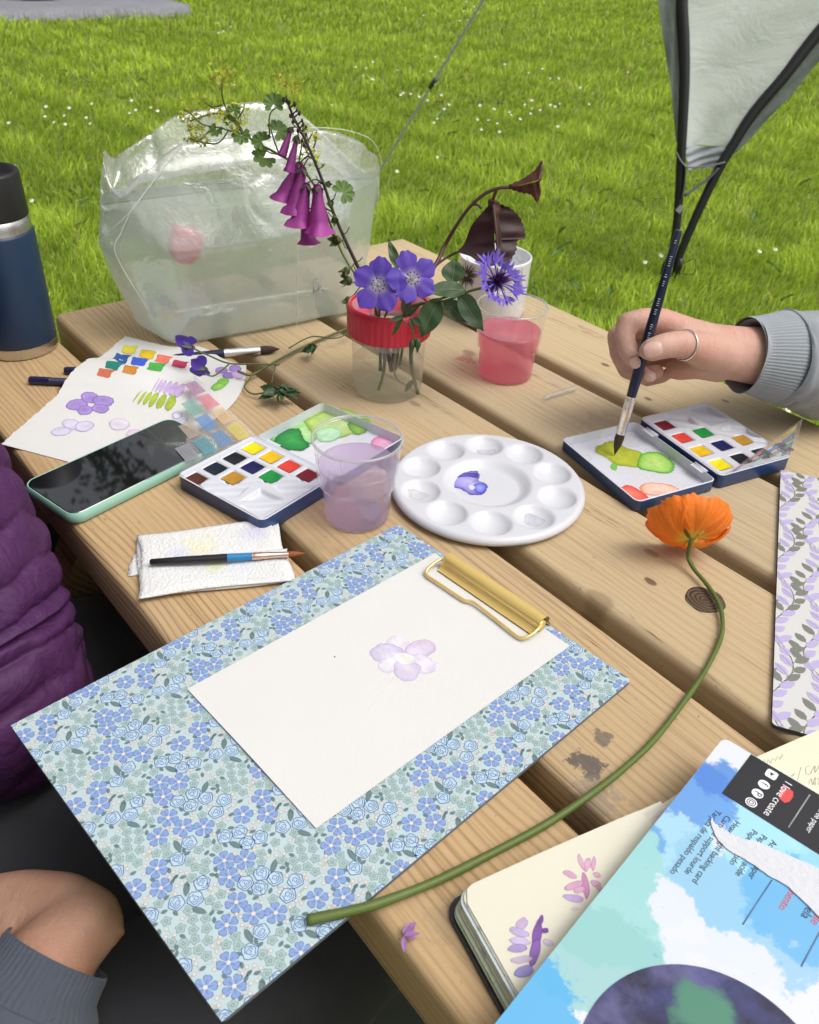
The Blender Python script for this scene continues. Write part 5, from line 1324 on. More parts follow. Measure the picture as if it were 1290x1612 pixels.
for (x, y, s, nf) in ((300, 178, 12, 20), (288, 183, 7, 10), (310, 200, 11, 16), (322, 213, 9, 14), (300, 216, 8, 12), (345, 186, 12, 18), (350, 128, 17, 26), (335, 120, 9, 10), (362, 118, 10, 14), (384, 168, 10, 14), (380, 190, 9, 12), (358, 176, 9, 12), (452, 132, 13, 20), (470, 140, 11, 16), (440, 122, 9, 10), (480, 205, 9, 12), (487, 232, 10, 14), (330, 172, 9, 12), (318, 158, 7, 8), (497, 215, 8, 10), (500, 250, 8, 10), (372, 205, 8, 10), (312, 222, 7, 9), (470, 258, 8, 10)):
    c = ap(x, y, .008 * math.sin(x * 3)); mb = MB()
    for q in range(nf):
        o = Vector((R.gauss(0, 1), R.gauss(0, 1), R.gauss(0, 1))) * (s / 1450 * .55); p = c + o; M3 = frame(Vector((R.gauss(0, 1), R.gauss(-1, 1), R.gauss(.5, 1)))); r = R.uniform(.0024, .0038); a0 = R.uniform(0, 3)
        vs = [p]
        for i in range(8): rr = r if i % 2 == 0 else r * .35; vs.append(p + M3 @ Vector((rr * math.cos(a0 + i * .785), rr * math.sin(a0 + i * .785), .0004 * (i % 2))))
        mb.add(vs, [(0, 1 + i, 1 + (i + 1) % 8) for i in range(8)])
        mb.tube([c, p], .00018, 3, cap=False)
    mb.build('flower_cluster', ALY, al, world=True)

# maroon-leaved sprig
mr_ = thing('maroon_sprig', 'dark maroon-leaved sprig arching right from the jar', 'leaf sprig', (JC[0] + .006, JC[1] + .004, .02), 0)
MY = .862; MST = mat('maroon_stem', (.075, .025, .018), .5, .3, 60); MLF = leafmat('maroon_leaf', (.042, .014, .014), .12, .45, 60)
def mp(x, y, dy=0): return aty(x, y, MY + dy)
mb = MB(); mb.tube(catmull([Vector((JC[0] + .003, JY, .025)), Vector((JC[0] + .016, JY + .008, .085)), mp(684, 420, -.02), mp(700, 388), mp(717, 358), mp(738, 328), mp(762, 306), mp(785, 296), mp(808, 295), mp(822, 296)], 5), [.0021] * 20 + [.0017] * 26, 8)
mb.tube(catmull([mp(684, 420, -.02), mp(702, 406), mp(722, 396)], 4), .0013, 7); mb.tube(catmull([mp(745, 322), mp(752, 322), mp(758, 328)], 4), .0013, 7); mb.tube(catmull([mp(783, 297), mp(778, 310), mp(776, 322)], 4), .0016, 7)
mb.build('stem', MST, mr_, world=True)
def polyleaf(mb, rim, mid, bulge, nrm, serr=.0, sub=5, n_in=5):
    """rim: outline points, mid: two midrib end points"""
    rim = catmull(rim, sub, True); n = len(rim); c = (mid[0] + mid[1]) / 2; vs = []
    for j in range(n_in + 1):
        f = 1 - j / n_in * .97
        for k, p in enumerate(rim):
            # shrink towards the midrib line, not one point
            t = max(0, min(1, (p - mid[0]).dot(mid[1] - mid[0]) / (mid[1] - mid[0]).length_squared)); m = mid[0].lerp(mid[1], t)
            q = m + (p - m) * f + nrm * bulge * (1 - f) + nrm * .0016 * math.sin(k * .9) * f * (1 - f) * 4
            if j == 0 and serr: q += (p - m).normalized() * serr * (1 if k % 2 else -.4)
            vs.append(q)
    fs = [(j * n + i, j * n + (i + 1) % n, (j + 1) * n + (i + 1) % n, (j + 1) * n + i) for j in range(n_in) for i in range(n)]
    mb.add(vs, fs)
cd_ = Vector((0, -1, .25)).normalized()
# two halves of the big folded leaf hang from its midrib
mb = MB(); polyleaf(mb, [mp(775, 322), mp(758, 336), mp(742, 356), mp(732, 382), mp(722, 396, -.008), mp(742, 404, -.02), mp(760, 418, -.03), mp(780, 416, -.028), mp(790, 390, -.016), mp(787, 352, -.006)], (mp(777, 324), mp(782, 405, -.02)), .004, cd_); mb.build('leaf', MLF, mr_, world=True)
mb = MB(); polyleaf(mb, [mp(778, 322), mp(800, 326, .004), mp(817, 340, .006), mp(826, 362, .004), mp(826, 376, 0), mp(815, 378, -.004), mp(812, 396, -.01), mp(800, 412, -.018), mp(784, 417, -.024), mp(781, 380, -.012), mp(779, 345, -.004)], (mp(781, 328), mp(786, 408, -.02)), -.004, cd_, .0012); mb.build('leaf', MLF, mr_, world=True)
mb = MB(); polyleaf(mb, [mp(768, 318), mp(774, 312), mp(786, 318), mp(788, 332), mp(783, 352), mp(778, 362), mp(772, 340)], (mp(777, 316), mp(779, 352, -.01)), .003, cd_); mb.build('leaf', leafmat('maroon_underside', (.11, .048, .030), .15, .3), mr_, world=True)
mb = MB(); polyleaf(mb, [mp(800, 293), mp(822, 282), mp(842, 268), mp(854, 252), mp(854, 272, -.008), mp(850, 290, -.012), mp(852, 302, -.014), mp(846, 318, -.016), mp(836, 306, -.01), mp(818, 302, -.004)], (mp(806, 295), mp(846, 284, -.012)), .005, cd_, .0009); mb.build('leaf', leafmat('maroon_young', (.105, .030, .022), .2, .4), mr_, world=True)

mb = MB(); mb.tube(catmull([mp(777, 322, -.004), mp(780, 350, -.014), mp(783, 385, -.024), mp(785, 412, -.030)], 5), [.0016] * 8 + [.0011] * 8, 6); mb.build('midrib', MST, mr_, world=True)
# knapweed
kn = thing('knapweed', 'shaggy violet knapweed bloom leaning over the pink cup', 'flower', (JC[0] + .01, JC[1], .02), 0)
KY = .80; kc = aty(775, 448, KY); kd = (aty(800, 432, KY - .02) - kc).normalized(); M3 = frame(kd)
mb = MB(); mb.tube(catmull([Vector((JC[0] + .008, JY, .022)), Vector((JC[0] + .018, JY - .004, .088)), aty(700, 474, KY), aty(740, 458, KY), kc - kd * .006], 5), .0013, 7); mb.build('stem', GREEN, kn, world=True)
mb = MB(); MC = Matrix.Translation(kc) @ M3.to_4x4()
mb.lathe([(.001, -.010), (.004, -.009), (.0068, -.004), (.0070, .001), (.0055, .006), (.0045, .008)], 18, 0, MC)
for j in range(3):
    for q in range(10):
        a = q * .628 + j * .3; z = -.006 + j * .004; leaf(mb, MC @ Vector((.0064 * math.cos(a), .0064 * math.sin(a), z)), MC @ Vector((.0068 * math.cos(a), .0068 * math.sin(a), z + .006)), .0035, M3 @ Vector((math.cos(a), math.sin(a), 0)), .05, 0, 3, 4)
mb.build('calyx', mat('knapweed_scales', (.025, .035, .03), .6, .4, 300), kn, world=True)
KB = mat('knapweed_blue', (.16, .10, .52), .5, .2, 150); KP = mat('knapweed_purple', (.075, .018, .13), .5, .25, 150)
R = random.Random(77)
for k in range(13):
    a = k * 2 * math.pi / 13 + R.uniform(-.12, .12); l = R.uniform(.026, .035); el = R.uniform(.25, .75)
    dr = M3 @ Vector((math.cos(a) * math.cos(el), math.sin(a) * math.cos(el), math.sin(el))); b = kc + kd * .006; e = b + dr * l * .6 + Vector((0, 0, -.002)); mb = MB()
    mb.tube(catmull([b, b.lerp(e, .5) + kd * .002, e], 4), [.0006] * 5 + [.0008, .0010, .0012, .0013], 6, mi=0)
    sdv = dr.cross(kd).normalized()
    for q in range(5):
        aa = (q - 2) * .42 + R.uniform(-.1, .1); d2 = (dr * math.cos(aa) + sdv * math.sin(aa) + kd * R.uniform(-.2, .3)).normalized(); leaf(mb, e - dr * .001, e + d2 * l * R.uniform(.32, .5), .0032, kd, .2, R.uniform(-.2, .2), 3, 6)
    mb.build('floret', KB, kn, world=True)
mb = MB()
for k in range(60):
    a = R.uniform(0, 6.28); el = R.uniform(.55, 1.5); l = R.uniform(.012, .021); dr = M3 @ Vector((math.cos(a) * math.cos(el), math.sin(a) * math.cos(el), math.sin(el))); b = kc + kd * .006
    mb.tube([b, b + dr * l * .6 + kd * .001, b + dr * l], [.0006, .0005, .0002], 5)
mb.build('inner_florets', KP, kn, world=True)

# green leaves round the rim, and a nodding bud
gl = thing('leaf_sprig', 'dull green lance-shaped leaves spilling over the red collar', 'leaf sprig', (JC[0] + .008, JC[1] - .006, .02), 0)
LY = .772
for k, (ax, ay, bx, by, w_, dA, dB, nz_, cur) in enumerate(((627, 424, 612, 376, 14, .03, .04, .2, .1), (712, 446, 716, 407, 34, .02, .03, .35, .05), (734, 457, 670, 456, 27, .012, .0, .8, .06), (692, 469, 662, 531, 34, .005, -.01, .5, .08), (698, 474, 738, 507, 27, .012, .01, .7, .05), (722, 464, 762, 521, 28, .012, .0, .5, .06), (728, 462, 752, 500, 22, .02, .02, .9, .0))):
    A = aty(ax, ay, LY + dA); B = aty(bx, by, LY + dB); mb = MB(); leaf(mb, A, B, w_ / 1500, (camdir(A) + Vector((.1 * math.sin(k), 0, nz_))).normalized(), .28, cur, 9, 16)
    lf_ = mb.build('leaf', LEAFD, gl, world=True)
    mb = MB(); d = (B - A); nn = (camdir(A) + Vector((.1 * math.sin(k), 0, nz_))).normalized(); s = d.normalized().cross(nn).normalized(); n2 = s.cross(d.normalized())
    mb.tube([A + d * v + n2 * (.0004 - cur * d.length * v * v + .015 * d.length * math.sin(v * 14 + 2.5)) for v in [q / 9 for q in range(9)]], .00035, 5); mb.build('midrib', leafmat('midrib_%d' % k, (.16, .21, .09), .1), lf_, world=True)
mb = MB(); S0_ = Vector((JC[0] + .012, JY - .006, .03))
mb.tube(catmull([S0_, Vector((JC[0] + .022, JY - .012, .09)), aty(690, 472, LY), aty(730, 458, LY + .012)], 5), .0013, 7)
mb.tube(catmull([aty(640, 490, LY - .012), aty(632, 500, LY - .012), aty(648, 516, LY - .014), aty(654, 538, LY - .014)], 5), .0007, 6); mb.build('stem', GREEN, gl, world=True)
for k, (ax, ay, bx, by, w_) in enumerate(((636, 498, 612, 505, 7), (634, 498, 617, 530, 7), (638, 494, 634, 470, 9), (640, 498, 660, 482, 6), (650, 500, 664, 512, 10), (645, 500, 652, 520, 5), (640, 497, 648, 478, 8))):
    mb = MB(); A = aty(ax, ay, LY - .012); leaf(mb, A, aty(bx, by, LY - .018), w_ / 1500, camdir(A), .2, .05, 5, 8); mb.build('leaflet', LEAFG, gl, world=True)
for (x, y) in ((649, 543), (658, 541)):
    mb = MB(); p = aty(x, y, LY - .014); mb.sphere(p, .0032, 9, 0, (1, 1, 1.7)); leaf(mb, p + Vector((0, 0, -.002)), p + Vector((0, 0, -.010)), .003, camdir(p), .1, 0, 3, 5); mb.build('bud', LEAFD, gl, world=True)
# stems standing in the jar water
ws = thing('cut_stems', 'pale cut stems standing in the jar water', 'stems', (JC[0], JC[1], .003), 0)
for (x, y, x2, y2, r) in ((605, 580, 596, 614, .0016), (648, 572, 658, 620, .0020), (622, 590, 640, 606, .0008)):
    mb = MB(); Y = JY - .012; mb.tube(catmull([aty(x, y - 60, Y + .01), aty(x, y, Y), aty(x2, y2, Y - .004)], 5), r, 7); mb.build('stem', leafmat('wet_stem_%d' % x, (.13, .15, .06), .15), ws, world=True)
mb = MB(); A = aty(650, 598, JY - .016); leaf(mb, A, aty(638, 617, JY - .018), .006, camdir(A), .2, 0, 4, 7); mb.build('drowned_leaf', LEAFG, ws, world=True)

# ------------------------------------------------------------------ geranium cutting lying on the table
gc = thing('geranium_cutting', 'wilting violet geranium cutting lying across the swatch sheet', 'flower', at(480, 545), 0)
mb = MB()
def tp(x, y, z=.004): return at(x, y, z)
mb.tube(catmull([tp(560, 512, .006), tp(520, 528), tp(480, 545), tp(440, 566, .006), tp(415, 580, .008), tp(395, 590, .008), tp(374, 584, .012)], 5), [.0015] * 31, 7)
mb.tube(catmull([tp(558, 518, .01), tp(530, 532, .012), tp(490, 530, .010), tp(455, 548, .008)], 5), .0008, 6)
mb.tube(catmull([tp(440, 574, .012), tp(410, 573, .016), tp(362, 572, .018), tp(330, 560, .02), tp(306, 549, .028)], 5), .0009, 6)
mb.tube(catmull([tp(362, 572, .018), tp(348, 584, .018), tp(335, 592, .02), tp(322, 588, .024)], 5), .0009, 6)
mb.tube(catmull([tp(402, 585, .008), tp(388, 603, .006), tp(386, 611, .005), tp(398, 620, .005), tp(418, 618, .008)], 5), .0009, 6)
mb.tube(catmull([tp(434, 575, .01), tp(430, 590, .012), tp(428, 602, .014)], 4), .0008, 6); mb.build('stem', leafmat('cutting_stem', (.11, .13, .045), .1), gc, world=True)
PETD = leafmat('violet_wilted', (.115, .050, .42), .25, .35)
for k, (x, y, s, z) in enumerate(((293, 546, 17, .03), (313, 580, 17, .022))):
    c = at(x, y, z); px1 = s / 1330.0
    for q in range(4):
        a = .4 + q * 1.5 + k; mb = MB(); tip = c + Vector((math.cos(a) * .5 - .2, math.sin(a) * .4, .75 - 1.2 * (q % 2))) * px1 * 1.15
        leaf(mb, c + Vector((.006, 0, .002)), tip, px1 * 1.1, camdir(c) + Vector((math.sin(q * 2), 0, .3)), .35, .15, 6, 9, 'round', 0, 0, .5); mb.build('petal', PETD, gc, world=True)
    mb = MB()
    for q in range(5): a = q * 1.257; leaf(mb, c + Vector((.010, 0, .0)), c + Vector((-.004, math.cos(a) * .006, math.sin(a) * .006)), .004, Vector((0, math.cos(a), math.sin(a))), .1, 0, 3, 6)
    mb.build('calyx', GREEN, gc, world=True)
R = random.Random(9)
for k, (x, y, s, n, zz) in enumerate(((437, 620, 27, 12, .012), (492, 552, 17, 9, .010), (545, 524, 10, 5, .012))):
    c = at(x, y, zz); sz = s / 1300.0
    for q in range(n):
        a = R.uniform(0, 6.28); e = R.uniform(-.25, .5); tip = c + Vector((math.cos(a) * math.cos(e), math.sin(a) * math.cos(e), math.sin(e) * .6)) * sz * R.uniform(.7, 1.15); tip.z = max(tip.z, .002); mb = MB()
        st0 = c + Vector((R.gauss(0, .003), R.gauss(0, .003), R.uniform(0, .008)))
        leaf(mb, st0, tip, sz * .42, Vector((R.gauss(0, .6), R.gauss(-.5, .5), 1)), .4, R.uniform(-.1, .3), 7, 12, 'lance', .5, 0, R.uniform(-.8, .8), 5)
        mb.build('leaf', LEAFD, gc, world=True)

# ------------------------------------------------------------------ poppy
po = thing('poppy', 'orange poppy with a long curved green stem across the planks', 'flower', at(1088, 850), 0)
stq = [(484, 1449, .0062), (545, 1436, .0066), (600, 1421, .0062), (690, 1386, .0045), (780, 1341, .0035), (860, 1298, .0035), (930, 1251, .0035), (985, 1208, .0035), (1030, 1165, .0035), (1075, 1108, .0035), (1112, 1054, .0035), (1135, 1005, .0035), (1138, 975, .0038), (1131, 948, .0045), (1115, 922, .005), (1094, 897, .006), (1084, 878, .010), (1085, 864, .019), (1088, 852, .027)]
mb = MB(); cs = catmull([at(*q) for q in stq], 6); mb.tube(cs, [lerp(.0027, .0016, min(1, k / 70)) * (1 + .05 * math.sin(k * .7)) for k in range(len(cs))], 10); mb.build('stem', leafmat('poppy_stem', (.115, .165, .032), .12, .2, 60), po, world=True)
mb = MB(); R = random.Random(3)
for k in range(0, len(cs), 1):
    for q in range(3):
        d = Vector((R.gauss(0, 1), R.gauss(0, 1), abs(R.gauss(0, 1)))).normalized(); mb.tube([cs[k], cs[k] + d * .0048], [.00010, .00004], 3, cap=False)
mb.build('stem_hairs', mat('stem_hair', (.25, .3, .12), .7), po, world=True)
hc = at(1089, 850, .028); hx = (Vector((.05, .90, .36))).normalized(); M3 = frame(hx)
POP = attr_mat('poppy_petal', .6, .12, 60, .22, .5, 160)
R = random.Random(12)
for k in range(5):
    a = k * 2 * math.pi / 5 + .3; lay = k % 3; mb = MB(); cols = []; rr = .0330 * (1.0, .97, .95)[lay]
    def f(u, v):
        th_ = (2 * u - 1) * .95 * (.35 + .65 * min(1, v * 1.4)); al_ = a + th_
        cr = .0007 * math.sin(u * 44 + k * 2) * v * v + .0011 * math.sin(u * 17 + k) * v + .0006 * math.sin(u * 90 + k) * v ** 6; rv = rr * (.04 + .96 * v) * (1 - .04 * abs(2 * u - 1) ** 4) * (1 + .02 * math.sin(u * 60 + k) * v ** 4 + .025 * math.sin(u * 17 + 2 * k) * v ** 3)
        ph_ = v * 1.48; rb = rv / (.04 + .96 * v) * (.05 + .95 * math.sin(ph_)) if v > 0 else .002
        z = rr * .66 * (1 - math.cos(ph_)) + cr + lay * .0010 - .0004
        return hc + M3 @ Vector((rb * math.cos(al_), rb * math.sin(al_), z))
    mb.grid(35, 16, f)
    for j in range(16):
        for i in range(35):
            v = j / 15; s_ = .94 + .09 * math.sin(i * 2.3 + k) * (v > .1); b_ = mixc((.82, .58, .05), (.97, .235, .014), max(0, min(1, (v - .08) / .20))); cols.append(tuple(c * s_ for c in b_))
    mb.build('petal', POP, po, world=True, cols=cols)
mb = MB(); mb.sphere(hc + hx * .006, .006, 12); mb.build('seed_head', mat('poppy_seedhead', (.2, .25, .06), .6), po, world=True)
mb = MB()
for k in range(70):
    a = R.uniform(0, 6.28); r_ = R.uniform(.006, .012); p = hc + M3 @ Vector((math.cos(a) * r_, math.sin(a) * r_, R.uniform(.012, .018))); mb.tube([hc + hx * .002, p], .0002, 3, cap=False); mb.sphere(p, .0008, 5)
mb.build('stamen', mat('poppy_stamen', (.6, .4, .03), .6), po, world=True)
# loose petal scrap
lp_ = thing('loose_floret', 'small fallen lilac floret on the near plank', 'petal', at(645, 1475, .0), 0)
for k, (ax, ay, bx, by, w_) in enumerate(((638, 1472, 655, 1450, 9), (636, 1474, 662, 1468, 6), (636, 1474, 637, 1500, 6), (634, 1470, 648, 1452, 5), (640, 1476, 658, 1478, 4))):
    mb = MB(); leaf(mb, at(ax, ay, .0035), at(bx, by, .003 + .002 * (k % 2)), w_ / 2200, Vector((0, 0, 1)), .4, .1, 4, 7); mb.build('petal', leafmat('floret_%d' % k, (.36, .18, .42), .25), lp_, world=True)
# ------------------------------------------------------------------ sketchbook and watercolour pad
SKA = math.radians(27.5); sko = at(722, 1400, .0175)
su = Vector((math.cos(SKA), math.sin(SKA), 0)); sv = Vector((su.y, -su.x, 0))      # along the top edge, down the page
sb = thing('sketchbook', 'open black sketchbook with painted flower spikes under the pad', 'sketchbook', (sko.x, sko.y, 0), SKA)
PGW, PGH, PGT = .1275, .20, .0165
# local: x along the top edge, y negative down the page
CREAM = mat('cream_page', (.68, .655, .53), .85, .03, 30, .15, 700)
def page_z(x): return PGT - .004 * math.exp(-((PGW - x) / .010) ** 2) + .0009 * math.sin(x * 30)
def page_out(inset, rr=.008):
    """outline of a left page, rounded outer corners"""
    o = []
    for k in range(7): a = math.radians(90 + 90 * k / 6); o.append((inset + rr + rr * math.cos(a), -rr + rr * math.sin(a)))
    for k in range(7): a = math.radians(180 + 90 * k / 6); o.append((inset + rr + rr * math.cos(a), -PGH + rr + rr * math.sin(a)))
    o += [(PGW, -PGH), (PGW, 0)]
    return o
bk = mat('black_cover', (.014, .015, .018), .45, .2, 60, .4, 400)
mb = MB(); o = rrect(2 * PGW + .012, PGH + .008, .010, 5, PGW, -PGH / 2); mb.prism(o, .0003, .0028); mb.build('cover', bk, sb, auto=40)
R = random.Random(6); zc = .0031; k = 0
while zc < PGT - .0012:
    th = R.uniform(.0005, .0012); ins = -.0048 * (1 - zc / PGT) + R.uniform(-.0010, .0010)
    side = R.choice([(.62, .60, .47), (.70, .68, .55), (.45, .50, .36), (.52, .58, .60), (.60, .56, .34), (.72, .70, .60), (.40, .47, .50), (.56, .60, .42), (.74, .72, .62)])
    t_ = NT('page_edge_%d' % k); v_ = t_.obj(); n_ = t_.noise(t_.scale(v_, (10, 60, 300)), 1.4, 4)
    tint = [(.16, .25, .40), (.30, .36, .10), (.30, .22, .36)][k % 3]
    pm = t_.out(t_.pbr(t_.mix(t_.math('MULTIPLY', t_.sm(n_, .5, .72), .75), side, tint), .85))
    mb = MB(); mb.prism(page_out(ins), zc, zc + th); mb.build('page_leaf', pm, sb); zc += th + .00012; k += 1
mb = MB(); out_ = page_out(.0008)
def pagesheet(mb, mirror=False):
    n = 40
    def f(u, v):
        x = lerp(.0008, PGW, u); e = 0.0; rr = .008
        if x < rr + .0008: e = rr - math.sqrt(max(0, rr * rr - (rr + .0008 - x) ** 2))
        y = lerp(-e, -PGH + e, v); z = page_z(x)
        if mirror: x = 2 * PGW - x
        return Vector((x, y, z))
    mb.grid(n, 20, f)
    mb.grid(n, 20, lambda u, v: f(u, v) - Vector((0, 0, .0004)))
pagesheet(mb); mb.build('left_page', CREAM, sb)
mb = MB(); pagesheet(mb, True)
b = [(2 * PGW - x, y) for x, y in out_]; mb.build('right_page', mat('cream_page_right', (.72, .69, .52), .85, .03, 30, .1, 700), sb)
mb = MB(); mb.prism(b[::-1], .003, PGT - .006); mb.build('page_block', mat('page_block', (.66, .64, .52), .85, .1, 10, .5, 40, (1, 1, 200)), sb)
pz2 = PGT + .0011
def pgw(x, y): lx = (Vector((x, y, 0)) - Vector((sko.x, sko.y, 0))).dot(su); return page_z(max(0, min(PGW, lx))) + .00014
PK, PKD, LV, LVD = L(214, 168, 194), L(176, 112, 160), L(170, 150, 196), L(112, 70, 150)
for k, (x, y, rx, ry, ro, a, b) in enumerate([(925, 1362, 5, 11, 15, PK, PKD), (915, 1358, 4, 13, -20, PK, PKD), (935, 1360, 3.5, 11, 8, PK, PKD), (922, 1395, 6, 20, -8, L(200, 140, 180), PKD), (898, 1378, 12, 5, 25, PK, PKD), (905, 1395, 16, 6, -20, PK, PKD), (904, 1415, 16, 6, 8, L(186, 160, 204), LV), (912, 1402, 10, 5, -10, PK, PKD), (940, 1378, 6, 4, 30, PK, PKD), (938, 1392, 8, 5, 20, PK, PKD), (944, 1400, 7, 4, 60, PK, PKD), (905, 1432, 6, 3, 0, L(226, 204, 216), PK),
        (846, 1470, 7, 24, 10, L(126, 84, 160), LVD), (842, 1500, 8, 22, 12, L(140, 100, 172), LVD), (822, 1455, 8, 11, 35, L(196, 172, 206), LV), (818, 1468, 15, 6, 20, L(188, 170, 208), LV), (818, 1482, 16, 6, 8, L(196, 182, 214), LV), (815, 1494, 15, 7, 0, LV, L(140, 120, 180)), (822, 1511, 17, 6, -8, L(200, 184, 206), LV), (826, 1530, 15, 9, -12, L(158, 148, 204), L(128, 112, 188)), (858, 1466, 6, 4, 0, L(110, 66, 150), LVD), (864, 1485, 9, 5, 25, L(208, 196, 214), LV), (852, 1450, 4, 8, 10, L(116, 74, 156), LVD)]):
    zo = .000012 * k; wash(sb, ell(x, y, rx, ry, ro, 10, .12, k), PGT + .0005, a, b, 'painted_petal', lambda X, Y, zo=zo: pgw(X, Y) + zo, 3)
# pencilled notes on the right page
PNC = mat('pencil_grey', (.50, .49, .42), .8)
def scrawl(pts, nm='pencil_note'):
    mb = MB(); mb.tube(catmull([at(x, y, PGT + .0009) for x, y in pts], 4), .00022, 4); mb.build(nm, PNC, sb, world=True)
scrawl([(1204, 1196), (1208, 1204), (1210, 1196), (1214, 1202), (1217, 1194), (1222, 1198), (1224, 1192), (1230, 1194), (1233, 1188), (1228, 1196)])
scrawl([(1256, 1230), (1258, 1222), (1262, 1208)]); scrawl([(1276, 1206), (1270, 1208), (1270, 1218), (1276, 1219), (1280, 1212), (1284, 1206), (1284, 1216), (1292, 1204)])
scrawl([(1274, 1234), (1278, 1226), (1280, 1236), (1284, 1224), (1284, 1236), (1282, 1228), (1290, 1226), (1290, 1236)]); scrawl([(1246, 1222), (1252, 1218), (1244, 1228)])

# ------------------------------------------------------------------ watercolour pad
pda = math.radians(-41.0); pdz = PGT + .0016; PDT = .011
pco = at(1140, 1161, pdz + PDT); pu = Vector((math.cos(pda), math.sin(pda), 0)); pv = Vector((-pu.y, pu.x, 0)) * -1    # across, down the cover
pd = thing('watercolour_pad', 'blue-washed watercolour pad with a torn cover strip and black box', 'paper pad', (pco.x, pco.y, pdz), pda)
PDW, PDH = .30, .235         # local x across, y negative downwards
t_ = NT('pad_cover_print'); v_ = t_.obj(); sx = t_.n('SeparateXYZ', {0: v_}, out=None); X, Y = sx.outputs[0], sx.outputs[1]
n1 = t_.noise(v_, 30, 9, .72); n2 = t_.noise(t_.vmath('ADD', v_, (3.1, 1.7, 0)), 40, 9, .74); n3 = t_.noise(t_.vmath('ADD', v_, (7.3, 4.1, 0)), 18, 6, .65)
white = (.66, .68, .74); c_ = white
def blobmask(cx, cy, r, n, amp, soft=.0035, ax=1.0):
    d = t_.vmath('LENGTH', t_.scale(t_.vmath('SUBTRACT', v_, (cx, cy, PDT)), (1, ax, 0))); d = t_.math('ADD', d, t_.math('MULTIPLY', t_.math('SUBTRACT', n, .5), amp))
    return t_.math('SUBTRACT', 1.0, t_.sm(d, r - soft, r))
for (cx, cy, r, n, amp, col, k) in ((.020, -.075, .055, n2, .10, L(156, 200, 220), .95), (.055, -.085, .045, n1, .07, L(140, 188, 216), .85), (.045, -.050, .03, n3, .06, L(160, 212, 230), .9), (.005, -.045, .026, n1, .05, L(96, 146, 210), .9), (.012, -.030, .014, n2, .03, L(78, 126, 200), .85), (.000, -.095, .018, n1, .05, L(88, 148, 204), .8), (.075, -.070, .03, n2, .05, L(94, 168, 216), .8), (.006, -.135, .035, n3, .09, L(150, 200, 198), .95), (.020, -.160, .03, n1, .07, L(140, 190, 188), .85), (.006, -.20, .028, n2, .06, L(86, 168, 214), .95), (.1, -.03, .05, n3, .08, L(150, 206, 218), .8)):
    c_ = t_.mix(t_.math('MULTIPLY', blobmask(cx, cy, r, n, amp), k), c_, col)
for (cx, cy, r, n, amp) in ((.030, -.062, .010, n2, .05), (.028, -.115, .016, n1, .07), (.06, -.125, .022, n3, .07)):
    c_ = t_.mix(t_.math('MULTIPLY', blobmask(cx, cy, r, n, amp), .9), c_, white)
c_ = t_.mix(t_.math('MULTIPLY', t_.sm(t_.noise(v_, 160, 3), .70, .76), .35), c_, L(90, 140, 200))
COVER = t_.out(t_.pbr(c_, .32, t_.bump(t_.noise(v_, 300, 2), .04, .0005)))
o = []
for (x, y, a0) in ((PDW - .004, -.004, 0), (.004, -.004, 90), (.004, -PDH + .004, 180), (PDW - .004, -PDH + .004, 270)):
    for k in range(5): a = math.radians(a0 + 22.5 * k); o.append((x + .004 * math.cos(a), y + .004 * math.sin(a)))
mb = MB(); mb.prism(o, 0, PDT - .0008); mb.build('paper_block', mat('pad_paper', (.74, .74, .72), .85, .06, 10, .5, 30, (1, 1, 200)), pd)
mb = MB(); mb.prism(o, PDT - .0006, PDT); mb.build('cover', [COVER], pd)
def lp(px, py, z=0.0): 
    p = at(px, py, pdz + PDT); d = p - pco; return Vector((d.dot(pu), -d.dot(pv), PDT + z))
# black box
bx = [lp(1186, 1189), lp(1400, 1310), lp(1351, 1369), lp(1137, 1249)]
q0 = bx[0]; x0_, y0_ = .0215, -.0003
BXW, BXH = .20, .0245
_c = lp(1137, 1249); mb = MB(); mb.prism([(_c.x, _c.y), (.25, _c.y), (.25, -.0006), (_c.x, -.0006)], PDT + .0001, PDT + .0003); box = mb.build('black_panel', mat('pad_black', (.018, .017, .02), .35), pd)
def text(s, size, org, ang, m, nm='printed_text', parent=pd, ext=.00006):
    cu = bpy.data.curves.new('t', 'FONT'); cu.body = s; cu.size = size; cu.extrude = ext; cu.resolution_u = 3
    ob = bpy.data.objects.new('t', cu); COL.objects.link(ob); dg = bpy.context.evaluated_depsgraph_get(); me = bpy.data.meshes.new_from_object(ob.evaluated_get(dg)); bpy.data.objects.remove(ob)
    me.transform(Matrix.Translation(Vector(org)) @ Matrix.Rotation(ang, 4, 'Z')); me.materials.clear(); me.materials.append(m); o_ = bpy.data.objects.new(nm, me); COL.objects.link(o_); o_.parent = parent; return o_
TXT = mat('pad_text', L(52, 62, 78), .5); TWH = mat('pad_white', (.8, .8, .82), .5); TRD = mat('pad_red', (.62, .07, .06), .5); TGY = mat('pad_grey', (.30, .31, .33), .5)
RA = -math.pi / 2          # text runs down the cover
def ln(s, px, py, size, m): 
    p = lp(px, py); return text(s, size, (p.x, p.y, PDT + .0001), RA, m)
ln('Heavyweight backing card', 1158, 1291, .0046, TXT); ln('Carte de support lourde', 1143, 1283, .0046, TXT); ln('Tarjeta de respaldo pesado', 1128, 1274, .0046, TXT)
ln('Acid free paper', 1216, 1322, .0046, TXT); ln('Papier sans acide', 1200, 1313, .0046, TXT); ln('Papel sin \u00e1cido', 1185, 1305, .0046, TXT)
ln('carte', 1252, 1365, .0056, TXT); ln('suplemento', 1260, 1372, .0056, TRD); ln('Acuarela', 1288, 1395, .0060, TXT); ln('Aquarelle', 1305, 1400, .0060, TRD)
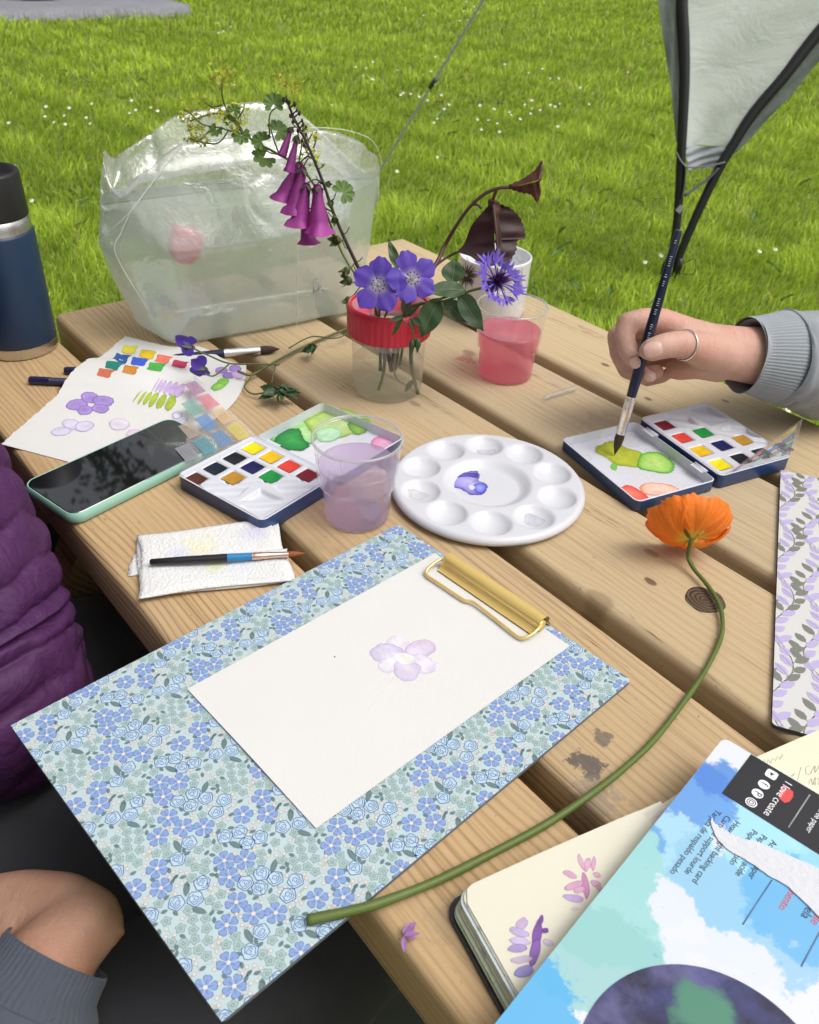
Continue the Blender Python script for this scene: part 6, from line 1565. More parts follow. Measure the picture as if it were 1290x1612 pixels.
for (a, b) in (((1216, 1386), (1170, 1456)), ((1300, 1452), (1262, 1522))):
    p, q = lp(*a), lp(*b); mb = MB(); mb.tube([p + Vector((0, 0, .0001)), q + Vector((0, 0, .0001))], .0004, 5, flat=.3); mb.build('rule_line', mat('rule_blue', L(90, 120, 160), .5), pd)
# inside the black panel
def ln2(s, px, py, size, m, dz=.0003): p = lp(px, py); return text(s, size, (p.x, p.y, PDT + dz + .0001), RA, m, parent=pd)
p = lp(1237, 1252); mb = MB(); R = random.Random(3)
st_ = [(p.x + (.0045 + R.uniform(-.0004, .0004)) * sx_, p.y + yy * .0052) for sx_, yy in ((-.55, 1.0), (.5, .95), (.8, .3), (.75, -.5), (.4, -1.05), (-.4, -.9), (-.75, -.2), (-.8, .5))]
mb.prism(st_[::-1], PDT + .0003, PDT + .00036); mb.build('red_brushmark', TRD, pd)
ln2('I love create', 1237, 1230, .0058, TWH, .0004)
for k, (x, y) in enumerate(((1215, 1220), (1203, 1236), (1193, 1250), (1183, 1264))):
    p = lp(x, y)
    mb = MB(); mb.prism(rrect(.0062, .0062, .0014 if k == 0 else .00305, 6, p.x, p.y), PDT + .0003, PDT + .00038); ic = mb.build('social_icon', TWH, pd)
    mb = MB(); zi = PDT + .0004; dk = mat('icon_dark_%d' % k, (.03, .03, .035), .5)
    if k == 0: mb.prism([(p.x - .0012, p.y + .0012), (p.x, p.y - .0014), (p.x + .0012, p.y + .0012)][::-1], zi, zi + .00006); mb.build('icon_mark', dk, ic)
    elif k in (1, 2): text('f' if k == 1 else 'P', .0058, (p.x - .0016, p.y + .0014, zi), RA, dk, 'icon_mark', ic)
    else:
        for r_ in (.0022, .0011): mb.lathe([(r_ - .00025, zi), (r_ + .00025, zi + .00005)], 20, 0, Matrix.Translation((p.x, p.y, 0)))
        mb.build('icon_mark', dk, ic)
p, q = lp(1275, 1252), lp(1241, 1304); mb = MB(); mb.tube([p + Vector((0, 0, .0005)), q + Vector((0, 0, .0005))], .0005, 5, flat=.3); mb.build('rule_line', TGY, pd)
ln2('Acid free paper', 1300, 1258, .0044, TWH)
# torn white strip across the print: the cover's top layer is ripped off
def tz(px, py): p = lp(px, py); return Vector((p.x, p.y, PDT + .0004))
tl = [(1119, 1296), (1122, 1290), (1126, 1298), (1146, 1312), (1172, 1322), (1188, 1326), (1206, 1332), (1225, 1341), (1250, 1352), (1275, 1362), (1300, 1374), (1330, 1390), (1330, 1480), (1300, 1455), (1280, 1436), (1262, 1418), (1248, 1404), (1230, 1390), (1210, 1380), (1190, 1366), (1172, 1354), (1154, 1344), (1136, 1330), (1126, 1316)]
pts_ = catmull([tz(*p) for p in tl], 3, True); R = random.Random(21); pts_ = [p + Vector((R.uniform(-.0003, .0003), R.uniform(-.0003, .0003), 0)) for p in pts_]
mb = MB(); mb.prism([(p.x, p.y) for p in pts_], PDT + .0004, PDT + .0009)
if sum(a.x * b.y - b.x * a.y for a, b in zip(pts_, pts_[1:] + pts_[:1])) < 0: mb.f = [f[::-1] for f in mb.f]
tn = mb.build('torn_strip', mat('torn_card', (.62, .63, .66), .9, .05, 60, .8, 260), pd)
# dark round picture of a night sky
cpx = [at(930, 1590, pdz + PDT), at(1085, 1520, pdz + PDT), at(1230, 1590, pdz + PDT)]
a_, b_, c3 = [Vector((p.x, p.y)) for p in cpx]
dd = 2 * (a_.x * (b_.y - c3.y) + b_.x * (c3.y - a_.y) + c3.x * (a_.y - b_.y)); ux = ((a_.length_squared) * (b_.y - c3.y) + b_.length_squared * (c3.y - a_.y) + c3.length_squared * (a_.y - b_.y)) / dd; uy = (a_.length_squared * (c3.x - b_.x) + b_.length_squared * (a_.x - c3.x) + c3.length_squared * (b_.x - a_.x)) / dd
cr = (Vector((ux, uy)) - a_).length; d = Vector((ux, uy, 0)) - Vector((pco.x, pco.y, 0)); clx, cly = d.dot(pu), -d.dot(pv)
t_ = NT('night_sky_print'); v_ = t_.obj(); n1 = t_.noise(v_, 40, 6, .65); n2 = t_.noise(t_.vmath('ADD', v_, (2, 5, 0)), 22, 5, .6)
c_ = t_.mix(t_.sm(n1, .35, .7), (.020, .018, .040), (.05, .055, .17)); c_ = t_.mix(t_.math('MULTIPLY', t_.sm(n2, .52, .7), .6), c_, (.16, .15, .30))
gd = t_.vmath('LENGTH', t_.scale(t_.vmath('SUBTRACT', v_, (*lp(1105, 1590).xy, PDT)), (1, 1, 0))); gd = t_.math('ADD', gd, t_.math('MULTIPLY', t_.math('SUBTRACT', n1, .5), .03))
c_ = t_.mix(t_.math('SUBTRACT', 1.0, t_.sm(gd, .010, .017)), c_, (.075, .22, .15))
NS = t_.out(t_.pbr(c_, .32)); mb = MB(); n_ = 96; oo = [(clx + cr * math.cos(2 * math.pi * k / n_), cly + cr * math.sin(2 * math.pi * k / n_)) for k in range(n_)]
oo = clip_poly([(x, y + PDH) for x, y in oo], PDW - .001, PDH - .001) or []; oo = [(x, y - PDH) for x, y in oo]
if oo: mb.prism(oo, PDT + .0001, PDT + .00025); mb.build('printed_circle', NS, pd)
# ------------------------------------------------------------------ shelter leg and guy line
def ty(py): return 3.26 + .22 * (440 - py) / 440
def tpt(px, py, dy=0.0): return aty(px, py, ty(py) + dy)
tent = thing('shelter', 'leg of a grey and white fabric shelter on black poles', 'shelter', tpt(1058, 440), 0)
POLE = mat('black_pole', (.012, .012, .013), .35, .15, 20)
lpole = [(1085, -120), (1079, -60), (1074, 0), (1077, 60), (1078, 120), (1076, 180), (1073, 240), (1068, 330), (1060, 390), (1047, 446)]
rpole = [(1420, -90), (1350, -15), (1290, 50), (1235, 120), (1185, 180), (1150, 235), (1125, 280), (1090, 355), (1068, 410), (1064, 446)]
for pts_, nm in ((lpole, 0), (rpole, 1)):
    mb = MB(); pp_ = catmull([tpt(x, y) for x, y in pts_], 6); n = len(pp_)
    mb.tube(pp_, [lerp(.022, .013, (k / (n - 1)) ** 1.5) for k in range(n)], 12); mb.build('pole', POLE, tent, world=True)
t_ = NT('shelter_fabric'); v_ = t_.obj(); wr = t_.noise(t_.scale(v_, (1, 1, 1.6)), 5.5, 6, .62, 0, .8)
fc = t_.mix(t_.noise(v_, 2, 3), (.88, .90, .93), (.93, .95, .97)); sh = t_.pbr(fc, .75, t_.bump(wr, .5, .025))
WHF = t_.out(t_.n('MixShader', {0: .5, 1: sh, 2: t_.n('BsdfTranslucent', {0: fc})}))
t_ = NT('shelter_grey'); v_ = t_.obj(); fc = t_.mix(t_.noise(t_.scale(v_, (1, 1, 1)), 6, 4), (.13, .15, .145), (.21, .235, .225)); sh = t_.pbr(fc, .7, t_.bump(t_.noise(v_, 9, 4), .5, .02)); GRF = t_.out(t_.n('MixShader', {0: .25, 1: sh, 2: t_.n('BsdfTranslucent', {0: fc})}))
TRIM = mat('shelter_trim', (.36, .39, .41), .7, .1, 8, .4, 30)
def strip(name, left, right, m, nu=14, bow=.0):
    a = catmull([tpt(x, y) for x, y in left], 6); b = catmull([tpt(x, y) for x, y in right], 6); n = min(len(a), len(b)); mb = MB()
    def f(u, v):
        i = v * (n - 1); i0 = int(min(i, n - 2)); fr_ = i - i0; p = a[i0].lerp(a[i0 + 1], fr_); q = b[i0].lerp(b[i0 + 1], fr_)
        return p.lerp(q, u) + Vector((0, bow * math.sin(math.pi * u) + .006 * math.sin(u * 9 + v * 17), 0))
    mb.grid(nu, 40, f); mb.build(name, m, tent, world=True)
strip('white_panel', [(1083, -120), (1080, 0), (1082, 120), (1080, 232)], [(1410, -90), (1286, 50), (1180, 180), (1146, 232)], WHF, 22, .04)
strip('trim_band', [(1080, 231), (1081, 245), (1083, 256), (1084, 268)], [(1147, 231), (1143, 244), (1138, 254), (1130, 264)], TRIM, 8, .02)
strip('grey_flap', [(1030, -120), (1036, 0), (1050, 90), (1060, 170), (1068, 246)], [(1083, -120), (1072, 0), (1075, 90), (1074, 170), (1071, 246)], GRF, 6)
strip('grey_flap', [(1345, -15), (1288, 54), (1232, 126), (1182, 186), (1150, 240)], [(1390, 10), (1300, 88), (1244, 150), (1194, 205), (1152, 246)], GRF, 6)
WEB = mat('grey_webbing', (.13, .135, .14), .8, .15, 60)
for pts_ in ([(1080, 263), (1110, 262), (1142, 255)], [(1131, 264), (1112, 284), (1078, 308)], [(1080, 264), (1078, 290), (1074, 312)], [(1066, 240), (1072, 252), (1082, 264)]):
    mb = MB(); mb.tube(catmull([tpt(x, y, -.02) for x, y in pts_], 5), .009, 8, flat=.25); mb.build('strap', WEB, tent, world=True)
mb = MB(); p = tpt(1071, 329, -.025); mb.box(p, (.022, .004, .026), rot=Matrix.Rotation(.6, 3, 'Y'), bev=.001); mb.build('buckle', mat('buckle_grey', (.35, .36, .37), .4), tent, world=True)
for (x, y) in ((1046, 436), (1064, 436)):
    mb = MB(); p = tpt(x, y); p.z = GZ; mb.tube([p + Vector((0, 0, -.02)), p + Vector((0, 0, .055)), p + Vector((.004, 0, .085))], [.016, .017, .012], 12); mb.tube(catmull([p + Vector((.02, -.01, .07)), p + Vector((.05, -.02, .09)), p + Vector((.06, -.03, .04)), p + Vector((.02, -.02, .03))], 5), .0016, 5); mb.build('pole_foot', POLE, tent, world=True)
gl_ = thing('guy_line', 'pale grey guy line slanting up behind the water bag', 'rope', at(500, 430, GZ), 0)
A = at(500, 430, GZ + .01); B = aty(800, -64, 2.45); ROPE = mat('rope_grey', (.62, .64, .66), .8, .25, 300, .6, 900)
mb = MB(); 
# twisted line
nseg = 260; d = (B - A); t1 = d.normalized(); s1 = t1.orthogonal().normalized(); s2 = t1.cross(s1)
for k in range(2): mb.tube([A + d * (i / nseg) + (s1 * math.cos(i * .9 + k * math.pi) + s2 * math.sin(i * .9 + k * math.pi)) * .0018 for i in range(nseg + 1)], .0028, 5)
mb.build('cord', ROPE, gl_, world=True)
def on_rope(py):
    lo, hi = 0.0, 1.0
    for _ in range(40):
        m = (lo + hi) / 2; p = A + d * m - CAMP; y = 806 - FPX * p.dot(UP) / p.dot(FW)
        if y > py: lo = m
        else: hi = m
    return A + d * lo
p = on_rope(131); mb = MB(); mb.tube([p - t1 * .016, p + t1 * .016], .006, 10); mb.tube([p + s1 * .004 - t1 * .01, p + s1 * .012 + t1 * .012], .003, 6); mb.build('tensioner', mat('tensioner', (.05, .055, .08), .4), gl_, world=True)
mb = MB(); mb.tube([A + Vector((-.02, .03, .05)), A + Vector((.01, 0, -.06))], .004, 8); mb.build('peg', STEEL, gl_, world=True)

# ------------------------------------------------------------------ people
def blob(chains, voxel, smooth=6, fac=.5, name='blob', deci=None):
    """union of tapered capsules, fused into one continuous surface"""
    mb = MB()
    for ch in chains:
        for i in range(len(ch)):
            p, r = Vector(ch[i][0]), ch[i][1]; mb.sphere(p, r, 16)
            if i:
                q, r2 = Vector(ch[i - 1][0]), ch[i - 1][1]; n = max(2, int((p - q).length / (min(r, r2) * .7)) + 1)
                mb.tube([q.lerp(p, k / n) for k in range(n + 1)], [lerp(r2, r, k / n) for k in range(n + 1)], 16)
    me = bpy.data.meshes.new(name); me.from_pydata(mb.v, [], mb.f); bm = bmesh.new(); bm.from_mesh(me); bmesh.ops.recalc_face_normals(bm, faces=bm.faces); bm.to_mesh(me); bm.free()
    return modded(me, [('REMESH', dict(mode='VOXEL', voxel_size=voxel)), ('SMOOTH', dict(factor=fac, iterations=smooth))] + ([('DECIMATE', dict(ratio=deci))] if deci else []))
def mesh_obj(me, name, m, parent):
    inv = XF[parent.name].inverted(); me.transform(inv); me.name = name
    me.polygons.foreach_set('use_smooth', [True] * len(me.polygons)); me.materials.clear(); me.materials.append(m)
    o = bpy.data.objects.new(name, me); COL.objects.link(o); o.parent = parent; XF[o.name] = XF[parent.name]; return o
def skin(name, base, red):
    t = NT(name); v = t.obj(); f = t.noise(v, 45, 4, .6); f2 = t.noise(t.vmath('ADD', v, (4, 2, 1)), 14, 3)
    c = t.mix(t.sm(f2, .35, .7), base, red); c = t.mix(t.math('MULTIPLY', t.sm(f, .45, .75), .35), c, tuple(x * .82 for x in red))
    cr = t.n('TexVoronoi', {'Vector': v, 'Scale': 620.0}, out=0); lines = t.noise(t.scale(v, (230, 60, 60)), 1.3, 3); l2 = t.noise(t.scale(v, (70, 70, 70)), 1.5, 5, .65)
    c = t.mix(t.math('MULTIPLY', t.sm(lines, .56, .68), .22), c, tuple(x * .62 for x in red)); c = t.mix(t.math('MULTIPLY', t.sm(t.noise(v, 240, 3), .6, .75), .25), c, tuple(x * .7 for x in red))
    b = t.bump(t.math('ADD', t.math('MULTIPLY', cr, .4), t.math('ADD', t.math('MULTIPLY', lines, .9), t.math('MULTIPLY', l2, .9))), .38, .0013)
    return t.out(t.pbr(c, .55, b, **{'Subsurface Weight': .12, 'Subsurface Radius': (.012, .005, .003), 'Subsurface Scale': .5, 'Specular IOR Level': .4}))
SKINA = skin('skin_tanned', (.42, .25, .17), (.40, .205, .135)); SKINC = skin('skin_light', (.56, .345, .265), (.56, .285, .215))
def fabric(name, col, rib=0, var=.2, bscale=500, rough=.85, b=.35):
    t = NT(name); v = t.obj(); f = t.noise(v, 9, 5, .6); c = t.mix(f, tuple(x * (1 - var) for x in col), tuple(x * (1 + var) for x in col))
    h = t.math('ADD', t.noise(v, bscale, 3), t.math('MULTIPLY', t.noise(v, 28, 5), 1.2))
    return t.out(t.pbr(c, rough, t.bump(h, b, .0025), **{'Sheen Weight': .15}))
BLACKT = fabric('black_denim', (.034, .034, .040), 0, .3, 1600); HOOD = fabric('grey_sweatshirt', (.30, .33, .355), 0, .06, 1400); BLUES = fabric('slate_sweatshirt', (.066, .078, .105), 0, .15, 1400)
HAIR = mat('brown_hair', (.06, .035, .02), .6, .4, 30, .6, 200, (6, 6, 1))
def figure(sc, nc, face_t, face_n):
    """torso and head centre line for a seated person at bench position sc, nc (table axes)"""
    def P(a, b, z): return tw(sc + a * face_n - 0 * b, nc + b, z) if face_t is None else None
    return P
def seated(t, s, n, sgn, skinm, top, topname, trous, headtilt=.1, knees=None, arms=None, extra_body=(), top_extra=(), skip_top=False, topr=1.0, lean=0.0):
    """s, n: pelvis in table axes; sgn +1 faces the table from the near bench"""
    def P(a, b, z): return tw(s + a * sgn, n + b * sgn, z)
    pel = P(0, 0, -.20); wa_ = P(0, .02, -.03); ch_ = P(0, .05 - lean * .5, .13); nk = P(0, .04 - lean, .31); hd = P(0, .07 - lean * 1.25, .43)
    sl_, sr_ = P(-.165, .03 - lean * .8, .25), P(.165, .03 - lean * .8, .25)
    body = [[(pel, .11), (wa_, .095), (ch_, .11), (P(0, .04 - lean * .8, .25), .085), (nk, .052), (hd, .085), (P(0, .08 - lean * 1.3, .49), .082)], [(P(0, .13 - lean * 1.25, .40), .045), (hd, .07)], [(sl_, .055), (sr_, .055)], [(sl_, .055), (ch_, .1)], [(sr_, .055), (ch_, .1)]]
    leg = []
    for k_, kn_ in enumerate(knees):
        hip = P(-.085 if k_ == 0 else .085, 0, -.20); kw = tw(*kn_); ank = tw(kn_[0], kn_[1] + .04 * sgn, GZ + .085); toe = tw(kn_[0], kn_[1] + .17 * sgn, GZ + .04)
        leg.append((hip, kw, ank, toe)); body += [[(hip, .075), (kw, .05), (ank, .035), (toe, .03)]]
    for ch in arms: body.append([(p, r) for p, r in ch])
    body += list(extra_body)
    return pel, wa_, ch_, nk, hd, sl_, sr_, leg, body
def hairm(hd, back, t):
    mb = MB(); me = blob([[(hd + Vector((0, 0, .03)), .098)], [(hd + Vector((0, 0, .04)), .095), (hd + back * .06 + Vector((0, 0, -.02)), .085), (hd + back * .08 + Vector((0, 0, -.12)), .06)]], .012, 4); mesh_obj(me, 'hair', HAIR, t)

# the photographer: lap under the clipboard, one hand resting at the left
pa = thing('person', 'person in black trousers and slate sweatshirt, lap under the floral clipboard', 'person', tw(-.37, -.20, GZ), 0)
wr_ = at(118, 1455, -.062)
armA = [[(tw(-.535, -.36, .25), .05), (tw(-.60, -.26, -.02), .04), (at(20, 1640, -.085), .032), (at(70, 1530, -.070), .027), (at(100, 1486, -.068), .0225), (at(132, 1458, -.066), .0195), (at(145, 1448, -.068), .0175)],
        [(at(145, 1446, -.068), .0175), (at(100, 1418, -.070), .0165), (at(40, 1412, -.076), .016), (at(-30, 1420, -.082), .015)], [(at(140, 1450, -.07), .0175), (at(90, 1440, -.073), .0175), (at(30, 1448, -.078), .017), (at(-30, 1460, -.084), .015)], [(at(140, 1455, -.068), .0175), (at(174, 1458, -.069), .0085), (at(178, 1466, -.070), .0078), (at(130, 1490, -.072), .015)], [(at(80, 1388, -.071), .0062), (at(30, 1396, -.074), .006)], [(at(130, 1400, -.069), .0065), (at(90, 1412, -.070), .008)]]
for k in range(4):
    b0 = at(-40, 1405 + 26 * k, -.080); armA.append([(b0, .011), (at(-95, 1400 + 28 * k, -.088), .009), (at(-140, 1408 + 28 * k, -.100), .008), (at(-165, 1415 + 28 * k, -.112), .007)])
armA.append([(at(20, 1470, -.075), .013), (at(-30, 1500, -.088), .010), (at(-70, 1520, -.1), .008)])
pel, wa_, ch_, nk, hd, sl_, sr_, leg, body = seated(pa, -.37, -.24, 1, SKINA, BLUES, 'sweatshirt', BLACKT, knees=[(-.470, .24, -.222), (-.305, .25, -.222)], arms=armA, lean=.20)
mesh_obj(blob(body, .0042, 7, deci=.45), 'body', SKINA, pa)
tr = [[(pel, .135), (wa_, .11)]]
for (hip, kw, ank, toe) in leg: tr += [[(hip, .098), (hip.lerp(kw, .5), .083), (kw, .070), (kw.lerp(ank, .4) , .066), (ank, .055)]]
me = blob(tr, .010, 6)
for v in me.vertices:       # folds in the cloth
    n = v.normal; v.co += n * (.007 * mnoise.noise(v.co * 9) + .0045 * mnoise.noise(Vector((v.co.x * 16, v.co.y * 30, v.co.z * 30))))
mesh_obj(me, 'trousers', BLACKT, pa)
mesh_obj(blob([[(wa_, .125), (ch_, .13), (tw(-.37, -.36, .25), .09)], [(sl_, .075), (sr_, .075)], [(sl_, .075), (tw(-.60, -.26, -.02), .055), (at(10, 1660, -.088), .044)]], .010, 6), 'sweatshirt', BLUES, pa)
def loft(path, radii, n, fn=None, nseg=60, flat=1.0, updir=None):
    """tube along a smoothed path whose radius is shaped by fn(angle, t)"""
    P_ = catmull(path, max(2, nseg // (len(path) - 1))); m = len(P_); mb = MB(); prev = None; vs = []
    for i, p in enumerate(P_):
        t = (P_[min(i + 1, m - 1)] - P_[max(i - 1, 0)]).normalized()
        if prev is None: a = updir or Vector((0, 0, 1)); u = (a - t * a.dot(t)).normalized()
        else: u = (prev - t * prev.dot(t)).normalized()
        prev = u; v = t.cross(u); f = i / (m - 1); ri = f * (len(radii) - 1); i0 = min(int(ri), len(radii) - 2); r = lerp(radii[i0], radii[i0 + 1], ri - i0)
        for k in range(n):
            a = 2 * math.pi * k / n; rr = r * (fn(a, f) if fn else 1); vs.append(p + (u * math.cos(a) + v * math.sin(a) * flat) * rr)
    fs = [(i * n + k, i * n + (k + 1) % n, (i + 1) * n + (k + 1) % n, (i + 1) * n + k) for i in range(m - 1) for k in range(n)]
    mb.add(vs, fs); return mb
cA, cB = at(84, 1508, -.068), at(14, 1640, -.086)
sleeveA = [at(-40, 1740, -.10), at(14, 1640, -.086), at(52, 1572, -.078)]
loft([tw(-.60, -.26, -.02), sleeveA[0], sleeveA[1], sleeveA[2]], [.052, .044, .040, .037], 40, lambda a, f: 1 + .05 * mnoise.noise(Vector((a * 1.2, f * 9, 2))), 60).build('sleeve', BLUES, pa, world=True)
mb = loft([at(46, 1582, -.079), at(66, 1545, -.074), at(92, 1500, -.0675)], [.0385, .0375, .0325, .0312, .0305], 240, lambda a, f: 1 + .018 * math.cos(60 * a) * (1 if .05 < f < .95 else 0), 30)
mb.build('cuff', BLUES, pa, world=True)
hairm(hd, -ND, pa)

# person in the purple quilted jacket at the left
pb = thing('person', 'person in purple quilted jacket seated at the left edge', 'person', tw(-.80, -.12, GZ), 0)
armB = [[(tw(-.72, -.045, .23), .045), (tw(-.655, .0, .14), .042), (tw(-.60, .028, .05), .040), (tw(-.55, .036, -.03), .038), (tw(-.535, .042, -.07), .034), (tw(-.61, .052, -.11), .030), (tw(-.68, .08, -.18), .026)], [(tw(-.94, -.07, .23), .042), (tw(-1.05, -.03, -.01), .038), (tw(-.86, .08, -.10), .030), (tw(-.80, .09, -.12), .026)]]
for k in range(4): armB.append([(tw(-.70, .085 + .01 * k, -.185), .011), (tw(-.74, .09 + .014 * k, -.19), .009), (tw(-.77, .09 + .016 * k, -.195), .008)])
pel, wa_, ch_, nk, hd, sl_, sr_, leg, body = seated(pb, -.79, -.14, 1, SKINC, None, 'jacket', BLACKT, knees=[(-.90, .26, -.222), (-.63, .28, -.225)], arms=armB)
mesh_obj(blob(body, .009, 5), 'body', SKINC, pb)
tr = [[(pel, .135), (wa_, .11)]]
for (hip, kw, ank, toe) in leg: tr += [[(hip, .098), (hip.lerp(kw, .5), .083), (kw, .070), (kw.lerp(ank, .4), .066), (ank, .055)]]
me = blob(tr, .010, 6)
for v in me.vertices: v.co += v.normal * (.005 * mnoise.noise(v.co * 12) + .002 * mnoise.noise(v.co * 31))
mesh_obj(me, 'trousers', BLACKT, pb)
t_ = NT('purple_nylon'); v_ = t_.obj(); f_ = t_.noise(v_, 7, 5); wrk = t_.noise(v_, 24, 4, .58, 0, .5)
PURP = t_.out(t_.pbr(t_.mix(f_, (.046, .010, .056), (.080, .020, .092)), .62, t_.bump(wrk, .6, .012), **{'Specular IOR Level': .3}))
def puff(period, depth, seed):
    def fn(a, f):
        s = f * period + .55 * mnoise.noise(Vector((math.cos(a) * 1.6, math.sin(a) * 1.6, f * 5 + seed))) + .35 * math.sin(a + seed); k = abs(math.sin(math.pi * s)); col = .5 + .5 * math.cos(a * 5 + 2 * math.floor(s))
        dp = depth * (.75 + .9 * mnoise.noise(Vector((math.cos(a) * 2.4, math.sin(a) * 2.4, math.floor(s) * 3.1 + seed))))
        return 1 - dp * (1 - k ** .42) + .05 * mnoise.noise(Vector((a * 2.6, f * period * 1.2, seed + 3))) - .05 * abs(mnoise.noise(Vector((a * 9, f * period * .9, seed)))) * (1 - k * .6) - .075 * max(0, mnoise.noise(Vector((a * 20, math.floor(s + .5) * 7.3, seed)))) * (1 - k) ** .8
    return fn
tor = loft([tw(-.83, -.075, -.19), tw(-.83, -.07, -.11), tw(-.82, -.05, .02), tw(-.80, -.055, .18), tw(-.785, -.075, .30), tw(-.785, -.085, .36)], [.222, .232, .238, .245, .235, .09], 96, puff(21, .06, 1), 260, .72, TD)
tor.build('jacket_body', PURP, pb, world=True)
mb = loft([tw(-.72, -.04, .26), tw(-.655, .0, .15), tw(-.60, .03, .05), tw(-.55, .035, -.03), tw(-.532, .04, -.075), tw(-.61, .05, -.11)], [.085, .090, .090, .088, .080, .06], 110, puff(18, .075, 5), 280); mb.build('jacket_sleeve', PURP, pb, world=True)
mb = loft([tw(-.96, -.07, .27), tw(-1.03, -.06, .12), tw(-1.06, -.02, -.03), tw(-.98, .05, -.08), tw(-.86, .08, -.10)], [.085, .085, .08, .07, .05], 60, puff(9, .14, 8), 110); mb.build('jacket_sleeve', PURP, pb, world=True)
mb = MB(); zpts = catmull([tw(-.470, .075, -.19), tw(-.462, .085, -.15), tw(-.462, .088, -.10)], 12); mb.tube(zpts, .0022, 6)
for p in zpts[::1]: mb.box(p + Vector((.002, .001, 0)), (.005, .002, .0015))
mb.build('zip', mat('zip_purple', (.05, .02, .055), .5), pb, world=True)
hairm(hd, -ND, pb)

# person painting at the right: only the right hand and sleeve come into view
pc_ = thing('person', 'person in light grey sweatshirt holding the brush over the right tin', 'person', Vector((1.10, .60, GZ)), 0)
def H(x, y, Y): return aty(x, y, Y)
sh_r = Vector((.93, .80, .27)); elb = Vector((.66, .855, .045))
W0 = H(1165, 557, .758)
hand = [[(sh_r, .05), (elb, .042), (H(1300, 574, .79), .036), (H(1225, 564, .768), .030), (W0, .0255), (H(1120, 551, .752), .0245)],
        [(H(1120, 549, .750), .0235), (H(1078, 526, .748), .0165), (H(1043, 506, .744), .0122)], [(H(1120, 551, .756), .0235), (H(1072, 528, .764), .016), (H(1036, 512, .760), .012)],
        [(H(1120, 555, .760), .022), (H(1075, 545, .772), .015), (H(1038, 535, .774), .0115)], [(H(1124, 562, .760), .021), (H(1085, 570, .772), .0145), (H(1052, 560, .782), .011)],
        [(H(1130, 570, .748), .019), (H(1096, 574, .742), .0135), (H(1070, 577, .752), .013)],
        # thumb
        [(H(1140, 560, .742), .020), (H(1108, 552, .728), .0165), (H(1080, 543, .714), .0126), (H(1062, 542, .706), .0118), (H(1044, 545, .701), .0112), (H(1028, 550, .698), .0104), (H(1021, 552, .698), .0085)],
        # index
        [(H(1043, 506, .744), .0122), (H(1014, 503, .738), .0106), (H(988, 509, .730), .0100), (H(983, 528, .722), .0092), (H(988, 548, .716), .0090), (H(996, 562, .711), .0080), (H(1001, 570, .709), .0066)],
        # middle
        [(H(1036, 512, .760), .012), (H(1000, 516, .756), .0104), (H(973, 529, .748), .0100), (H(976, 556, .738), .0093), (H(992, 578, .728), .0088), (H(1011, 589, .720), .0078), (H(1020, 592, .718), .0062)],
        # ring
        [(H(1038, 535, .774), .0115), (H(1000, 540, .772), .0100), (H(976, 556, .764), .0095), (H(988, 582, .752), .0088), (H(1012, 592, .742), .0083), (H(1034, 585, .735), .0072)],
        # little
        [(H(1052, 560, .782), .011), (H(1018, 566, .784), .0090), (H(1000, 580, .776), .0084), (H(1020, 596, .766), .0078), (H(1045, 592, .758), .0066)]]
# rest of the seated figure, facing left along the far bench
B0 = Vector((1.10, .60, 0)); fwd = Vector((-.75, .25, 0)).normalized(); side = Vector((-fwd.y, fwd.x, 0))
bodyc = hand + [[(B0 + Vector((0, 0, -.20)), .11), (B0 + Vector((0, 0, 0)), .10), (B0 + fwd * .03 + Vector((0, 0, .15)), .115), (B0 + fwd * .02 + Vector((0, 0, .27)), .085), (B0 + fwd * .02 + Vector((0, 0, .33)), .05), (B0 + fwd * .06 + Vector((0, 0, .45)), .085), (B0 + fwd * .06 + Vector((0, 0, .50)), .08)], [(B0 + Vector((0, 0, .2)), .1), (sh_r, .05)], [(B0 + Vector((0, 0, .2)), .1), (B0 + B0 - sh_r + Vector((0, 0, .54)), .05)]]
legc = []
for sg in (-1, 1):
    hip = B0 + side * .09 * sg + Vector((0, 0, -.20)); knc = B0 + side * .17 * sg + fwd * .36 + Vector((0, 0, -.24)); an = knc + fwd * .03 + Vector((0, 0, -.41)); an.z = GZ + .09; to = an + fwd * .12; to.z = GZ + .04
    legc.append((hip, knc, an, to)); bodyc.append([(hip, .075), (knc, .05), (an, .035), (to, .03)])
me = blob(bodyc, .0024, 6, .45, deci=.30); mesh_obj(me, 'body', SKINC, pc_)
tr = [[(B0 + Vector((0, 0, -.2)), .135), (B0 + Vector((0, 0, -.05)), .11)]]
for (hip, kw, ank, toe) in legc: tr += [[(hip, .098), (kw, .070), (ank, .055)]]
mesh_obj(blob(tr, .011, 5), 'trousers', fabric('blue_denim', (.05, .07, .12)), pc_)
mesh_obj(blob([[(B0 + Vector((0, 0, -.1)), .13), (B0 + fwd * .03 + Vector((0, 0, .15)), .135), (B0 + fwd * .02 + Vector((0, 0, .27)), .09)], [(B0 + Vector((0, 0, .2)), .11), (sh_r, .072), (sh_r.lerp(elb, .5), .066)], [(B0 + Vector((0, 0, .2)), .11), (B0 + B0 - sh_r + Vector((0, 0, .54)), .07)]], .010, 6), 'sweatshirt', HOOD, pc_)
def slf(a, f):
    return 1 + .10 * mnoise.noise(Vector((math.cos(a) * 1.3, math.sin(a) * 1.3, f * 7))) + .045 * mnoise.noise(Vector((math.cos(a) * 2.5, math.sin(a) * 2.5, f * 19 + 4))) - .05 * math.exp(-((f - .86) / .05) ** 2) * (.5 + .5 * math.sin(a * 2 + 1))
loft([sh_r.lerp(elb, .4), elb, H(1330, 578, .795), H(1262, 566, .776), H(1226, 562, .768)], [.066, .060, .054, .050, .0475, .0425], 96, slf, 90).build('sleeve', HOOD, pc_, world=True)
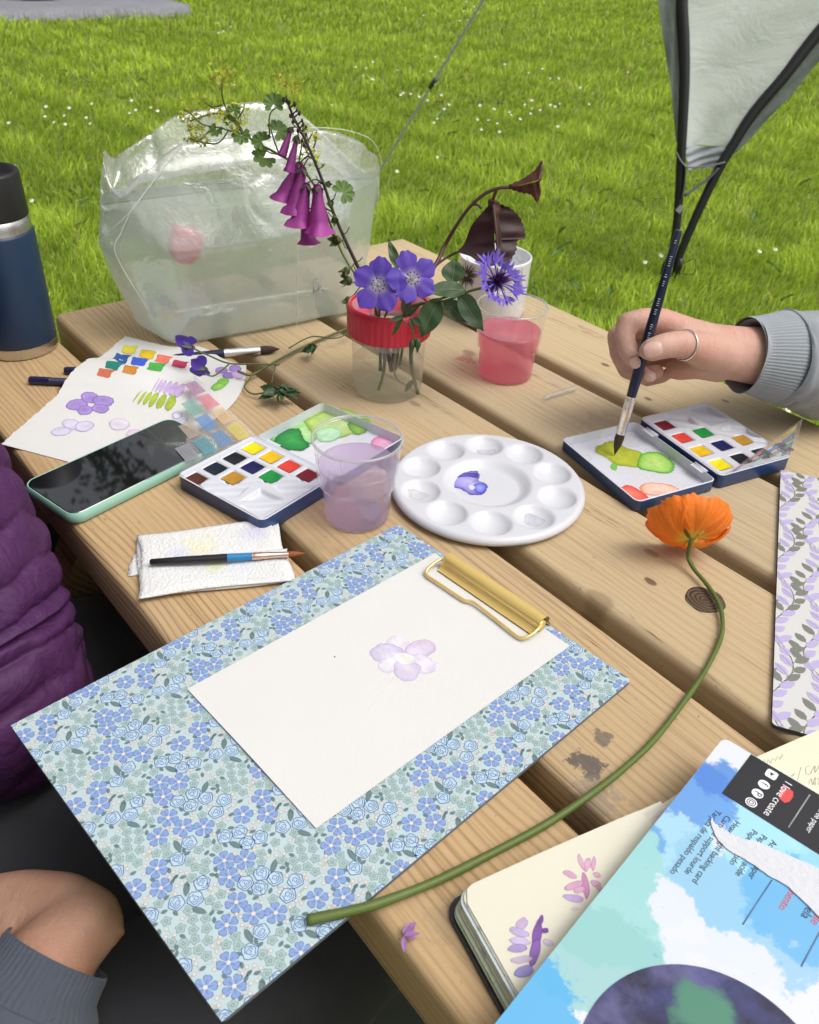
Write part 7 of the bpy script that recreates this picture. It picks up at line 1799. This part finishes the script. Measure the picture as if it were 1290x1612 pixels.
def cuf(a, f):
    w_ = 1 + .05 * math.sin(2 * a + .8) + .10 * max(0, math.cos(a - 2.5)) ** 4 * f - .05 * max(0, math.cos(a - 3.4)) ** 6 * f
    return w_ + .011 * math.cos(72 * a) * (1 if .06 < f < .94 else 0)
loft([H(1232, 563, .770), H(1215, 562, .766), H(1190, 560, .762), H(1172, 559, .759)], [.0425, .0410, .0375, .0345, .0335], 288, cuf, 36).build('cuff', HOOD, pc_, world=True)
loft([H(1172, 559, .759), H(1182, 560, .7605), H(1200, 561, .7635)], [.0335, .0315, .0305], 144, lambda a, f: cuf(a, 1 - f * .5) , 12).build('cuff_lining', HOOD, pc_, world=True)
loft([H(1236, 563, .7705), H(1233, 563, .770), H(1229, 562, .769)], [.0425, .0440, .0440, .0425], 96, slf, 8).build('cuff_seam', HOOD, pc_, world=True)
hairm(B0 + fwd * .06 + Vector((0, 0, .45)), -fwd, pc_)
# nails
NAIL = mat('fingernail', (.66, .43, .36), .25, .05, 200)
def nail(px, py, Y, ln_, wd, dirpx, off):
    p = H(px, py, Y); q = H(px + dirpx[0], py + dirpx[1], Y); ax = (q - p).normalized(); n = camdir(p); sd = ax.cross(n).normalized(); n = sd.cross(ax).normalized(); mb = MB()
    def f(u, v):
        a = math.pi * 2 * u; r = v; x = math.copysign(abs(math.cos(a)) ** .75, math.cos(a)) * r; y = math.copysign(abs(math.sin(a)) ** .75, math.sin(a)) * r
        return p + ax * ln_ * x + sd * wd * y + n * (off - .40 * wd * y * y + .0004 * (1 - r * r) - .0010 * x * x)
    mb.grid(24, 6, f, closex=True); return mb
nail(1027, 551, .698, .0078, .0066, (-10, 3), .0122).build('fingernail', NAIL, pc_, world=True)
nail(998, 565, .709, .0056, .0046, (4, 8), .0094).build('fingernail', NAIL, pc_, world=True)
nail(1019, 590, .718, .0056, .0048, (10, 4), .0090).build('fingernail', NAIL, pc_, world=True)
# ring on the thumb
rp = H(1079, 543, .7135); ra = (H(1044, 545, .701) - H(1108, 552, .728)).normalized(); M3 = frame(ra)
rg = thing('ring', 'thin silver ring on the thumb of the painting hand', 'ring', rp, 0)
mb = MB(); n = 40
mb.tube([rp + M3 @ Vector((math.cos(2 * math.pi * k / n) * .0133, math.sin(2 * math.pi * k / n) * .0133, 0)) for k in range(n + 1)], .0007, 8, cap=False); mb.build('band', CHROME, rg, world=True)
# the brush in the hand
bA, bB = at(968, 716, .0030), aty(1069, 362, .722)
bt = brush('paintbrush', 'black brush with silver ferrule held over the right paint tin', bB, bA, [
    ('handle', [(0, .0024), (.008, .0031), (.25, .0040), (.5, .0050), (.66, .0047), (.715, .0043)], NAVL), ('ferrule', [(.715, .0044), (.725, .0043), (.74, .0047), (.755, .0043), (.77, .0046), (.79, .0045), (.895, .0042)], CHROME),
    ('bristles', [(.895, .0041), (.92, .0044), (.955, .0034), (.98, .0016), (1, .0002)], DARKH)])
# worn white lettering down the handle, too small to read
mb = MB(); R = random.Random(44); dv = (bA - bB); ln_ = dv.length; dn = dv.normalized()
for k in range(46):
    f = .04 + .42 * k / 46
    if R.random() < .25 or .23 < f < .26: continue
    p = bB + dv * f; n = camdir(p); sd = dn.cross(n).normalized(); n = sd.cross(dn).normalized(); r = .0031 + .0019 * min(1, f / .5); h = R.uniform(.0006, .0012)
    mb.tube([p + n * (r + .0001) - sd * h, p + n * (r + .0001) + sd * h], .00028, 4)
mb.build('worn_lettering', mat('handle_print', (.55, .56, .6), .5), bt, world=True)
